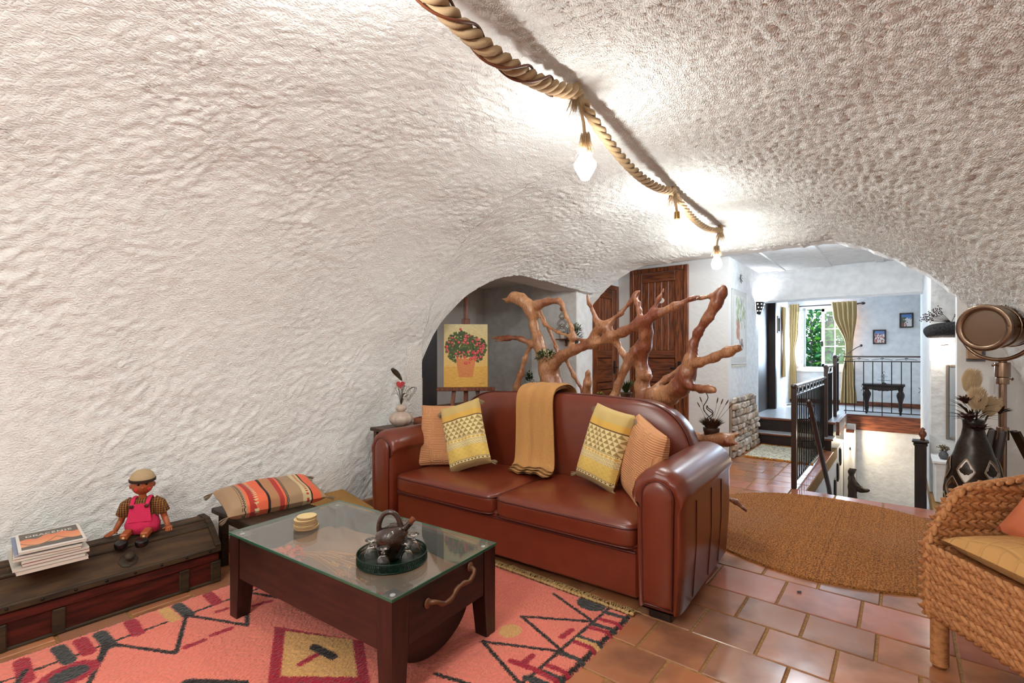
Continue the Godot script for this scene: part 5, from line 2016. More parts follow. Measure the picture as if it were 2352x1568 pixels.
# ---------------------------------------------------------------- driftwood sculpture: tapered capsules joined in a distance field, meshed as surface nets
func capsule_mesh(bones: Array, h: float, k: float) -> Geo:
	var lo := Vector3.ONE * 1e9
	var hi := -lo
	for b in bones:
		for e in 2:
			var m: Vector3 = Vector3.ONE * (b[2 + e] + 4.0 * h)
			lo = lo.min(b[e] - m)
			hi = hi.max(b[e] + m)
	var nx := int((hi.x - lo.x) / h) + 2
	var ny := int((hi.y - lo.y) / h) + 2
	var nz := int((hi.z - lo.z) / h) + 2
	var d := PackedFloat32Array()
	d.resize(nx * ny * nz)
	d.fill(1.0)
	var rough := noise(1.0, 3, FastNoiseLite.TYPE_SIMPLEX_SMOOTH, 160)
	for b in bones:
		var a: Vector3 = b[0]
		var e: Vector3 = b[1]
		var ra: float = b[2]
		var rb: float = b[3]
		var ab := e - a
		var l2 := maxf(ab.length_squared(), 1e-9)
		var m := Vector3.ONE * (maxf(ra, rb) + 3.0 * h + k)
		var c0 := ((a.min(e) - m - lo) / h).floor()
		var c1 := ((a.max(e) + m - lo) / h).ceil()
		for z in range(maxi(0, int(c0.z)), mini(nz, int(c1.z) + 1)):
			for y in range(maxi(0, int(c0.y)), mini(ny, int(c1.y) + 1)):
				var row := (z * ny + y) * nx
				for x in range(maxi(0, int(c0.x)), mini(nx, int(c1.x) + 1)):
					var p := lo + Vector3(x, y, z) * h
					var t := clampf((p - a).dot(ab) / l2, 0.0, 1.0)
					var q := p.distance_to(a + ab * t) - lerpf(ra, rb, t)
					var o := d[row + x]
					var f := maxf(k - absf(q - o), 0.0) / k
					d[row + x] = minf(q, o) - f * f * k * 0.25
	var g := Geo.new()
	var id := PackedInt32Array()
	id.resize(nx * ny * nz)
	id.fill(-1)
	var st := [0, 1, nx, nx + 1, nx * ny, nx * ny + 1, nx * ny + nx, nx * ny + nx + 1]
	var off := [Vector3(0, 0, 0), Vector3(1, 0, 0), Vector3(0, 1, 0), Vector3(1, 1, 0), Vector3(0, 0, 1), Vector3(1, 0, 1), Vector3(0, 1, 1), Vector3(1, 1, 1)]
	var ed := [[0, 1], [2, 3], [4, 5], [6, 7], [0, 2], [1, 3], [4, 6], [5, 7], [0, 4], [1, 5], [2, 6], [3, 7]]
	for z in nz - 1:
		for y in ny - 1:
			for x in nx - 1:
				var i0 := (z * ny + y) * nx + x
				var d0 := d[i0]
				if absf(d0) > h * 1.8:
					continue
				var mask := 0
				for c in 8:
					if d[i0 + st[c]] < 0.0:
						mask |= 1 << c
				if mask == 0 or mask == 255:
					continue
				var s := Vector3.ZERO
				var n := 0
				for e in ed:
					var va := d[i0 + st[e[0]]]
					var vb := d[i0 + st[e[1]]]
					if (va < 0.0) != (vb < 0.0):
						s += off[e[0]].lerp(off[e[1]], va / (va - vb))
						n += 1
				var p := lo + (Vector3(x, y, z) + s / n) * h
				p += Vector3(rough.get_noise_3dv(p * 14.0), rough.get_noise_3dv(p * 14.0 + Vector3(9, 0, 0)), rough.get_noise_3dv(p * 14.0 + Vector3(0, 9, 0))) * 0.006
				id[i0] = g.vert(p)
	var sx := 1
	var sy := nx
	var sz := nx * ny
	for z in range(1, nz - 1):
		for y in range(1, ny - 1):
			for x in range(1, nx - 1):
				var i0 := (z * ny + y) * nx + x
				var a := d[i0]
				if absf(a) > h * 1.8:
					continue
				for ax in 3:
					var s0: int = [sx, sy, sz][ax]
					var b := d[i0 + s0]
					if (a < 0.0) == (b < 0.0):
						continue
					var u: int = [sy, sz, sx][ax]
					var w: int = [sz, sx, sy][ax]
					var q := [id[i0 - u - w], id[i0 - w], id[i0], id[i0 - u]]
					if q[0] < 0 or q[1] < 0 or q[2] < 0 or q[3] < 0:
						continue
					if a < 0.0:
						g.quad(q[0], q[1], q[2], q[3])
					else:
						g.quad(q[3], q[2], q[1], q[0])
	return g


func chain(out: Array, pts: Array) -> void:   # pts: [u, v, z plane, radius]
	for k in pts.size() - 1:
		out.append([on_z(pts[k][0], pts[k][1], pts[k][2]), on_z(pts[k + 1][0], pts[k + 1][1], pts[k + 1][2]), pts[k][3], pts[k + 1][3]])

func build_driftwood() -> void:
	var b := []
	var z := -3.2
	chain(b, [[1290, 1010, z, 0.10], [1285, 930, z, 0.095], [1268, 885, z, 0.085], [1260, 850, z, 0.078], [1247, 815, z, 0.052], [1236, 780, z, 0.040], [1227, 750, z, 0.036], [1222, 720, z + 0.02, 0.042], [1212, 700, z + 0.03, 0.045]])
	chain(b, [[1212, 700, z + 0.03, 0.045], [1197, 688, z + 0.05, 0.050], [1181, 682, z + 0.07, 0.042], [1166, 689, z + 0.08, 0.018], [1153, 686, z + 0.09, 0.004]])
	chain(b, [[1214, 708, z + 0.03, 0.04], [1235, 700, z + 0.02, 0.036], [1258, 692, z, 0.028], [1282, 690, z, 0.020], [1291, 697, z, 0.016], [1300, 725, z + 0.02, 0.013], [1313, 752, z + 0.03, 0.014], [1317, 772, z + 0.03, 0.018], [1313, 792, z + 0.02, 0.017], [1306, 808, z, 0.018]])
	chain(b, [[1236, 718, z, 0.014], [1252, 745, z, 0.013], [1283, 763, z + 0.03, 0.011], [1311, 774, z + 0.05, 0.011], [1343, 783, z + 0.05, 0.012], [1368, 778, z + 0.04, 0.017]])
	chain(b, [[1240, 714, z - 0.06, 0.018], [1262, 757, z - 0.08, 0.013], [1277, 795, z - 0.08, 0.012], [1285, 830, z - 0.06, 0.02]])
	chain(b, [[1258, 850, z + 0.02, 0.06], [1272, 832, z + 0.03, 0.05], [1292, 817, z + 0.04, 0.040], [1321, 803, z + 0.05, 0.033], [1359, 790, z + 0.06, 0.030], [1397, 776, z + 0.07, 0.030], [1432, 762, z + 0.08, 0.033], [1472, 741, z + 0.10, 0.036], [1511, 721, z + 0.12, 0.030], [1549, 703, z + 0.13, 0.022], [1587, 686, z + 0.14, 0.013], [1611, 676, z + 0.15, 0.004]])
	chain(b, [[1404, 768, z + 0.07, 0.03], [1392, 753, z + 0.07, 0.030], [1381, 750, z + 0.07, 0.033], [1369, 762, z + 0.06, 0.024], [1357, 777, z + 0.06, 0.018]])
	chain(b, [[1381, 748, z + 0.07, 0.028], [1369, 733, z + 0.08, 0.018], [1354, 697, z + 0.10, 0.012], [1348, 677, z + 0.11, 0.010]])
	chain(b, [[1391, 748, z + 0.07, 0.028], [1400, 741, z + 0.07, 0.020], [1426, 719, z + 0.06, 0.015], [1449, 692, z + 0.05, 0.013], [1462, 674, z + 0.05, 0.013], [1471, 667, z + 0.05, 0.005]])
	chain(b, [[1457, 678, z + 0.05, 0.010], [1463, 695, z + 0.07, 0.016], [1468, 712, z + 0.08, 0.014], [1470, 738, z + 0.1, 0.02]])
	chain(b, [[1525, 664, z + 0.05, 0.008], [1513, 687, z + 0.08, 0.012], [1500, 712, z + 0.10, 0.014], [1487, 735, z + 0.11, 0.02]])
	# right trunk
	chain(b, [[1487, 742, z + 0.09, 0.035], [1484, 765, z + 0.06, 0.042], [1480, 795, z + 0.03, 0.046], [1470, 825, z, 0.045], [1478, 860, z, 0.048], [1474, 888, z, 0.046], [1480, 920, z, 0.06], [1490, 1000, z, 0.09]])
	chain(b, [[1478, 862, z + 0.03, 0.03], [1487, 864, z + 0.05, 0.034]])
	chain(b, [[1475, 790, z + 0.04, 0.03], [1457, 808, z + 0.05, 0.030], [1436, 845, z + 0.05, 0.027], [1420, 883, z + 0.04, 0.026], [1410, 915, z + 0.03, 0.032], [1405, 960, z, 0.04]])
	chain(b, [[1409, 775, z + 0.06, 0.020], [1418, 790, z + 0.05, 0.017], [1428, 808, z + 0.05, 0.018], [1440, 824, z + 0.05, 0.024]])
	# sweeping limb on the right
	chain(b, [[1478, 905, z, 0.045], [1505, 916, z + 0.02, 0.055], [1535, 908, z + 0.06, 0.062], [1560, 890, z + 0.09, 0.062], [1576, 862, z + 0.11, 0.055], [1587, 828, z + 0.12, 0.042], [1591, 793, z + 0.12, 0.027], [1604, 762, z + 0.13, 0.026], [1626, 730, z + 0.14, 0.028], [1645, 698, z + 0.15, 0.032], [1656, 678, z + 0.15, 0.032]])
	chain(b, [[1587, 692, z + 0.10, 0.006], [1612, 683, z + 0.11, 0.009], [1636, 680, z + 0.13, 0.014], [1652, 676, z + 0.15, 0.026]])
	chain(b, [[1656, 672, z + 0.15, 0.028], [1662, 662, z + 0.16, 0.016], [1668, 662, z + 0.16, 0.006]])
	chain(b, [[1587, 832, z + 0.12, 0.034], [1606, 832, z + 0.16, 0.027], [1640, 821, z + 0.22, 0.026], [1672, 807, z + 0.27, 0.026], [1696, 798, z + 0.30, 0.022]])
	chain(b, [[1572, 870, z + 0.11, 0.03], [1588, 888, z + 0.15, 0.021], [1610, 893, z + 0.20, 0.023], [1630, 893, z + 0.24, 0.018], [1645, 890, z + 0.26, 0.006]])
	chain(b, [[1626, 895, z + 0.23, 0.012], [1642, 899, z + 0.26, 0.008]])
	chain(b, [[1492, 900, z + 0.05, 0.022], [1530, 869, z + 0.02, 0.017], [1566, 843, z + 0.02, 0.013], [1582, 830, z + 0.08, 0.018]])
	# left limbs
	chain(b, [[1132, 776, z + 0.08, 0.012], [1166, 774, z + 0.06, 0.015], [1197, 778, z + 0.04, 0.019], [1224, 789, z + 0.01, 0.02], [1240, 800, z, 0.03]])
	chain(b, [[1138, 784, z + 0.09, 0.005], [1170, 780, z + 0.06, 0.010]])
	chain(b, [[1219, 790, z + 0.02, 0.017], [1205, 826, z + 0.02, 0.019], [1196, 860, z + 0.02, 0.023], [1186, 890, z + 0.02, 0.026], [1180, 960, z, 0.04], [1178, 1100, z, 0.05]])
	chain(b, [[1298, 822, z - 0.02, 0.016], [1318, 862, z - 0.05, 0.013], [1339, 900, z - 0.06, 0.012], [1352, 940, z - 0.05, 0.015]])
	chain(b, [[1352, 846, z + 0.04, 0.003], [1351, 858, z + 0.04, 0.016], [1349, 880, z + 0.04, 0.028], [1345, 912, z + 0.03, 0.034], [1340, 980, z, 0.05]])
	# root stock behind the sofa, on the floor
	var f0 := on_z(1180, 1100, z)
	b.append([Vector3(-2.42, 0.07, z), Vector3(-2.1, 0.10, z), 0.06, 0.09])
	b.append([Vector3(-2.1, 0.10, z), Vector3(-1.5, 0.11, z), 0.09, 0.10])
	b.append([Vector3(-1.5, 0.11, z), Vector3(-1.05, 0.08, z), 0.10, 0.06])
	for x in [-2.15, -1.36]:
		b.append([Vector3(x, 0.10, z), Vector3(x - 0.02, 0.62, z), 0.10, 0.10])
	b.append([on_z(1178, 1100, z), Vector3(-2.35, 0.05, z), 0.05, 0.05])
	b.append([on_z(1405, 960, z), Vector3(-1.55, 0.10, z), 0.04, 0.06])
	b.append([on_z(1340, 980, z), Vector3(-1.80, 0.10, z), 0.05, 0.06])
	# low branch pointing out beside the sofa
	b.append([Vector3(-1.10, 0.09, z), on_z(1655, 1136, -3.36), 0.035, 0.016])
	chain(b, [[1655, 1136, -3.36, 0.016], [1690, 1153, -3.34, 0.013], [1714, 1172, -3.32, 0.011]])
	# leaf-shaped slab
	b.append([Vector3(-1.36, 0.55, z), on_z(1600, 1008, z), 0.05, 0.04])
	chain(b, [[1600, 1008, z, 0.04], [1635, 1010, z + 0.03, 0.040], [1665, 1008, z + 0.05, 0.034], [1696, 996, z + 0.07, 0.005]])
	chain(b, [[1645, 1010, z + 0.04, 0.034], [1672, 1014, z + 0.08, 0.026], [1692, 1018, z + 0.10, 0.008]])
	chain(b, [[1620, 1004, z - 0.06, 0.03], [1660, 1002, z - 0.05, 0.022], [1696, 996, z + 0.05, 0.006]])
	var g := capsule_mesh(b, 0.0115, 0.03)
	var hue := noise(1.0, 3, FastNoiseLite.TYPE_SIMPLEX_SMOOTH, 161)
	g.colored = true
	for k in g.v.size():
		var p := g.v[k]
		var n := hue.get_noise_3dv(p * 3.0) * 1.3
		var grain := hue.get_noise_3d(p.x * 30.0, p.y * 9.0, p.z * 30.0) * 0.5
		var f := clampf(0.45 + n * 0.75 + grain * 0.5 - smoothstep(-1.7, -1.2, p.x) * 0.14, 0, 1)
		g.c[k] = Color(0.24, 0.065, 0.028).lerp(Color(0.60, 0.31, 0.15), f)
	var dm := mat(Color.WHITE, 0.38, {"vertex_color_use_as_albedo": true, "clearcoat_enabled": true, "clearcoat": 0.25, "clearcoat_roughness": 0.25, "uv1_triplanar": true, "uv1_scale": Vector3(6, 2, 6), "heightmap_enabled": true, "heightmap_scale": 0.08})
	dm.albedo_texture = ntex(noise(0.02, 5, FastNoiseLite.TYPE_SIMPLEX_SMOOTH, 903), [Color(0.74, 0.70, 0.68), Color(0.96, 0.95, 0.94), Color(1, 1, 1)], 512, [0.25, 0.5, 0.8])
	dm.uv1_scale = Vector3(7, 3, 7)
	dm.heightmap_texture = shared_tex("wood0", func(): return null)
	var s := thing("driftwood_sculpture", "large varnished driftwood sculpture with antler like branches behind the sofa", "sculpture")
	part(s, "branches", g, dm)
	var bind := mat(Color(0.70, 0.55, 0.38), 0.8)
	for q in [[1213, 700, z + 0.03, 0.052], [1195, 778, z + 0.04, 0.022], [1540, 905, z + 0.06, 0.054], [1605, 761, z + 0.13, 0.028]]:
		var ring := []
		var ce := on_z(q[0], q[1], q[2])
		for k in 17:
			var a := TAU * k / 16.0
			ring.append(ce + Vector3(cos(a) * 0.35 * q[3], sin(a) * q[3], cos(a) * q[3] * 0.9))
		var rg := Geo.new()
		rg.tube(ring, 0.0025, 5, false)
		part(s, "twine_binding", rg, bind)


# ---------------------------------------------------------------- corner behind the sofa: side table, pumpkin, easel
func flower_picture() -> Image:
	var w := 400
	var h := 580
	var im := Image.create(w, h, false, Image.FORMAT_RGB8)
	var nz := noise(0.03, 3, FastNoiseLite.TYPE_SIMPLEX, 170)
	for y in h:
		for x in w:
			var n := nz.get_noise_2d(x * 0.6, y * 3.0) * 0.06
			var c := Color(0.82, 0.78, 0.60).lerp(Color(0.88, 0.72, 0.42), clampf(y / 380.0, 0, 1))
			if y > 390:
				c = Color(0.86, 0.66, 0.30)
			im.set_pixel(x, y, Color(c.r + n, c.g + n, c.b + n * 0.6))
	for y in range(320, 490):   # pot
		var f := (y - 320) / 170.0
		var half := lerpf(92, 62, f)
		for x in range(int(200 - half), int(200 + half)):
			var n := nz.get_noise_2d(x * 0.7, y * 4.0) * 0.05
			im.set_pixel(x, y, Color(0.82 + n, 0.50 + n, 0.28 + n))
	var r := RandomNumberGenerator.new()
	r.seed = 15
	var dab := func(cx: float, cy: float, rad: float, c: Color) -> void:
		for y in range(int(cy - rad), int(cy + rad) + 1):
			for x in range(int(cx - rad), int(cx + rad) + 1):
				if x >= 0 and y >= 0 and x < w and y < h and Vector2(x - cx, y - cy).length() < rad * (0.75 + 0.35 * nz.get_noise_2d(x * 4.0, y * 4.0)):
					im.set_pixel(x, y, c)
	for k in 900:
		var a := r.randf() * TAU
		var q := sqrt(r.randf())
		var cx := 200 + cos(a) * q * 185
		var cy := 215 + sin(a) * q * 165
		if absf(cx - 200) < 80 and cy > 330:
			continue
		if cy < 60 + absf(cx - 150) * 0.4 or (cy > 300 and absf(cx - 200) < 95):
			continue
		dab.call(cx, cy, r.randf_range(8, 17), Color(0.16, 0.24, 0.10).lerp(Color(0.30, 0.38, 0.16), r.randf()))
	for k in 95:
		var a := r.randf() * TAU
		var q := sqrt(r.randf()) * 0.97
		var cx := 200 + cos(a) * q * 180
		var cy := 220 + sin(a) * q * 150
		if (absf(cx - 200) < 55 and cy > 170 and cy < 300 and r.randf() < 0.7) or cy < 70 + absf(cx - 150) * 0.35:
			continue
		var rad := r.randf_range(10, 18)
		dab.call(cx, cy, rad, Color(0.75, 0.16, 0.22))
		dab.call(cx + 2, cy - 2, rad * 0.55, Color(0.90, 0.45, 0.45))
	dab.call(150, 48, 15, Color(0.78, 0.18, 0.25))
	for k in 9:   # signature strokes
		for q in 10:
			im.set_pixel(322 + k * 6 + q / 3, 545 + (q * (k % 3 + 1)) % 9, Color(0.15, 0.10, 0.08))
	return im


func leaf(g: Geo, p: Vector3, dir: Vector3, up: Vector3, l: float, w: float, droop := 0.0) -> void:
	var d := dir.normalized()
	var s := d.cross(up).normalized()
	var n := s.cross(d)
	var a := p + d * l * 0.45 + n * l * 0.08
	var e := p + d * l - Vector3.UP * droop * l
	var k := g.v.size()
	g.vert(p)
	g.vert(a + s * w * 0.5 + n * w * 0.12)
	g.vert(a)
	g.vert(a - s * w * 0.5 + n * w * 0.12)
	g.vert(e)
	g.tri(k, k + 1, k + 2)
	g.tri(k, k + 2, k + 3)
	g.tri(k + 1, k + 4, k + 2)
	g.tri(k + 2, k + 4, k + 3)


func build_corner() -> void:
	var tw := wood(Color(0.34, 0.17, 0.08), Color(0.16, 0.07, 0.03), 0, 0.45, 3.0, 171)
	var t := thing("side_table", "small brown wooden side table between the sofa and the plaster wall", "table", Vector3(-2.90, 0, -2.29))
	part(t, "table_top", gbox(Vector3(0, 0.60, 0), Vector3(0.26, 0.024, 0.40), 0.004), tw)
	for sx in [-1.0, 1.0]:
		for sz in [-1.0, 1.0]:
			part(t, "leg", gbox(Vector3(sx * 0.10, 0.294, sz * 0.16), Vector3(0.035, 0.588, 0.035), 0.003), tw)
	# ceramic pumpkin vase with a posy
	var cer := mat(Color(0.80, 0.72, 0.66), 0.22, {"clearcoat_enabled": true, "clearcoat": 0.5, "uv1_triplanar": true, "uv1_scale": Vector3.ONE * 6.0})
	cer.albedo_texture = shared_tex("cloth", func(): return null)
	var pk := thing("pumpkin_vase", "white ceramic pumpkin vase on the side table behind the sofa arm", "vase", Vector3(-2.885, 0.612, -2.26))
	var pg := Geo.new()
	pg.grid(72, 16, func(u, v):
		var a: float = -u * TAU
		var th: float = v * PI
		var lobe := 1.0 - 0.10 * pow(absf(cos(a * 5.0)), 3.0) * sin(th)
		return Vector3(cos(a) * sin(th) * 0.088 * lobe, 0.058 - cos(th) * 0.058 * (1.0 if v > 0.5 else 1.0), sin(a) * sin(th) * 0.088 * lobe), true, false, true)
	part(pk, "body", pg, cer)
	var top := Geo.new()
	top.grid(40, 10, func(u, v):
		var a: float = -u * TAU
		var th: float = v * PI
		var lobe := 1.0 - 0.08 * pow(absf(cos(a * 4.0)), 3.0) * sin(th)
		return Vector3(cos(a) * sin(th) * 0.042 * lobe, 0.135 - cos(th) * 0.028, sin(a) * sin(th) * 0.042 * lobe), true, false, true)
	part(pk, "neck", top, cer)
	var r := RandomNumberGenerator.new()
	r.seed = 18
	var po := thing("dried_posy", "posy of white blossoms, twigs and a peacock feather in the pumpkin vase", "flowers", Vector3(-2.885, 0.77, -2.26))
	var stg := Geo.new()
	var blm := Geo.new()
	var lfg := Geo.new()
	for k in 16:
		var a := r.randf() * TAU
		var tip := Vector3(cos(a) * r.randf_range(0.02, 0.07), r.randf_range(0.06, 0.17), sin(a) * r.randf_range(0.02, 0.07))
		stg.tube(smooth_path([Vector3.ZERO, tip * 0.5 + Vector3(0, 0.02, 0), tip], 3), 0.0016, 4)
		for q in 5:
			blm.ball(tip + Vector3(r_gauss(), r_gauss(), r_gauss()) * 0.012, Vector3.ONE * r.randf_range(0.004, 0.008), 6, 5)
		if k % 2 == 0:
			leaf(lfg, tip * 0.8, Vector3(cos(a + 1), 0.3, sin(a + 1)), Vector3.UP, 0.035, 0.018)
	for k in 3:
		var pts := []
		for q in 12:
			var an := q * 0.55
			pts.append(Vector3(0.05 + 0.04 * sin(an), 0.03 + 0.10 * sin(q * 0.28), -0.04 + 0.03 * cos(an) - k * 0.01))
		stg.tube(smooth_path(pts, 2), 0.0014, 4)
	part(po, "stems", stg, mat(Color(0.25, 0.19, 0.11), 0.8)).set_meta("kind", "stuff")
	part(po, "blossoms", blm, mat(Color(0.82, 0.80, 0.76), 0.8)).set_meta("kind", "stuff")
	part(po, "leaves", lfg, mat(Color(0.22, 0.22, 0.09), 0.7)).set_meta("kind", "stuff")
	var fe := Geo.new()
	var ft := Vector3(-0.02, 0.26, 0.05)
	fe.tube(smooth_path([Vector3.ZERO, Vector3(0.005, 0.12, -0.01), Vector3(0.0, 0.22, 0.0), ft], 4), 0.0013, 4)
	for k in 46:
		var f := k / 45.0
		var p := Vector3(0.004, 0.18, -0.004).lerp(ft, f)
		for sx in [-1.0, 1.0]:
			var d := Vector3(sx * 0.5, 0.45, 0.5 - sx * 0.2).normalized() * 0.045 * sin(PI * (0.15 + f * 0.8))
			fe.tube([p, p + d * 0.6, p + d + Vector3(0, 0.006, 0.004)], 0.0009, 3, false)
	part(po, "peacock_feather", fe, mat(Color(0.24, 0.19, 0.07), 0.5))
	var ey := Geo.new()
	ey.ball(ft + Vector3(-0.003, 0.003, 0.006), Vector3(0.016, 0.014, 0.003), 14, 6, Basis(Vector3.UP, 0.6))
	part(po, "feather_eye", ey, mat(Color(0.05, 0.07, 0.06), 0.3))
	var hp := PackedVector2Array()
	for k in 28:
		var a := TAU * k / 28.0
		hp.append(Vector2(16 * pow(sin(a), 3), 13 * cos(a) - 5 * cos(2 * a) - 2 * cos(3 * a) - cos(4 * a)) * 0.0019)
	var hg := Geo.new()
	hg.extrude(hp, 0.005, Transform3D(Basis(Vector3.UP, 0.7), Vector3(0.03, 0.155, 0.03)))
	part(po, "red_heart", hg, mat(Color(0.66, 0.05, 0.12), 0.4), "small red wooden heart")
	# small open box beside the pumpkin
	var bx := thing("wooden_box", "small open orange wooden box beside the pumpkin vase", "box", Vector3(-2.80, 0.612, -2.40), 20)
	for sx in [-1.0, 1.0]:
		part(bx, "side", gbox(Vector3(sx * 0.05, 0.03, 0), Vector3(0.008, 0.06, 0.10)), M.trim_wood)
		part(bx, "side", gbox(Vector3(0, 0.03, sx * 0.05), Vector3(0.092, 0.06, 0.008)), M.trim_wood)
	part(bx, "bottom", gbox(Vector3(0, 0.003, 0), Vector3(0.10, 0.006, 0.10)), M.trim_wood)
	# easel with canvas, facing the room
	var ew := wood(Color(0.54, 0.28, 0.15), Color(0.24, 0.10, 0.04), 1, 0.45, 3.0, 172)
	var ce := at_depth(1070, 900, 4.2)
	var e := thing("wooden_easel", "reddish wooden easel standing in the alcove arch", "easel", Vector3(ce.x, 0, ce.z), 44)
	var lg := func(a: Vector3, b: Vector3) -> void:
		var g := Geo.new()
		var d := (b - a)
		g.box((a + b) / 2, Vector3(0.035, d.length(), 0.022), 0.003, Basis(Quaternion(Vector3.UP, d.normalized())))
		part(e, "leg", g, ew)
	lg.call(Vector3(-0.19, 0.0, 0.10), Vector3(-0.09, 0.94, 0.0))
	lg.call(Vector3(0.19, 0.0, 0.10), Vector3(0.09, 0.94, 0.0))
	lg.call(Vector3(0, 0.0, -0.38), Vector3(0, 0.94, -0.06))
	part(e, "mast", gbox(Vector3(0, 1.12, -0.045), Vector3(0.04, 1.06, 0.022), 0.003, Basis(Vector3.RIGHT, -0.04)), ew)
	part(e, "tray", gbox(Vector3(0, 0.845, 0.03), Vector3(0.50, 0.030, 0.07), 0.004), ew)
	part(e, "top_clamp", gbox(Vector3(0, 1.43, -0.04), Vector3(0.07, 0.05, 0.05), 0.004), ew)
	var cv := thing("flower_painting", "canvas painting of pink flowers in a clay pot on the easel", "painting", Vector3(ce.x, 0.8605, ce.z), 44)
	cv.rotation_degrees.x = -3.0
	var W := 0.378
	var Hh := 0.545
	part(cv, "canvas", gspan(Vector3(-W / 2, 0, 0.002), Vector3(W / 2, Hh, 0.026), 0.002), mat(Color(0.78, 0.74, 0.60), 0.9))
	var fg := Geo.new()
	fg.facequad(Vector3(-W / 2, 0, 0.0264), Vector3(W / 2, 0, 0.0264), Vector3(W / 2, Hh, 0.0264), Vector3(-W / 2, Hh, 0.0264))
	part(cv, "painted_face", fg, mat(Color.WHITE, 0.6, {"albedo_texture": tex(flower_picture())}))
	# dark cupboard deep in the alcove
	var cb := thing("dark_cupboard", "dark wooden cupboard in the shade of the alcove behind the easel", "cupboard", Vector3(-3.98, 0, -3.0))
	part(cb, "body", gspan(Vector3(-0.28, 0, -0.36), Vector3(0.28, 1.75, 0.36), 0.006), M.dark_wood_y)
	for k in 2:
		var d := part(cb, "door", gspan(Vector3(0.28, 0.08, -0.34 + k * 0.345), Vector3(0.30, 1.68, -0.005 + k * 0.345), 0.004), M.dark_wood_y)
		var kg := Geo.new()
		kg.ball(Vector3(0.31, 0.95, -0.04 + k * 0.08), Vector3.ONE * 0.014, 10, 8)
		part(d, "knob", kg, M.iron)
	var bc := thing("low_bench", "low brown bench under the easel in the alcove", "bench", Vector3(-3.47, 0, -3.30), 0)
	part(bc, "seat", gbox(Vector3(0, 0.62, 0), Vector3(0.36, 0.03, 0.95), 0.004), M.trim_wood)
	for sz in [-1.0, 1.0]:
		part(bc, "end_board", gbox(Vector3(0, 0.3025, sz * 0.42), Vector3(0.33, 0.605, 0.03), 0.004), M.trim_wood)


# ---------------------------------------------------------------- plants round the driftwood
func spiky(called: String, label: String, pos: Vector3, n: int, l: float, w: float, col: Color, pot_r: float, pot_c: Color, spread := 0.9, pot_h := 0.07) -> Node3D:
	var t := thing(called, label, "plant", pos)
	var pg := Geo.new()
	pg.lathe([Vector2(0.0005, 0), Vector2(pot_r * 0.72, 0), Vector2(pot_r * 0.78, 0.004), Vector2(pot_r * 0.95, pot_h * 0.85), Vector2(pot_r * 1.05, pot_h * 0.86), Vector2(pot_r * 1.05, pot_h), Vector2(pot_r * 0.9, pot_h), Vector2(pot_r * 0.88, pot_h * 0.85), Vector2(0.0005, pot_h * 0.84)], 24)
	part(t, "pot", pg, mat(pot_c, 0.7))
	var r := RandomNumberGenerator.new()
	r.seed = int(absf(pos.x) * 1000)
	var g := Geo.new()
	for k in n:
		var a := k * 2.4
		var e := spread * (1.0 - 0.6 * k / n)
		var d := Vector3(cos(a) * e, 1.0 - e * 0.35, sin(a) * e)
		leaf(g, Vector3(cos(a) * 0.006, pot_h * 0.84, sin(a) * 0.006), d, Vector3.UP, l * r.randf_range(0.75, 1.1), w, 0.1)
	part(t, "leaves", g, mat(col, 0.5, {"cull_mode": BaseMaterial3D.CULL_DISABLED}))
	return t

func bushy(called: String, label: String, pos: Vector3, rx: float, ry: float, n: int, size: float, cols: Array, pot_r := 0.05, pot_c := Color(0.75, 0.72, 0.68), pot_h := 0.06) -> Node3D:
	var t := thing(called, label, "plant", pos)
	if pot_h > 0.0:
		var pg := Geo.new()
		pg.lathe([Vector2(0.0005, 0), Vector2(pot_r * 0.75, 0), Vector2(pot_r, pot_h), Vector2(pot_r * 0.9, pot_h), Vector2(0.0005, pot_h * 0.9)], 20)
		part(t, "pot", pg, mat(pot_c, 0.6))
	var r := RandomNumberGenerator.new()
	r.seed = int(absf(pos.x * 700) + n)
	for c in cols.size():
		var g := Geo.new()
		for k in n / cols.size():
			var d := Vector3(r.randf_range(-1, 1), r.randf_range(-0.3, 1), r.randf_range(-1, 1)).normalized()
			var p := Vector3(d.x * rx, pot_h + ry * 0.3 + d.y * ry, d.z * rx) * Vector3(1, 1, 1)
			p = Vector3(0, pot_h, 0).lerp(p, r.randf_range(0.55, 1.0))
			leaf(g, p, d + Vector3(r.randf() - 0.5, r.randf() - 0.3, r.randf() - 0.5), Vector3.UP, size * r.randf_range(0.7, 1.2), size * 0.5)
		part(t, ["leaves", "blossoms", "pale_leaves"][c], g, mat(cols[c], 0.6, {"cull_mode": BaseMaterial3D.CULL_DISABLED})).set_meta("kind", "stuff")
	return t

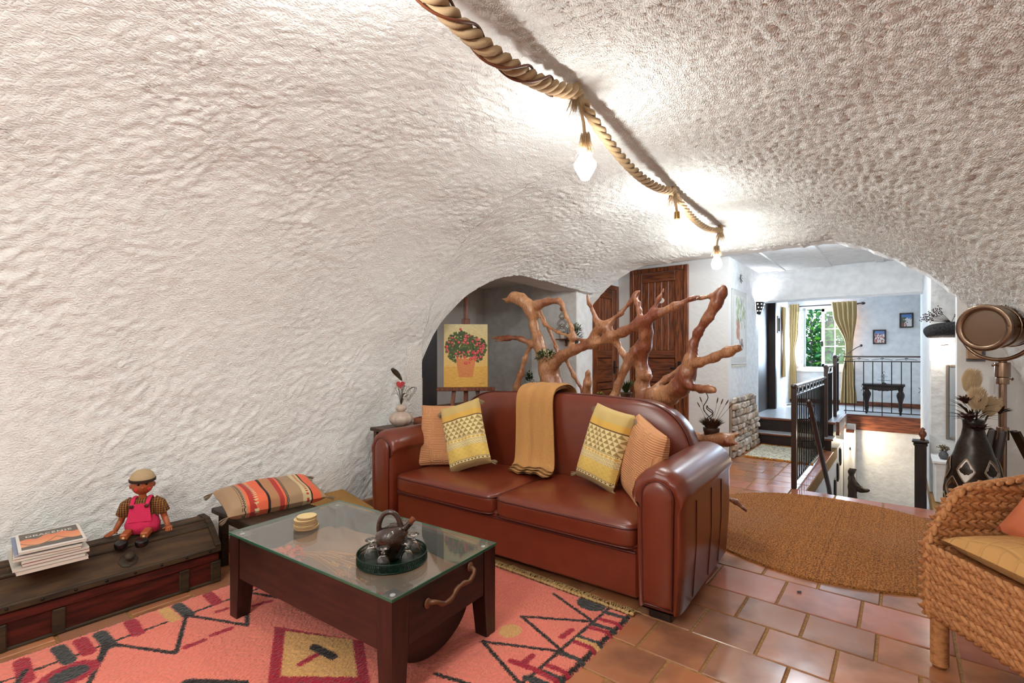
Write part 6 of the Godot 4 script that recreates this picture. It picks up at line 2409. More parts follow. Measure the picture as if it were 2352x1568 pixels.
func build_plants() -> void:
	var green := Color(0.16, 0.24, 0.08)
	bushy("flowering_plant", "small bushy plant with white blossoms nested in the driftwood fork", Vector3(-2.205, 1.105, -3.16), 0.085, 0.05, 620, 0.030, [green, Color(0.85, 0.82, 0.68)], 0.05, Color(0.20, 0.12, 0.07), 0.0)
	bushy("trailing_plant", "grey green leafy plant on the pier edge behind the driftwood", Vector3(-2.70, 1.26, -4.40), 0.07, 0.13, 220, 0.04, [Color(0.28, 0.30, 0.20), Color(0.52, 0.52, 0.44)], 0.04, Color(0.25, 0.2, 0.16), 0.04)
	bushy("jade_plant", "small green plant behind the throw beside the thin driftwood limb", Vector3(-2.57, 0.80, -3.42), 0.045, 0.10, 120, 0.03, [Color(0.14, 0.24, 0.08)], 0.05, Color(0.72, 0.62, 0.48), 0.06)
	spiky("spiky_plant", "dark spiky plant just above the throw on the sofa back", Vector3(-2.46, 0.80, -3.42), 26, 0.11, 0.012, Color(0.09, 0.08, 0.05), 0.05, Color(0.3, 0.2, 0.12), 1.0, 0.05)
	spiky("agave_plant", "green spiky agave in a brown pot between the driftwood trunks", Vector3(-1.648, 0.795, -3.42), 40, 0.14, 0.018, Color(0.20, 0.27, 0.10), 0.045, Color(0.36, 0.26, 0.18), 0.75, 0.06)
	spiky("small_succulent", "small pale green succulent rosette behind the sofa back", Vector3(-1.87, 0.795, -3.42), 18, 0.055, 0.018, Color(0.45, 0.50, 0.20), 0.03, Color(0.3, 0.2, 0.12), 1.2, 0.02)
	# plank that carries the pots behind the sofa
	var sh := thing("driftwood_shelf", "narrow plank shelf behind the sofa carrying the small pots", "shelf", Vector3(-2.05, 0, -3.42))
	part(sh, "plank", gbox(Vector3(0, 0.785, 0), Vector3(1.2, 0.02, 0.13), 0.004), M.trim_wood)
	for x in [-0.5, 0.5]:
		part(sh, "support", gbox(Vector3(x, 0.3875, 0), Vector3(0.04, 0.775, 0.10), 0.004), M.trim_wood)
	# wall ornament with a white pot on a bracket, on the pier
	var sil := mat(Color(0.52, 0.47, 0.42), 0.6)
	var oz := -4.437
	var oc := on_z(1291, 742, oz)
	var o := thing("wire_ornament", "wire filigree ornament hanging on the white pier", "ornament", oc)
	for s in [[0.0, 0.0, 0.055], [0.0, 0.075, 0.036], [0.0, -0.08, 0.065]]:
		for m in 2:
			var pts := []
			for k in 25:
				var a := TAU * k / 24.0
				var rr: float = s[2] * (1.0 - 0.32 * m) * (1.0 + 0.14 * cos(a * 4.0))
				pts.append(Vector3(s[0] + cos(a) * rr, s[1] + sin(a) * rr, 0))
			var g := Geo.new()
			g.tube(pts, 0.003, 5, false)
			part(o, "wire_loop", g, sil)
	var fg := Geo.new()
	for k in 24:
		leaf(fg, Vector3(0, 0.12, 0), Vector3(r_gauss() * 0.5, 1, 0.2), Vector3.BACK, 0.06, 0.014)
	part(o, "dried_tuft", fg, mat(Color(0.60, 0.42, 0.30), 0.8))
	var wp := on_z(1290, 778, -4.36)
	var br := thing("pot_bracket", "small wooden bracket shelf on the white pier", "shelf", Vector3(wp.x, wp.y, -4.385))
	part(br, "board", gbox(Vector3(0.02, -0.006, 0), Vector3(0.16, 0.012, 0.11), 0.003), M.trim_wood)
	part(br, "brace", gbox(Vector3(0.02, -0.045, -0.035), Vector3(0.02, 0.066, 0.03), 0.003), M.trim_wood)
	var wpt := spiky("white_potted_plant", "small green plant in a square white pot on the bracket shelf", Vector3(wp.x, wp.y + 0.0005, -4.38), 16, 0.04, 0.02, Color(0.13, 0.22, 0.08), 0.036, Color(0.86, 0.84, 0.80), 1.0, 0.06)
	wpt.rotation_degrees.y = 45
	var fig := thing("small_figurine", "small brown figurine beside the white pot on the bracket shelf", "figurine", Vector3(wp.x + 0.065, wp.y + 0.0005, -4.38))
	var gg := Geo.new()
	gg.lathe([Vector2(0.0005, 0), Vector2(0.014, 0), Vector2(0.010, 0.02), Vector2(0.013, 0.035), Vector2(0.007, 0.045), Vector2(0.010, 0.055), Vector2(0.0005, 0.064)], 12)
	part(fig, "body", gg, mat(Color(0.42, 0.28, 0.18), 0.6))
	# dried arrangement on the leaf slab
	var dp := thing("dried_grass_pot", "brown pot of dried grasses and curly twigs on the driftwood slab", "dried plant", on_z(1634, 1000, -3.18))
	var dg := Geo.new()
	dg.lathe([Vector2(0.0005, 0), Vector2(0.04, 0), Vector2(0.048, 0.03), Vector2(0.05, 0.05), Vector2(0.044, 0.05), Vector2(0.0005, 0.045)], 20)
	part(dp, "pot", dg, mat(Color(0.22, 0.11, 0.06), 0.5))
	var r := RandomNumberGenerator.new()
	r.seed = 51
	var tf := Geo.new()
	for k in 320:
		var a := r.randf() * TAU
		var d := Vector3(cos(a) * r.randf_range(0.2, 1.1), 1, sin(a) * r.randf_range(0.2, 1.1))
		leaf(tf, Vector3(cos(a) * 0.03, 0.045, sin(a) * 0.03), d, Vector3.UP, r.randf_range(0.04, 0.09), 0.012, 0.1)
	part(dp, "dried_leaves", tf, mat(Color(0.30, 0.17, 0.07), 0.8)).set_meta("kind", "stuff")
	for k in 3:
		var pts := []
		for q in 10:
			pts.append(Vector3(-0.01 + 0.018 * sin(q * 1.1 + k) - q * 0.0045 * (1 if k == 0 else 0), 0.045 + q * (0.028 if k == 0 else 0.016), 0.01 * cos(q * 1.3 + k)))
		var g := Geo.new()
		g.tube(smooth_path(pts, 3), 0.003, 5)
		part(dp, "twig", g, mat(Color(0.17, 0.08, 0.04), 0.6))
	for k in 6:
		var a: float = [-0.5, -0.35, 0.35, 0.5, 0.65, 0.2][k]
		var l := r.randf_range(0.13, 0.19)
		var g := Geo.new()
		var tip := Vector3(sin(a) * l, 0.045 + cos(a) * l, 0)
		g.tube([Vector3(0, 0.045, 0), tip], 0.001, 4)
		g.ball(tip + Vector3(sin(a), cos(a), 0) * 0.016, Vector3(0.004, 0.02, 0.004), 6, 6, Basis(Vector3.BACK, -a))
		part(dp, "grass_ear", g, mat(Color(0.36, 0.24, 0.13), 0.8))


# ---------------------------------------------------------------- woven armchair
func braid(pts: Array, nrm: Callable, wid: float, step: float, sd: int, lump: Geo) -> Geo:   # a plait of overlapping lumps along a path
	var g := Geo.new()
	var r := RandomNumberGenerator.new()
	r.seed = sd
	var run := [0.0]
	for k in range(1, pts.size()):
		run.append(run[k - 1] + pts[k].distance_to(pts[k - 1]))
	var total: float = run[run.size() - 1]
	var n := int(total / step)
	var j := 0
	for k in n:
		for side in [-1.0, 1.0]:
			var s := (k + (0.5 if side > 0 else 0.0)) * step
			if s > total:
				continue
			while j < pts.size() - 2 and run[j + 1] < s:
				j += 1
			while j > 0 and run[j] > s:
				j -= 1
			var f: float = (s - run[j]) / maxf(run[j + 1] - run[j], 1e-6)
			var p: Vector3 = pts[j].lerp(pts[j + 1], f)
			var d: Vector3 = (pts[j + 1] - pts[j]).normalized()
			var nn: Vector3 = nrm.call(p)
			var w := nn.cross(d).normalized()
			nn = d.cross(w)
			var an: float = -side * 0.50
			var dx := d * cos(an) + w * sin(an)
			var dy := nn.cross(dx)
			var bs := Basis(dx * step * r.randf_range(1.15, 1.35), dy * wid * 0.27 * r.randf_range(0.9, 1.15), nn * wid * 0.30)
			g.add(lump, Transform3D(bs, p + w * side * wid * 0.20 + nn * 0.002 * side))
	return g

func build_chair() -> void:
	var wm := mat(Color(0.76, 0.52, 0.33), 0.6, {"uv1_triplanar": true, "uv1_scale": Vector3.ONE * 7.0, "metallic_specular": 0.4})
	wm.albedo_texture = ntex(noise(0.02, 4, FastNoiseLite.TYPE_SIMPLEX, 180), [Color(0.62, 0.55, 0.5), Color(0.92, 0.9, 0.88), Color(1, 1, 1)], 256)
	var wm2 := wm.duplicate()
	wm2.albedo_color = Color(0.80, 0.56, 0.36)
	# local axes: x to the right of the camera (chair depth), z towards the camera (chair width); origin at the far front leg
	var pos := Vector3(cos(YAW) * 1.545 - sin(YAW) * 1.80, 0, -(sin(YAW) * 1.545 + cos(YAW) * 1.80))
	var c := thing("woven_armchair", "honey brown armchair of plaited water hyacinth with wrapped legs", "armchair", pos, 34.0)
	var lump := Geo.new()
	lump.ball(Vector3.ZERO, Vector3(0.72, 1.0, 1.0), 7, 5)
	var D := 0.66
	var Wd := 0.66
	var row_h := 0.033
	# inner body behind the plaits
	part(c, "core", gspan(Vector3(0.012, 0.20, 0.012), Vector3(D, 0.42, Wd - 0.012), 0.01), wm)
	# front apron (facing -x), rows sagging slightly in the middle
	var nf := func(_p): return Vector3(-1, 0, 0)
	for k in 8:
		var y := 0.197 + k * row_h
		var pts := []
		for q in 15:
			var f := q / 14.0
			var lift := (0.012 * (1.0 - pow(2 * f - 1, 2)) if k < 3 else 0.0)
			pts.append(Vector3(0.004, y + lift, -0.005 + f * (Wd + 0.01)))
		part(c, "plait", braid(pts, nf, row_h * 1.15, 0.032, 200 + k, lump), wm if k % 2 == 0 else wm2)
	# far side (facing -z, seen from inside above the seat) with the arm rising towards the back
	var top_at := func(x: float) -> float: return 0.44 + 0.20 * (1.0 - pow(1.0 - clampf(x / 0.16, 0, 1), 2.2)) + 0.13 * pow(clampf(x / D, 0, 1), 1.3)
	var ni := func(_p): return Vector3(0, 0, 1)
	var core := Geo.new()
	var cp := PackedVector2Array([Vector2(0.02, 0.20)])
	cp.append(Vector2(D + 0.05, 0.20))
	for k in 13:
		var x := (D + 0.05) * (1.0 - k / 12.0)
		cp.append(Vector2(maxf(x, 0.02), top_at.call(x) - 0.02))
	for z in [0.0, Wd]:
		var g := Geo.new()
		g.extrude(cp, 0.022, Transform3D(Basis(), Vector3(0, 0, z)))
		part(c, "arm_core", g, wm)
	for side in 2:
		var zz := 0.012 if side == 0 else Wd - 0.012
		var nn := ni if side == 0 else (func(_p): return Vector3(0, 0, -1))
		for k in 11:
			var y := 0.415 + k * row_h
			var x0 := 0.0
			while x0 < D and top_at.call(x0) < y + 0.012:
				x0 += 0.01
			if x0 > D - 0.1:
				continue
			var pts := []
			for q in 12:
				pts.append(Vector3(lerpf(x0, D + 0.04, q / 11.0), y, zz))
			part(c, "plait", braid(pts, nn, row_h * 1.15, 0.032, 230 + k + side * 40, lump), wm if k % 2 == 1 else wm2)
		# rolled edge plait
		var ep := []
		for k in 26:
			var x := (D + 0.05) * pow(k / 25.0, 1.4)
			ep.append(Vector3(x - 0.002, top_at.call(x), zz + (-0.01 if side == 0 else 0.01)))
		ep.insert(0, Vector3(-0.002, 0.36, zz - 0.01))
		ep.insert(0, Vector3(-0.002, 0.20, zz - 0.01))
		part(c, "edge_plait", braid(ep, func(p): return Vector3(-0.6, 0.8, 0) if p.x > 0.05 else Vector3(-1, 0.2, -0.3), 0.034, 0.034, 260 + side, lump), wm2)
		# outside face
		var no := (func(_p): return Vector3(0, 0, -1)) if side == 0 else (func(_p): return Vector3(0, 0, 1))
		for k in 17:
			var y := 0.195 + k * row_h
			var x0 := 0.0
			while x0 < D and top_at.call(x0) < y + 0.012:
				x0 += 0.01
			if x0 > D - 0.1:
				continue
			part(c, "plait", braid([Vector3(x0, y, -0.012 if side == 0 else Wd + 0.012), Vector3(D + 0.04, y, -0.012 if side == 0 else Wd + 0.012)], no, row_h * 1.15, 0.032, 300 + k + side * 40, lump), wm)
	# back
	part(c, "back_core", gspan(Vector3(D, 0.20, -0.01), Vector3(D + 0.05, 0.84, Wd + 0.01), 0.015), wm)
	for k in 13:
		var y := 0.42 + k * row_h
		part(c, "plait", braid([Vector3(D - 0.004, y, 0.0), Vector3(D - 0.004, y, Wd)], nf, row_h * 1.15, 0.032, 400 + k, lump), wm2)
	# wrapped legs
	for q in [[0.028, 0.022], [0.028, Wd - 0.022], [D, 0.022], [D, Wd - 0.022]]:
		var pf := [Vector2(0.0005, 0.0), Vector2(0.020, 0.0), Vector2(0.022, 0.008)]
		var y := 0.01
		while y < 0.205:
			pf.append(Vector2(0.0255, y))
			pf.append(Vector2(0.0275, y + 0.0022))
			pf.append(Vector2(0.0255, y + 0.0044))
			y += 0.0046
		var g := Geo.new()
		g.lathe(pf, 18, Transform3D(Basis(), Vector3(q[0], 0, q[1])))
		part(c, "leg", g, wm2)
	# seat cushion with quilted lines
	var im := Image.create(256, 256, false, Image.FORMAT_RGB8)
	for y in 256:
		for x in 256:
			var ax := absf(fposmod(x / 32.0 + 0.5 * sin(y * 0.06) * 0.3, 1.0) - 0.5)
			var ay := absf(fposmod(y / 26.0 + 0.3 * sin(x * 0.05), 1.0) - 0.5)
			var h := smoothstep(0.0, 0.12, minf(ax, ay))
			im.set_pixel(x, y, Color(h, h, h))
	var sm := mat(Color(0.78, 0.58, 0.34), 0.92, {"rim_enabled": true, "rim": 0.15, "heightmap_enabled": true, "heightmap_texture": tex(im), "heightmap_scale": 0.35})
	var sc := thing("seat_cushion", "mustard quilted cushion lying on the woven armchair seat", "cushion", pos, 34.0)
	var g := pillow(0.60, 0.58, 0.12, 0.03, 34, 34)
	var o := part(sc, "cover", g, sm)
	put(o, Vector3(0.325, 0.472, 0.325), Vector3(-90, 0, 0))
	var im2 := Image.create(128, 256, false, Image.FORMAT_RGB8)
	for y in 256:
		var f := y / 256.0
		for x in 128:
			var cc := Color(0.76, 0.42, 0.28)
			if f < 0.30:
				cc = Color(0.74, 0.52, 0.34) if int(f * 60) % 3 != 0 else Color(0.82, 0.66, 0.48)
			elif f < 0.325:
				cc = Color(0.25, 0.15, 0.10) if f > 0.315 else Color(0.80, 0.60, 0.42)
			im2.set_pixel(x, y, cc)
	var bc := thing("back_cushion", "coral cushion with woven stripes leaning in the woven armchair", "cushion", pos, 34.0)
	var bo := part(bc, "cover", pillow(0.42, 0.42, 0.14, 0.04, 24, 24), mat(Color.WHITE, 0.92, {"albedo_texture": tex(im2)}))
	put(bo, Vector3(0.405, 0.625, 0.235), Vector3(-20, -47, -24))


# ---------------------------------------------------------------- tripod spotlight, vase and wall things on the right
func build_right_side() -> void:
	var ni := mat(Color(0.62, 0.52, 0.44), 0.22, {"metallic": 0.95})
	var dkm := mat(Color(0.28, 0.20, 0.14), 0.3, {"metallic": 0.8})
	var lw := wood(Color(0.20, 0.12, 0.07), Color(0.10, 0.05, 0.03), 1, 0.4, 3.0, 190)
	var dep := 2.62
	var base := at_depth(2303, 1000, dep)
	var l := thing("tripod_spotlight", "unlit nickel film spotlight on a wooden tripod behind the woven armchair", "floor lamp", Vector3(base.x, 0, base.z), 39)
	# local x right, z towards the camera
	var Y := func(v: float) -> float: return EYE - (v - PY) / FOC * dep
	var pole := Geo.new()
	pole.tube([Vector3(0, 0.45, 0), Vector3(0, Y.call(845), 0)], 0.017, 14)
	part(l, "pole", pole, ni)
	var slv := Geo.new()
	for q in [[980, 1010, 0.026], [866, 882, 0.027], [832, 866, 0.032], [826, 833, 0.018]]:
		slv.lathe([Vector2(0.0005, Y.call(q[1])), Vector2(q[2] - 0.002, Y.call(q[1])), Vector2(q[2], Y.call(q[1]) + 0.003), Vector2(q[2], Y.call(q[0]) - 0.003), Vector2(q[2] - 0.002, Y.call(q[0])), Vector2(0.0005, Y.call(q[0]))], 18)
	part(l, "collars", slv, ni).set_meta("kind", "stuff")
	for q in [[838, -1.0], [870, 1.0]]:
		var g := Geo.new()
		g.tube([Vector3(0, Y.call(q[0]), 0), Vector3(q[1] * 0.05, Y.call(q[0]), 0.0)], 0.004, 8)
		g.ball(Vector3(q[1] * 0.052, Y.call(q[0]), 0), Vector3(0.005, 0.009, 0.009), 8, 6)
		part(l, "set_screw", g, ni)
	# yoke
	var yk := Geo.new()
	var yp := []
	for k in 21:
		var a := PI + PI * k / 20.0
		yp.append(Vector3(cos(a) * 0.165 * (1.0 if k < 20 else 1.0), Y.call(760) + sin(a) * 0.155, 0.0))
	yk.tube(yp, 0.011, 10)
	part(l, "yoke", yk, ni).rotation_degrees.y = -74.0
	l.get_node("yoke").position.x = -0.025
	# head: barrel with rim and frosted lens, aimed left of the camera and a little down
	var h := Node3D.new()
	h.name = "lamp_head"
	l.add_child(h)
	h.position = Vector3(-0.025, Y.call(750), 0.0)
	h.rotation_degrees = Vector3(4, -74, 0)
	var bs := Basis(Vector3.RIGHT, PI / 2)   # lathe axis y -> z
	var bg := Geo.new()
	bg.lathe([Vector2(0.0005, -0.20), Vector2(0.05, -0.195), Vector2(0.092, -0.16), Vector2(0.108, -0.11), Vector2(0.112, -0.02), Vector2(0.112, 0.085), Vector2(0.116, 0.09), Vector2(0.116, 0.105)], 40, Transform3D(bs, Vector3.ZERO))
	part(h, "barrel", bg, ni)
	for z in [-0.10, 0.02]:
		var g := Geo.new()
		g.lathe([Vector2(0.110, z - 0.004), Vector2(0.1165, z - 0.004), Vector2(0.1165, z + 0.004), Vector2(0.110, z + 0.004)], 40, Transform3D(bs, Vector3.ZERO))
		part(h, "band", g, ni)
	var rg := Geo.new()
	rg.lathe([Vector2(0.116, 0.095), Vector2(0.124, 0.10), Vector2(0.126, 0.118), Vector2(0.122, 0.126), Vector2(0.100, 0.124), Vector2(0.096, 0.116), Vector2(0.096, 0.100)], 44, Transform3D(bs, Vector3.ZERO))
	part(h, "rim", rg, ni)
	var lg := Geo.new()
	lg.lathe([Vector2(0.098, 0.108), Vector2(0.06, 0.113), Vector2(0.0005, 0.115)], 40, Transform3D(bs, Vector3.ZERO))
	part(h, "lens", lg, mat(Color(0.46, 0.36, 0.28), 0.4))
	for sx in [-1.0, 1.0]:
		var g := Geo.new()
		g.tube([Vector3(sx * 0.11, 0, 0), Vector3(sx * 0.165, 0, 0)], [0.016, 0.012], 10)
		g.ball(Vector3(sx * 0.172, 0, 0), Vector3(0.010, 0.014, 0.014), 10, 6)
		part(h, "pivot", g, dkm)
	var hg := Geo.new()
	hg.tube([Vector3(0.10, 0.02, 0.0), Vector3(0.17, 0.03, -0.05), Vector3(0.17, 0.03, -0.14), Vector3(0.09, 0.02, -0.16)], 0.012, 8)
	part(h, "wooden_grip", hg, M.trim_wood)
	for k in 8:
		var a := k * 0.16 + 1.0
		var g := Geo.new()
		g.ball(Vector3(cos(a) * 0.113, sin(a) * 0.113, -0.05), Vector3(0.004, 0.004, 0.004), 6, 5)
		part(h, "rivet", g, dkm)
	# tripod legs: paired slats
	for q in [-1.0, 0.0, 1.0]:
		var foot := Vector3([-0.33, 0.06, 0.30][int(q) + 1], 0.0, [0.16, -0.34, 0.15][int(q) + 1])
		var tp := Vector3([-0.045, 0.01, 0.045][int(q) + 1], Y.call(988), [0.02, -0.04, 0.02][int(q) + 1])
		var sidew := (foot - tp).cross(Vector3.UP).normalized() * 0.020
		for s in [-1.0, 1.0]:
			var a: Vector3 = tp + sidew * s
			var b: Vector3 = tp.lerp(foot, 0.62) + sidew * s
			var g := Geo.new()
			g.box((a + b) / 2, Vector3(0.014, a.distance_to(b), 0.034), 0.002, Basis(Quaternion(Vector3.UP, (a - b).normalized())))
			part(l, "leg_slat", g, lw)
		var g2 := Geo.new()
		var m := tp.lerp(foot, 0.35)
		g2.box((m + foot) / 2, Vector3(0.02, m.distance_to(foot), 0.03), 0.002, Basis(Quaternion(Vector3.UP, (m - foot).normalized())))
		part(l, "leg_extension", g2, lw)
	# tall dark vase with mirror drops
	var vb := at_depth(2236, 1100, 2.42)
	var v := thing("tall_vase", "tall dark vase inlaid with mirror drops standing behind the armchair", "vase", Vector3(vb.x, 0, vb.z), 39)
	var VY := func(p: float) -> float: return EYE - (p - PY) / FOC * 2.42
	var prof := func(y: float) -> float:
		var ks := [[0.0, 0.070], [0.10, 0.090], [0.30, 0.106], [0.45, 0.110], [0.58, 0.098], [0.68, 0.068], [0.75, 0.045], [0.79, 0.040], [0.82, 0.044]]
		for k in ks.size() - 1:
			if y <= ks[k + 1][0]:
				return lerpf(ks[k][1], ks[k + 1][1], smoothstep(0, 1, (y - ks[k][0]) / (ks[k + 1][0] - ks[k][0])) * 0.5 + 0.5 * (y - ks[k][0]) / (ks[k + 1][0] - ks[k][0]))
		return 0.044
	var pf := [Vector2(0.0005, 0.0)]
	for k in 42:
		var y := 0.82 * k / 41.0
		pf.append(Vector2(prof.call(y), y))
	pf.append(Vector2(0.034, 0.82))
	pf.append(Vector2(0.032, 0.70))
	pf.append(Vector2(0.0005, 0.69))
	var vg := Geo.new()
	vg.lathe(pf, 40)
	var vm := mat(Color(0.20, 0.15, 0.11), 0.3, {"metallic": 0.3, "uv1_triplanar": true, "uv1_scale": Vector3.ONE * 5.0})
	vm.albedo_texture = shared_tex("wood1", func(): return null)
	part(v, "body", vg, vm)
	var mir := mat(Color(0.78, 0.76, 0.74), 0.06, {"metallic": 1.0})
	var edge := mat(Color(0.55, 0.48, 0.40), 0.3, {"metallic": 0.6})
	for row in 6:
		for k in 6:
			var a0 := TAU * (k + 0.5 * (row % 2)) / 6.0
			var yc := 0.10 + row * 0.095
			var hh := 0.058
			var ww := 0.36
			var pts := []
			var g := Geo.new()
			var ce := g.vert(Vector3(cos(a0), 0, -sin(a0)) * (prof.call(yc) - 0.002) + Vector3(0, yc, 0))
			for q in 20:
				var t := TAU * q / 20.0
				var sy := sin(t)
				var cx := cos(t) * pow(1.0 - absf(sy) * 0.55, 1.2) * (1.0 if absf(sy) < 0.99 else 0.2)
				var y := yc + sy * hh
				var a := a0 + cx * ww
				var p: Vector3 = Vector3(cos(a), 0, -sin(a)) * (prof.call(y) + 0.002) + Vector3(0, y, 0)
				g.vert(p)
				pts.append(p + Vector3(cos(a), 0, -sin(a)) * 0.001)
			for q in 20:
				g.tri(ce, ce + 1 + q, ce + 1 + (q + 1) % 20)
			var d := part(v, "mirror_drop", g, mir)
			pts.append(pts[0])
			var eg := Geo.new()
			eg.tube(pts, 0.003, 5, false)
			part(d, "drop_rim", eg, edge)
	# proteas and dried leaves in the vase
	var fl := thing("protea_bouquet", "bouquet of cream and maroon dried proteas in the tall vase", "flowers", Vector3(vb.x, 0.80, vb.z), 39)
	var r := RandomNumberGenerator.new()
	r.seed = 61
	var cream := mat(Color(0.86, 0.77, 0.63), 0.9)
	var mar := mat(Color(0.24, 0.10, 0.08), 0.7, {"cull_mode": BaseMaterial3D.CULL_DISABLED})
	var olive := mat(Color(0.20, 0.14, 0.06), 0.7, {"cull_mode": BaseMaterial3D.CULL_DISABLED})
	for q in [[-0.025, 0.115, 0.05, -0.2, 1.0], [0.0, 0.20, -0.01, 0.0, 1.0], [0.055, 0.075, 0.03, 0.35, 0.8]]:
		var g := Geo.new()
		var ax := Vector3(q[3], 1, 0.15).normalized()
		var b0 := Basis(Quaternion(Vector3.UP, ax))
		var ce := Vector3(q[0], q[1], q[2])
		for k in 260:
			var a := k * 2.4
			var f := k / 260.0
			var rr: float = 0.026 * q[4] * pow(sin(PI * (0.12 + 0.86 * f)), 0.6)
			var p := ce + b0 * Vector3(cos(a) * rr, (f - 0.5) * 0.10 * q[4], sin(a) * rr)
			leaf(g, p, b0 * Vector3(cos(a) * 0.45, 1.0, sin(a) * 0.45), ax.cross(Vector3.RIGHT), 0.036, 0.006)
		g.ball(ce, Vector3(0.020, 0.040, 0.020) * q[4], 10, 7, b0)
		part(fl, "protea_head", g, cream)
		var sg := Geo.new()
		sg.tube([Vector3(0, -0.12, 0), ce], 0.004, 6)
		part(fl, "stem", sg, olive)
	for q in [[-0.055, 0.10, 0.02], [-0.06, 0.02, 0.04], [0.09, 0.09, 0.0], [-0.03, -0.03, 0.06], [0.10, 0.05, 0.03]]:
		var g := Geo.new()
		for k in 22:
			var a := k * 2.4
			var f := k / 22.0
			leaf(g, Vector3(q[0], q[1], q[2]), Vector3(cos(a) + q[0] * 6, 0.8 - f * 0.5 + q[1] * 3, sin(a)), Vector3.UP, 0.06, 0.024)
		part(fl, "maroon_flower", g, mar)
	for k in 34:
		var a := r.randf() * TAU
		var g := Geo.new()
		leaf(g, Vector3(cos(a) * 0.02, 0.0 + r.randf() * 0.08, sin(a) * 0.02), Vector3(cos(a), r.randf_range(0.0, 0.9), sin(a)), Vector3.UP, r.randf_range(0.08, 0.13), 0.014)
		part(fl, "dried_leaf", g, olive)
	# wall planter on the pale wall
	var pp := on_z(2238, 808, -4.70)
	var wp := thing("wall_planter", "small square wall planter with a green sprig on the pale wall", "planter", pp)
	part(wp, "back_plate", gbox(Vector3(0.008, -0.012, -0.014), Vector3(0.10, 0.11, 0.010), 0.002), mat(Color(0.42, 0.43, 0.46), 0.6))
	part(wp, "basket", gbox(Vector3(-0.004, -0.012, 0.018), Vector3(0.078, 0.075, 0.054), 0.005), mat(Color(0.62, 0.50, 0.38), 0.8))
	var sg2 := Geo.new()
	for k in 60:
		var a := r.randf() * TAU
		leaf(sg2, Vector3(r_gauss() * 0.02, 0.025, 0.018), Vector3(cos(a) * 0.8 - 0.3, 0.8, sin(a) * 0.5 + 0.2), Vector3.UP, r.randf_range(0.03, 0.06), 0.012)
	part(wp, "sprig", sg2, mat(Color(0.22, 0.28, 0.20), 0.6)).set_meta("kind", "stuff")
	# carved stick and glass tube on the same wall
	var bw := thing("bleached_driftwood", "bleached driftwood plank leaning against the rough right wall", "driftwood", Vector3(0.53, 0, -4.66), 0)
	var bg2 := Geo.new()
	bg2.tube([Vector3(0, 0.0, 0.03), Vector3(-0.01, 0.5, 0.015), Vector3(-0.02, 0.95, 0.0), Vector3(-0.01, 1.05, -0.01)], [0.03, 0.035, 0.03, 0.006], 10, true, 0.4)
	part(bw, "plank", bg2, mat(Color(0.70, 0.66, 0.62), 0.85))
	var gt := thing("glass_wall_vase", "clear glass tube vase fixed to the pale wall", "vase", on_z(2279, 885, -4.70))
	var tg := Geo.new()
	tg.lathe([Vector2(0.0005, -0.06), Vector2(0.014, -0.058), Vector2(0.016, 0.06), Vector2(0.013, 0.06), Vector2(0.012, -0.05), Vector2(0.0005, -0.052)], 16)
	part(gt, "tube", tg, mat(Color(0.95, 0.95, 0.95, 0.1), 0.03, {"transparency": BaseMaterial3D.TRANSPARENCY_ALPHA}))
	# charred log shelf with berry twigs
	var chm := mat(Color(0.30, 0.30, 0.31), 0.85, {"uv1_triplanar": true, "uv1_scale": Vector3.ONE * 6.0, "heightmap_enabled": true, "heightmap_scale": 1.2})
	chm.albedo_texture = shared_tex("wood2", func(): return null)
	chm.heightmap_texture = M.plaster.heightmap_texture
	var lp := on_z(2166, 762, -5.25)
	var lo := thing("charred_log_shelf", "charred black log shelf on the white pier", "shelf", lp)
	var lgg := Geo.new()
	lgg.tube(smooth_path([Vector3(-0.11, -0.015, 0.0), Vector3(-0.07, 0.0, 0.01), Vector3(0.0, 0.01, 0.01), Vector3(0.10, 0.015, 0.0), Vector3(0.17, 0.02, 0)], 4), [0.03, 0.042, 0.05, 0.055, 0.06, 0.062, 0.064, 0.065, 0.066, 0.066, 0.067, 0.067, 0.068, 0.068, 0.068, 0.068, 0.068], 14)
	for k in lgg.v.size():
		if lgg.v[k].y < -0.045:
			lgg.v[k].y = -0.045 + (lgg.v[k].y + 0.045) * 0.3
	part(lo, "log", lgg, chm)
	var bt := thing("berry_twigs", "dark red berry twigs lying on the charred log shelf", "twigs", lp + Vector3(0.02, 0.075, 0.0))
	var bm := mat(Color(0.20, 0.03, 0.04), 0.4)
	var tw := mat(Color(0.14, 0.08, 0.07), 0.8)
	for k in 9:
		var a := -PI * 0.95 + k * 0.16
		var tip := Vector3(cos(a) * 0.16, absf(sin(a)) * 0.12 + 0.01, r.randf_range(-0.03, 0.03))
		if k == 8:
			tip = Vector3(0.09, 0.10, 0)
		var g := Geo.new()
		g.tube([Vector3(0.03, 0, 0), tip * 0.6, tip], 0.0018, 4)
		var t := part(bt, "twig", g, tw)
		var bgx := Geo.new()
		for q in 11:
			bgx.ball(tip * (0.55 + q * 0.045) + Vector3(r_gauss(), r_gauss(), r_gauss()) * 0.009, Vector3.ONE * 0.0045, 6, 5)
		part(t, "berries", bgx, bm).set_meta("kind", "stuff")
	# small spotlight under the log
	var uls := on_z(2160, 800, -5.27)
	var ul := thing("picture_light", "small lit wall spotlight under the charred log", "wall lamp", uls)
	var ug := Geo.new()
	ug.tube([Vector3(0.05, 0.03, -0.06), Vector3(0.045, 0.03, -0.01), Vector3(0.0, 0.025, 0.0)], 0.004, 6)
	part(ul, "arm", ug, ni)
	var ub := Geo.new()
	ub.ball(Vector3.ZERO, Vector3(0.02, 0.02, 0.02), 14, 10)
	part(ul, "bulb_glow", ub, mat(Color.WHITE, 0.5, {"emission_enabled": true, "emission": Color(1, 0.97, 0.92), "emission_energy_multiplier": 3.0}))
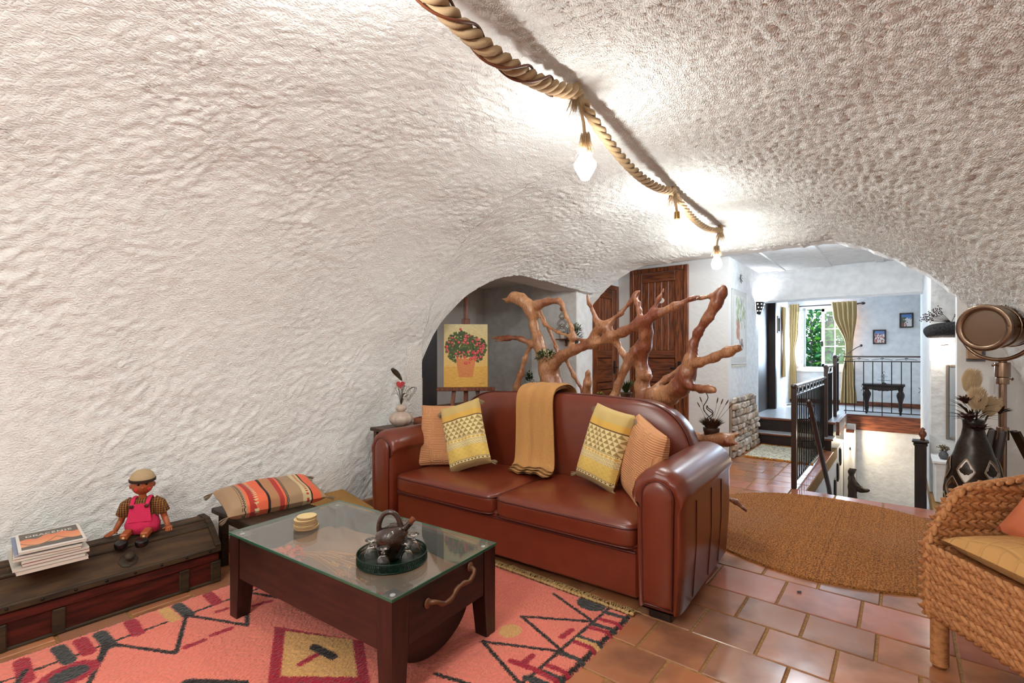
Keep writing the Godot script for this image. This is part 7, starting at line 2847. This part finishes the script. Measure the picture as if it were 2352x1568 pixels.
	lamp_light(ul, Vector3.ZERO, 0.06, Color(1.0, 0.95, 0.88), 0.02)
	# mirror in a moulded grey frame on the pier
	var mz := -5.345
	var m0 := on_z(2172, 837, mz)
	var m1 := on_z(2215, 1012, mz)
	var mi := thing("framed_mirror", "mirror in a grey moulded frame on the white pier", "mirror", Vector3((m0.x + m1.x) / 2, (m0.y + m1.y) / 2, mz))
	var mw := m1.x - m0.x
	var mh := m0.y - m1.y
	var frm := mat(Color(0.50, 0.46, 0.42), 0.4)
	for sx in [-1.0, 1.0]:
		part(mi, "frame_bar", gbox(Vector3(sx * (mw / 2 - 0.012), 0, 0.012), Vector3(0.024, mh, 0.024), 0.006), frm)
		part(mi, "frame_bar", gbox(Vector3(0, sx * (mh / 2 - 0.012), 0.012), Vector3(mw - 0.048, 0.024, 0.024), 0.006), frm)
	part(mi, "glass", gbox(Vector3(0, 0, 0.006), Vector3(mw - 0.04, mh - 0.04, 0.004)), mat(Color(0.85, 0.88, 0.90), 0.03, {"metallic": 1.0}))
	# white niche cabinet with a small vase
	var cab := thing("white_cabinet", "low white plaster cabinet with an arched niche by the stair well", "cabinet", Vector3(0.33, 0, -5.13))
	var cpoly := PackedVector2Array([Vector2(-0.14, 0), Vector2(0.14, 0), Vector2(0.14, 0.30), Vector2(-0.14, 0.30)])
	part(cab, "body", gspan(Vector3(-0.14, 0, -0.18), Vector3(0.2, 0.30, 0.16), 0.008), M.white)
	part(cab, "top", gspan(Vector3(-0.155, 0.30, -0.19), Vector3(0.2, 0.325, 0.175), 0.005), M.white)
	var ng := Geo.new()
	var np := PackedVector2Array([Vector2(-0.06, 0.06), Vector2(0.06, 0.06)])
	for k in 11:
		var a := PI * k / 10.0
		np.append(Vector2(cos(a) * 0.06, 0.16 + sin(a) * 0.06))
	ng.extrude(np, 0.01, Transform3D(Basis(), Vector3(-0.04, 0, 0.158)))
	part(cab, "arched_niche", ng, M.smooth)
	var sv := thing("small_grey_vase", "small grey vase of dried blossoms on the white cabinet", "vase", Vector3(0.245, 0.3255, -5.06))
	var svg := Geo.new()
	svg.lathe([Vector2(0.0005, 0), Vector2(0.02, 0), Vector2(0.03, 0.02), Vector2(0.030, 0.04), Vector2(0.018, 0.058), Vector2(0.02, 0.066), Vector2(0.015, 0.066), Vector2(0.0005, 0.05)], 20)
	part(sv, "body", svg, mat(Color(0.36, 0.36, 0.38), 0.35))
	var sgx := Geo.new()
	for k in 70:
		sgx.ball(Vector3(r_gauss() * 0.022, 0.085 + r_gauss() * 0.014, r_gauss() * 0.02), Vector3.ONE * 0.005, 5, 4)
	part(sv, "blossoms", sgx, mat(Color(0.45, 0.38, 0.28), 0.9)).set_meta("kind", "stuff")


# ---------------------------------------------------------------- hall: scroll, sconce, railings, small rug, stair well
func build_hall_things() -> void:
	var r := RandomNumberGenerator.new()
	r.seed = 71
	# hanging scroll with a painted plant in a clay pot
	var im := Image.create(192, 288, false, Image.FORMAT_RGB8)
	im.fill(Color(0.80, 0.79, 0.77))
	for y in range(20, 262):
		for x in range(14, 178):
			im.set_pixel(x, y, Color(0.86, 0.85, 0.83))
	var dab := func(cx: float, cy: float, rx: float, ry: float, c: Color) -> void:
		for y in range(int(cy - ry), int(cy + ry) + 1):
			for x in range(int(cx - rx), int(cx + rx) + 1):
				if x >= 14 and y >= 20 and x < 178 and y < 262 and pow((x - cx) / rx, 2) + pow((y - cy) / ry, 2) < 1.0:
					im.set_pixel(x, y, im.get_pixel(x, y).lerp(c, 0.6))
	for k in 70:
		dab.call(96 + r.randf_range(-60, 75), 85 + r.randf_range(-55, 60), r.randf_range(3, 7), r.randf_range(6, 16), Color(0.45, 0.55, 0.36).lerp(Color(0.62, 0.66, 0.45), r.randf()))
	for k in 30:
		dab.call(75 + r.randf_range(-22, 22), 155 + r.randf_range(-35, 40), 9, 12, Color(0.72, 0.52, 0.42))
	for k in 36:
		dab.call(110 + r.randf_range(-24, 30), 215 + r.randf_range(-24, 24), r.randf_range(4, 8), r.randf_range(4, 8), Color(0.30, 0.22, 0.26).lerp(Color(0.6, 0.5, 0.45), r.randf()))
	var sc := thing("hanging_scroll", "pale fabric wall hanging painted with a potted plant on the hall wall", "wall hanging", Vector3(-1.482, 1.445, -6.04))
	var sg := Geo.new()
	var W := 0.60
	sg.facequad(Vector3(0.004, -0.41, W / 2), Vector3(0.004, -0.41, -W / 2), Vector3(0.004, 0.43, -W / 2), Vector3(0.004, 0.43, W / 2))
	var bk := gspan(Vector3(-0.004, -0.41, -W / 2), Vector3(0.0035, 0.43, W / 2))
	part(sc, "cloth", bk, mat(Color(0.82, 0.80, 0.78), 0.9))
	part(sc, "painted_face", sg, mat(Color.WHITE, 0.9, {"albedo_texture": tex(im)}))
	var fr := Geo.new()
	for k in 60:
		var z := lerpf(-W / 2, W / 2, k / 59.0)
		fr.tube([Vector3(0, -0.41, z), Vector3(0.002, -0.45, z + r.randf_range(-0.004, 0.004))], 0.0025, 3)
	part(sc, "fringe", fr, mat(Color(0.85, 0.82, 0.78), 0.9)).set_meta("kind", "stuff")
	for y in [0.43, -0.41]:
		var g := Geo.new()
		g.tube([Vector3(0, y, -W / 2 - 0.015), Vector3(0, y, W / 2 + 0.015)], 0.007, 8)
		part(sc, "rod", g, mat(Color(0.78, 0.76, 0.74), 0.6))
	# twig ornament above
	var tw := thing("twig_ornament", "small dark twig ornament above the painted wall hanging", "ornament", on_x(1700, 638, -1.47))
	for k in 9:
		var a := k * 0.75
		var g := Geo.new()
		g.tube([Vector3.ZERO, Vector3(0.01, sin(a) * 0.03, cos(a) * 0.03), Vector3(0.012, sin(a) * 0.055 - 0.01, cos(a) * 0.07)], 0.003, 4)
		part(tw, "twig", g, mat(Color(0.18, 0.17, 0.18), 0.7))
	# perforated metal sconce
	var sp := on_x(1745, 700, -1.47)
	var s := thing("wall_sconce", "black perforated metal wall sconce throwing light on the hall wall", "wall lamp", Vector3(-1.488, sp.y, sp.z + 0.05))
	var shg := Geo.new()
	shg.grid(18, 6, func(u, v):
		var a: float = PI * u
		var rr := lerpf(0.045, 0.10, v)
		return Vector3(sin(a) * rr * 0.9, lerpf(-0.13, 0.03, v), cos(a) * rr))
	part(s, "shade", shg, mat(Color(0.05, 0.05, 0.05), 0.5, {"cull_mode": BaseMaterial3D.CULL_DISABLED}))
	var em := mat(Color.WHITE, 0.5, {"emission_enabled": true, "emission": Color(1.0, 0.98, 0.95), "emission_energy_multiplier": 2.5})
	for row in 3:
		for k in 5:
			var a := PI * (k + 0.5 + 0.25 * (row % 2)) / 5.5
			var v := 0.28 + row * 0.27
			var rr := lerpf(0.045, 0.10, v) + 0.0015
			var g := Geo.new()
			g.ball(Vector3(sin(a) * rr * 0.9, lerpf(-0.13, 0.03, v), cos(a) * rr), Vector3(0.008, 0.008, 0.008), 8, 6)
			part(s, "light_hole", g, em)
	var bg := Geo.new()
	bg.ball(Vector3(0.045, -0.02, 0), Vector3(0.022, 0.03, 0.022), 12, 8)
	part(s, "bulb_glow", bg, em)
	lamp_light(s, Vector3(0.045, -0.02, 0), 0.35, Color(0.95, 0.97, 1.0), 0.03)
	# zebra striped rug at the foot of the steps
	var zi := Image.create(256, 256, false, Image.FORMAT_RGB8)
	var nz := noise(0.05, 2, FastNoiseLite.TYPE_SIMPLEX, 72)
	for y in 256:
		for x in 256:
			var f := sin(y * 0.17 + nz.get_noise_2d(x * 0.5, y * 1.5) * 5.0)
			zi.set_pixel(x, y, Color(0.20, 0.20, 0.19) if f > 0.72 and nz.get_noise_2d(x * 1.2 + 60, y * 3.0) > -0.25 else Color(0.84, 0.80, 0.70))
	var zr := thing("striped_mat", "cream and black streaked mat with ochre fringe before the steps", "rug", Vector3(-1.06, 0, -6.28))
	var zg := Geo.new()
	zg.grid(20, 24, func(u, v): return Vector3((u - 0.5) * 0.66, 0.010 + 0.002 * sin(u * 40 + v * 31), (0.5 - v) * 0.86))
	part(zr, "weave", zg, mat(Color.WHITE, 0.95, {"albedo_texture": tex(zi)}))
	part(zr, "base", gspan(Vector3(-0.33, 0.0, -0.43), Vector3(0.33, 0.008, 0.43)), mat(Color(0.5, 0.45, 0.35), 0.9))
	var och := mat(Color(0.72, 0.44, 0.10), 0.9)
	for sz in [-1.0, 1.0]:
		var g := Geo.new()
		for k in 120:
			var x := r.randf_range(-0.34, 0.34)
			g.tube([Vector3(x, 0.012, sz * 0.425), Vector3(x + r.randf_range(-0.01, 0.01), 0.014, sz * 0.45), Vector3(x + r.randf_range(-0.015, 0.015), 0.004, sz * 0.475)], 0.004, 4)
		part(zr, "fringe", g, och).set_meta("kind", "stuff")
	# railings round the stair well
	var rail := func(label: String, a: Vector3, b: Vector3, h: float, n: int, post0: bool, post1: bool) -> void:
		var t := thing("stair_railing", label, "railing", a)
		var d := b - a
		var hz := Vector3(0, h, 0)
		var dir := d.normalized()
		var bs := Basis(dir.cross(Vector3.UP).normalized(), Vector3.UP, -dir)
		part(t, "top_rail", gbox(d / 2 + hz, Vector3(0.045, 0.022, d.length() + 0.03), 0.006, bs), M.rail_wood)
		part(t, "upper_bar", gbox(d / 2 + hz - Vector3(0, 0.085, 0), Vector3(0.014, 0.012, d.length()), 0.002, bs), M.iron)
		part(t, "lower_bar", gbox(d / 2 + Vector3(0, 0.05, 0), Vector3(0.014, 0.012, d.length()), 0.002, bs), M.iron)
		for k in n:
			var p := d * ((k + 0.5) / n)
			var g := Geo.new()
			g.tube([p + Vector3(0, 0.05, 0), p + hz - Vector3(0, 0.085, 0)], 0.0065, 6)
			part(t, "baluster", g, M.iron)
		for k in int(d.length() / 0.22):
			var p := d * ((k + 0.5) / int(d.length() / 0.22)) + hz - Vector3(0, 0.045, 0)
			var g := Geo.new()
			g.tube([p - dir * 0.09 + Vector3(0, -0.03, 0), p - dir * 0.03 + Vector3(0, 0.02, 0), p + dir * 0.03 + Vector3(0, -0.02, 0), p + dir * 0.09 + Vector3(0, 0.03, 0)], 0.005, 5)
			g.ball(p, Vector3.ONE * 0.013, 8, 6)
			part(t, "scroll", g, M.iron)
		for q in [[post0, Vector3.ZERO], [post1, d]]:
			if q[0]:
				part(t, "post", gbox(q[1] + Vector3(0, h / 2, 0), Vector3(0.04, h, 0.04), 0.006), M.rail_wood)
				var g := Geo.new()
				g.ball(q[1] + Vector3(0, h + 0.0, 0), Vector3(0.027, 0.024, 0.034), 12, 8)
				part(t, "post_cap", g, M.rail_wood)
	rail.call("dark iron railing with wooden post along the stair well floor", Vector3(-0.725, 0, -4.72), Vector3(-0.725, 0, -6.75), 0.87, 19, true, false)
	rail.call("short dark railing section stepping up beside the two steps", Vector3(-0.725, 0.15, -6.90), Vector3(-0.725, 0.15, -7.55), 0.84, 9, true, false)
	rail.call("short dark railing section on the landing beside the stair well", Vector3(-0.70, LY, -7.62), Vector3(-0.70, LY, -8.07), 0.79, 9, true, false)
	# landing railing across the edge, wide-set bars with rosettes
	var lr := thing("landing_railing", "long dark iron railing along the landing edge before the console", "railing", Vector3(-0.64, LY, -8.11))
	var L := 0.84
	part(lr, "top_rail", gbox(Vector3(L / 2, 0.79, 0), Vector3(L, 0.02, 0.04), 0.005), M.rail_wood)
	part(lr, "upper_bar", gbox(Vector3(L / 2, 0.725, 0), Vector3(L, 0.012, 0.012), 0.002), M.iron)
	part(lr, "lower_bar", gbox(Vector3(L / 2, 0.045, 0), Vector3(L, 0.012, 0.012), 0.002), M.iron)
	for k in 9:
		var x := 0.02 + k * 0.1
		var g := Geo.new()
		g.tube([Vector3(x, 0.0 if k % 4 == 0 else 0.045, 0), Vector3(x, 0.725, 0)], 0.006, 6)
		part(lr, "baluster", g, M.iron)
		if k == 2 or k == 8:
			var s2 := Geo.new()
			s2.ball(Vector3(x, 0.36, 0), Vector3.ONE * 0.014, 8, 6)
			for q in 4:
				var a := PI / 4 + q * PI / 2
				s2.tube([Vector3(x, 0.36, 0), Vector3(x + cos(a) * 0.04, 0.36 + sin(a) * 0.05, 0)], 0.003, 4)
			part(lr, "rosette", s2, M.iron)
	for k in 3:
		var g := Geo.new()
		var pts := []
		for q in 16:
			var a := q * 0.5
			pts.append(Vector3(0.17 + k * 0.25 + cos(a) * 0.018 * (1.0 - q / 20.0), 0.757 + sin(a) * 0.02 * (1.0 - q / 20.0), 0))
		g.tube(pts, 0.003, 5)
		g.tube([Vector3(0.06 + k * 0.25, 0.745, 0), Vector3(0.17 + k * 0.25, 0.765, 0), Vector3(0.28 + k * 0.25, 0.745, 0)], 0.003, 5)
		part(lr, "scrollwork", g, M.iron)
	# handrail down the stairs
	var hr := thing("stair_handrail", "sloping dark handrail leading down the stair well", "handrail", Vector3(-0.61, 0, -4.66))
	var hg := Geo.new()
	hg.tube([Vector3(0, 0.755, 0.0), Vector3(0.0, 0.74, -0.03), Vector3(0.06, -0.12, -0.80), Vector3(0.06, -0.9, -1.5)], [0.018, 0.020, 0.020, 0.020], 10)
	part(hr, "rail", hg, M.rail_wood)
	for q in [[0.0, 0.55], [0.25, 0.29]]:
		var g := Geo.new()
		var p: Vector3 = Vector3(0, 0.74, -0.03).lerp(Vector3(0.06, -0.12, -0.80), q[0] + 0.12)
		g.tube([p, p + Vector3(-0.03, -0.05, -0.05), Vector3(-0.11, p.y - 0.06, p.z - 0.06)], 0.006, 6)
		part(hr, "bracket", g, M.iron)
	# stair lamp in the corner of the well
	var sl := thing("stair_lantern", "lit glass lantern on the corner post of the stair well", "wall lamp", Vector3(-0.555, 0.0, -7.88))
	var em2 := mat(Color.WHITE, 0.5, {"emission_enabled": true, "emission": Color(1.0, 0.93, 0.8), "emission_energy_multiplier": 6.0})
	var g1 := Geo.new()
	g1.lathe([Vector2(0.0005, -0.03), Vector2(0.03, -0.028), Vector2(0.034, 0.0), Vector2(0.03, 0.05), Vector2(0.0005, 0.055)], 14)
	part(sl, "bulb_glow", g1, em2)
	var g2 := Geo.new()
	g2.lathe([Vector2(0.045, -0.10), Vector2(0.058, -0.06), Vector2(0.055, 0.08), Vector2(0.05, 0.085)], 16)
	part(sl, "glass_shade", g2, mat(Color(1, 1, 1, 0.08), 0.03, {"transparency": BaseMaterial3D.TRANSPARENCY_ALPHA}))
	part(sl, "cap", gbox(Vector3(0, 0.11, -0.01), Vector3(0.09, 0.05, 0.08), 0.01), M.trim_wood)
	var g3 := Geo.new()
	g3.tube([Vector3(0, -0.10, 0), Vector3(0, -0.13, 0), Vector3(0, -0.14, -0.05)], 0.01, 8)
	part(sl, "bracket", g3, M.iron)
	lamp_light(sl, Vector3(0, 0.01, 0), 0.5, Color(1.0, 0.92, 0.78), 0.03)
	# carved figure on the newel
	var st := thing("carved_figure", "small dark carved figure holding out a bowl on the stair post", "statue", Vector3(-0.505, -0.70, -7.55))
	var fm := mat(Color(0.20, 0.14, 0.09), 0.6)
	var bones := []
	var J := func(a: Vector3, b: Vector3, ra: float, rb: float) -> void: bones.append([a, b, ra, rb])
	J.call(Vector3(0, -0.04, 0), Vector3(0.0, 0.14, 0), 0.05, 0.046)
	J.call(Vector3(0, 0.14, 0), Vector3(-0.01, 0.26, 0), 0.048, 0.040)
	J.call(Vector3(-0.01, 0.26, 0), Vector3(-0.012, 0.30, 0), 0.022, 0.02)
	J.call(Vector3(-0.012, 0.335, 0), Vector3(-0.005, 0.345, 0.005), 0.040, 0.038)
	for sz in [-1.0, 1.0]:
		J.call(Vector3(-0.01, 0.25, sz * 0.04), Vector3(0.05, 0.17, sz * 0.055), 0.019, 0.016)
		J.call(Vector3(0.05, 0.17, sz * 0.055), Vector3(0.12, 0.13, sz * 0.02), 0.016, 0.012)
	J.call(Vector3(0.08, 0.115, 0), Vector3(0.15, 0.125, 0), 0.03, 0.02)
	J.call(Vector3(0.15, 0.125, 0), Vector3(0.17, 0.135, 0), 0.013, 0.010)
	J.call(Vector3(-0.02, 0.372, 0.01), Vector3(0.03, 0.372, -0.01), 0.014, 0.012)
	part(st, "figure", capsule_mesh(bones, 0.007, 0.02), fm)
	part(st, "pedestal", gspan(Vector3(-0.06, -1.5, -0.06), Vector3(0.06, -0.03, 0.06), 0.006), M.dark_wood_y)
	# small pictures on the stair wall
	for k in 3:
		var p := thing("stair_picture", ["small dark picture on the stair wall nearest the lantern", "small dark picture in the middle of the stair wall row", "small dark picture on the stair wall farthest from the lantern"][k], "picture", Vector3(-0.632, -0.16 - k * 0.14, -7.45 + k * 0.30), 0, "dark pictures on the stair wall")
		part(p, "frame", gbox(Vector3(0.008, 0, 0), Vector3(0.016, 0.22, 0.14), 0.003), M.iron)
		part(p, "print", gbox(Vector3(0.017, 0, 0), Vector3(0.002, 0.18, 0.10)), mat(Color(0.35, 0.30, 0.26), 0.6))
	# turned newel cabinet at the right edge of the well
	var nw := thing("newel_column", "dark carved wooden column at the edge of the stair well", "column", Vector3(0.105, 0, -5.30))
	part(nw, "shaft", gspan(Vector3(-0.032, -1.2, -0.032), Vector3(0.045, 0.39, 0.045), 0.006), M.dark_wood_y)
	part(nw, "capital", gspan(Vector3(-0.04, 0.38, -0.04), Vector3(0.052, 0.41, 0.052), 0.008), M.dark_wood_y)
	part(nw, "cap_plate", gspan(Vector3(-0.05, 0.41, -0.05), Vector3(0.06, 0.428, 0.06), 0.005), M.dark_wood_y)
	var kg := Geo.new()
	kg.lathe([Vector2(0.0005, 0.428), Vector2(0.018, 0.43), Vector2(0.012, 0.445), Vector2(0.026, 0.47), Vector2(0.026, 0.49), Vector2(0.012, 0.51), Vector2(0.02, 0.52), Vector2(0.0005, 0.535)], 16, Transform3D(Basis(), Vector3(0.02, 0, 0)))
	part(nw, "finial", kg, M.trim_wood)


# ---------------------------------------------------------------- landing: curtains, console, pictures
func curtain(called: String, label: String, pos: Vector3, turn: float, prof: Array, h: float, waves: int, depth: float, m: Material, m2: Material) -> void:
	# prof: [height share from the top, left x, right x]
	var t := thing(called, label, "curtain", pos, turn, "curtains at the landing window")
	var edge := func(v: float) -> Vector2:
		for k in prof.size() - 1:
			if v <= prof[k + 1][0]:
				var f: float = smoothstep(0, 1, (v - prof[k][0]) / (prof[k + 1][0] - prof[k][0]))
				return Vector2(lerpf(prof[k][1], prof[k + 1][1], f), lerpf(prof[k][2], prof[k + 1][2], f))
		return Vector2(prof[-1][1], prof[-1][2])
	for side in 2:
		var g := Geo.new()
		g.grid(waves * 10, 30, func(u, v):
			var e: Vector2 = edge.call(v)
			var x := lerpf(e.x, e.y, u)
			var sq := clampf((e.y - e.x) / 0.25, 0.35, 1.0)
			return Vector3(x, -v * h, sin(u * TAU * waves) * depth * sq - side * 0.003), false, false, side == 0)
		part(t, ["cloth", "lining"][side], g, m if side == 0 else m2)

func build_landing_things() -> void:
	var cu := cloth(Color(0.82, 0.71, 0.50), 0.1, 6.0, 210, 0.03)
	cu.backlight_enabled = true
	cu.backlight = Color(0.35, 0.28, 0.16)
	var cd := cloth(Color(0.70, 0.46, 0.17), 0.1, 6.0, 211, 0.03)
	var top := 1.955
	var rodm := mat(Color(0.16, 0.08, 0.05), 0.4)
	var rd := thing("curtain_rod", "dark curtain rod with round finials over the landing window", "curtain rod", Vector3(-1.02, top - 0.01, -9.40))
	var rg := Geo.new()
	rg.tube([Vector3(-0.50, 0, 0), Vector3(0.50, 0, 0)], 0.011, 10)
	part(rd, "rod", rg, rodm)
	for sx in [-1.0, 1.0]:
		var g := Geo.new()
		g.lathe([Vector2(0.0005, -0.03), Vector2(0.016, -0.02), Vector2(0.024, 0.0), Vector2(0.016, 0.02), Vector2(0.010, 0.03)], 12, Transform3D(Basis(Vector3.BACK, -sx * PI / 2), Vector3(sx * 0.525, 0, 0)))
		part(rd, "finial", g, rodm)
		part(rd, "bracket", gbox(Vector3(sx * 0.45, 0, -0.05), Vector3(0.02, 0.02, 0.1), 0.003), rodm)
	curtain("window_curtain", "beige curtain tied back on the rod's side towards the framed pictures", Vector3(-0.72, top + 0.03, -9.36), 0, [[0.0, -0.19, 0.15], [0.12, -0.17, 0.15], [0.43, 0.0, 0.10], [0.50, 0.0, 0.09], [0.75, -0.05, 0.12], [1.0, -0.07, 0.15]], 1.62, 5, 0.03, cu, cd)
	curtain("window_curtain", "beige curtain tied back beside the open window casement", Vector3(-1.48, top + 0.03, -9.36), 0, [[0.0, -0.03, 0.12], [0.3, -0.03, 0.10], [0.5, -0.02, 0.05], [0.75, -0.03, 0.08], [1.0, -0.03, 0.10]], 1.60, 4, 0.025, cu, cd)
	curtain("window_curtain", "beige curtain hanging against the side wall of the landing", Vector3(-1.49, top - 0.06, -8.78), 90, [[0.0, -0.10, 0.12], [0.5, -0.06, 0.06], [1.0, -0.10, 0.10]], 1.12, 4, 0.02, cu, cd)
	var tb := thing("curtain_tieback", "thin rope tieback holding the curtain near the framed pictures", "tieback", Vector3(-0.68, 1.20, -9.32))
	var tg := Geo.new()
	tg.tube(smooth_path([Vector3(-0.05, -0.06, 0.03), Vector3(0.02, -0.03, 0.05), Vector3(0.10, 0.04, 0.0), Vector3(0.155, 0.075, -0.09)], 4), 0.006, 6)
	part(tb, "cord", tg, mat(Color(0.30, 0.26, 0.24), 0.8))
	var kg := Geo.new()
	kg.ball(Vector3(0.16, 0.08, -0.10), Vector3.ONE * 0.02, 10, 8)
	part(tb, "knob", kg, rodm)
	# small picture by the door frame
	var sf := thing("narrow_frame", "narrow grey wooden frame hanging beside the landing doorway", "picture", Vector3(-1.52, 1.60, -8.42))
	for s in [-1.0, 1.0]:
		part(sf, "frame_bar", gbox(Vector3(0.012, 0, s * 0.085), Vector3(0.024, 0.26, 0.03), 0.003), mat(Color(0.38, 0.32, 0.26), 0.7))
		part(sf, "frame_bar", gbox(Vector3(0.012, s * 0.115, 0), Vector3(0.024, 0.03, 0.14), 0.003), mat(Color(0.38, 0.32, 0.26), 0.7))
	# two framed pictures
	for k in 2:
		var im := Image.create(96, 128, false, Image.FORMAT_RGB8)
		var nz := noise(0.04, 3, FastNoiseLite.TYPE_SIMPLEX, 220 + k)
		for y in 128:
			for x in 96:
				var n := nz.get_noise_2d(x, y)
				var c := Color(0.25, 0.45, 0.70) if y < 45 + n * 30 else Color(0.82, 0.80, 0.80)
				if k == 0 and n > 0.12 and y > 30:
					c = Color(0.65, 0.12, 0.12) if n > 0.22 else Color(0.20, 0.25, 0.22)
				if k == 1 and x < 40 + n * 40 and y > 30:
					c = Color(0.16, 0.24, 0.16) if y < 90 else Color(0.45, 0.20, 0.18)
				im.set_pixel(x, y, c)
		var c0 := on_z([2020, 2082][k], [773.5, 735.5][k], -9.49)
		var p := thing("framed_picture", ["small framed picture with red figures on the window wall", "small framed snow landscape on the window wall, higher than the red one"][k], "picture", Vector3(c0.x, c0.y, -9.495), 0, "pictures on the window wall")
		var w := 0.165
		var h := 0.225
		for s in [-1.0, 1.0]:
			part(p, "frame_bar", gbox(Vector3(s * (w / 2 - 0.01), 0, 0.012), Vector3(0.02, h, 0.024), 0.003), M.dark_wood_y)
			part(p, "frame_bar", gbox(Vector3(0, s * (h / 2 - 0.01), 0.012), Vector3(w - 0.04, 0.02, 0.024), 0.003), M.dark_wood_x)
		var g := Geo.new()
		g.facequad(Vector3(-w / 2 + 0.018, -h / 2 + 0.018, 0.014), Vector3(w / 2 - 0.018, -h / 2 + 0.018, 0.014), Vector3(w / 2 - 0.018, h / 2 - 0.018, 0.014), Vector3(-w / 2 + 0.018, h / 2 - 0.018, 0.014))
		part(p, "print", g, mat(Color.WHITE, 0.3, {"albedo_texture": tex(im)}))
	# carved console with bulbous legs
	var cwm: Material = M.dark_wood_x
	var c := thing("carved_console", "dark carved console table with bulbous legs behind the landing railing", "console table", Vector3(-0.215, LY, -8.40))
	part(c, "table_top", gbox(Vector3(0, 0.40, -0.03), Vector3(0.47, 0.028, 0.26), 0.008), cwm)
	part(c, "moulding", gbox(Vector3(0, 0.377, -0.03), Vector3(0.44, 0.022, 0.23), 0.006), cwm)
	var ap := PackedVector2Array([Vector2(-0.20, 0.37), Vector2(0.20, 0.37), Vector2(0.20, 0.33)])
	for k in 25:
		var f := k / 24.0
		ap.append(Vector2(0.16 - 0.32 * f, 0.345 - 0.022 * sin(PI * f) - 0.006 * absf(sin(f * PI * 7.0))))
	ap.append(Vector2(-0.20, 0.33))
	var ag := Geo.new()
	ag.extrude(ap, 0.02, Transform3D(Basis(), Vector3(0, 0, 0.07)))
	part(c, "carved_apron", ag, cwm)
	for sx in [-1.0, 1.0]:
		for zz in [0.065, -0.125]:
			var g := Geo.new()
			g.lathe([Vector2(0.0005, 0.0), Vector2(0.010, 0.0), Vector2(0.016, 0.03), Vector2(0.010, 0.045), Vector2(0.022, 0.055), Vector2(0.016, 0.085), Vector2(0.026, 0.095), Vector2(0.018, 0.105), Vector2(0.020, 0.15), Vector2(0.030, 0.20), Vector2(0.044, 0.25), Vector2(0.044, 0.275), Vector2(0.030, 0.305), Vector2(0.020, 0.315), Vector2(0.028, 0.33), Vector2(0.03, 0.37)], 16, Transform3D(Basis(), Vector3(sx * 0.185, 0, zz)))
			part(c, "leg", g, cwm)
	# tiered glass stand on the console
	var gs := thing("tiered_stand", "two tier glass and metal stand on the carved console", "stand", Vector3(-0.21, LY + 0.4145, -8.40))
	var gl := mat(Color(0.85, 0.92, 0.95, 0.25), 0.05, {"transparency": BaseMaterial3D.TRANSPARENCY_ALPHA})
	var gm := mat(Color(0.35, 0.32, 0.28), 0.3, {"metallic": 0.8})
	for q in [[0.045, 0.085], [0.095, 0.05]]:
		var g := Geo.new()
		g.lathe([Vector2(0.0005, q[0]), Vector2(q[1] * 0.8, q[0]), Vector2(q[1], q[0] + 0.014), Vector2(q[1] - 0.003, q[0] + 0.016), Vector2(q[1] * 0.78, q[0] + 0.005), Vector2(0.0005, q[0] + 0.004)], 24)
		part(gs, "glass_plate", g, gl)
	var sg := Geo.new()
	sg.lathe([Vector2(0.0005, 0), Vector2(0.035, 0), Vector2(0.03, 0.01), Vector2(0.006, 0.02), Vector2(0.006, 0.13), Vector2(0.0005, 0.13)], 14)
	part(gs, "stem", sg, gm)
	var hk := Geo.new()
	hk.tube(smooth_path([Vector3(0, 0.13, 0), Vector3(-0.012, 0.15, 0), Vector3(0.0, 0.168, 0), Vector3(0.014, 0.158, 0)], 4), 0.003, 6)
	part(gs, "handle", hk, gm)
	# things on the landing floor
	var tw := thing("floor_branch", "dry branch lying on the landing floor before the window", "branch", Vector3(-1.30, LY, -8.85))
	for k in 4:
		var g := Geo.new()
		g.tube(smooth_path([Vector3(-0.15, 0.012, 0.03 * k), Vector3(0.02, 0.02, 0.02 - 0.03 * k), Vector3(0.22, 0.012, 0.04 * k - 0.05)], 4), 0.006, 5)
		part(tw, "twig", g, mat(Color(0.22, 0.14, 0.09), 0.8))
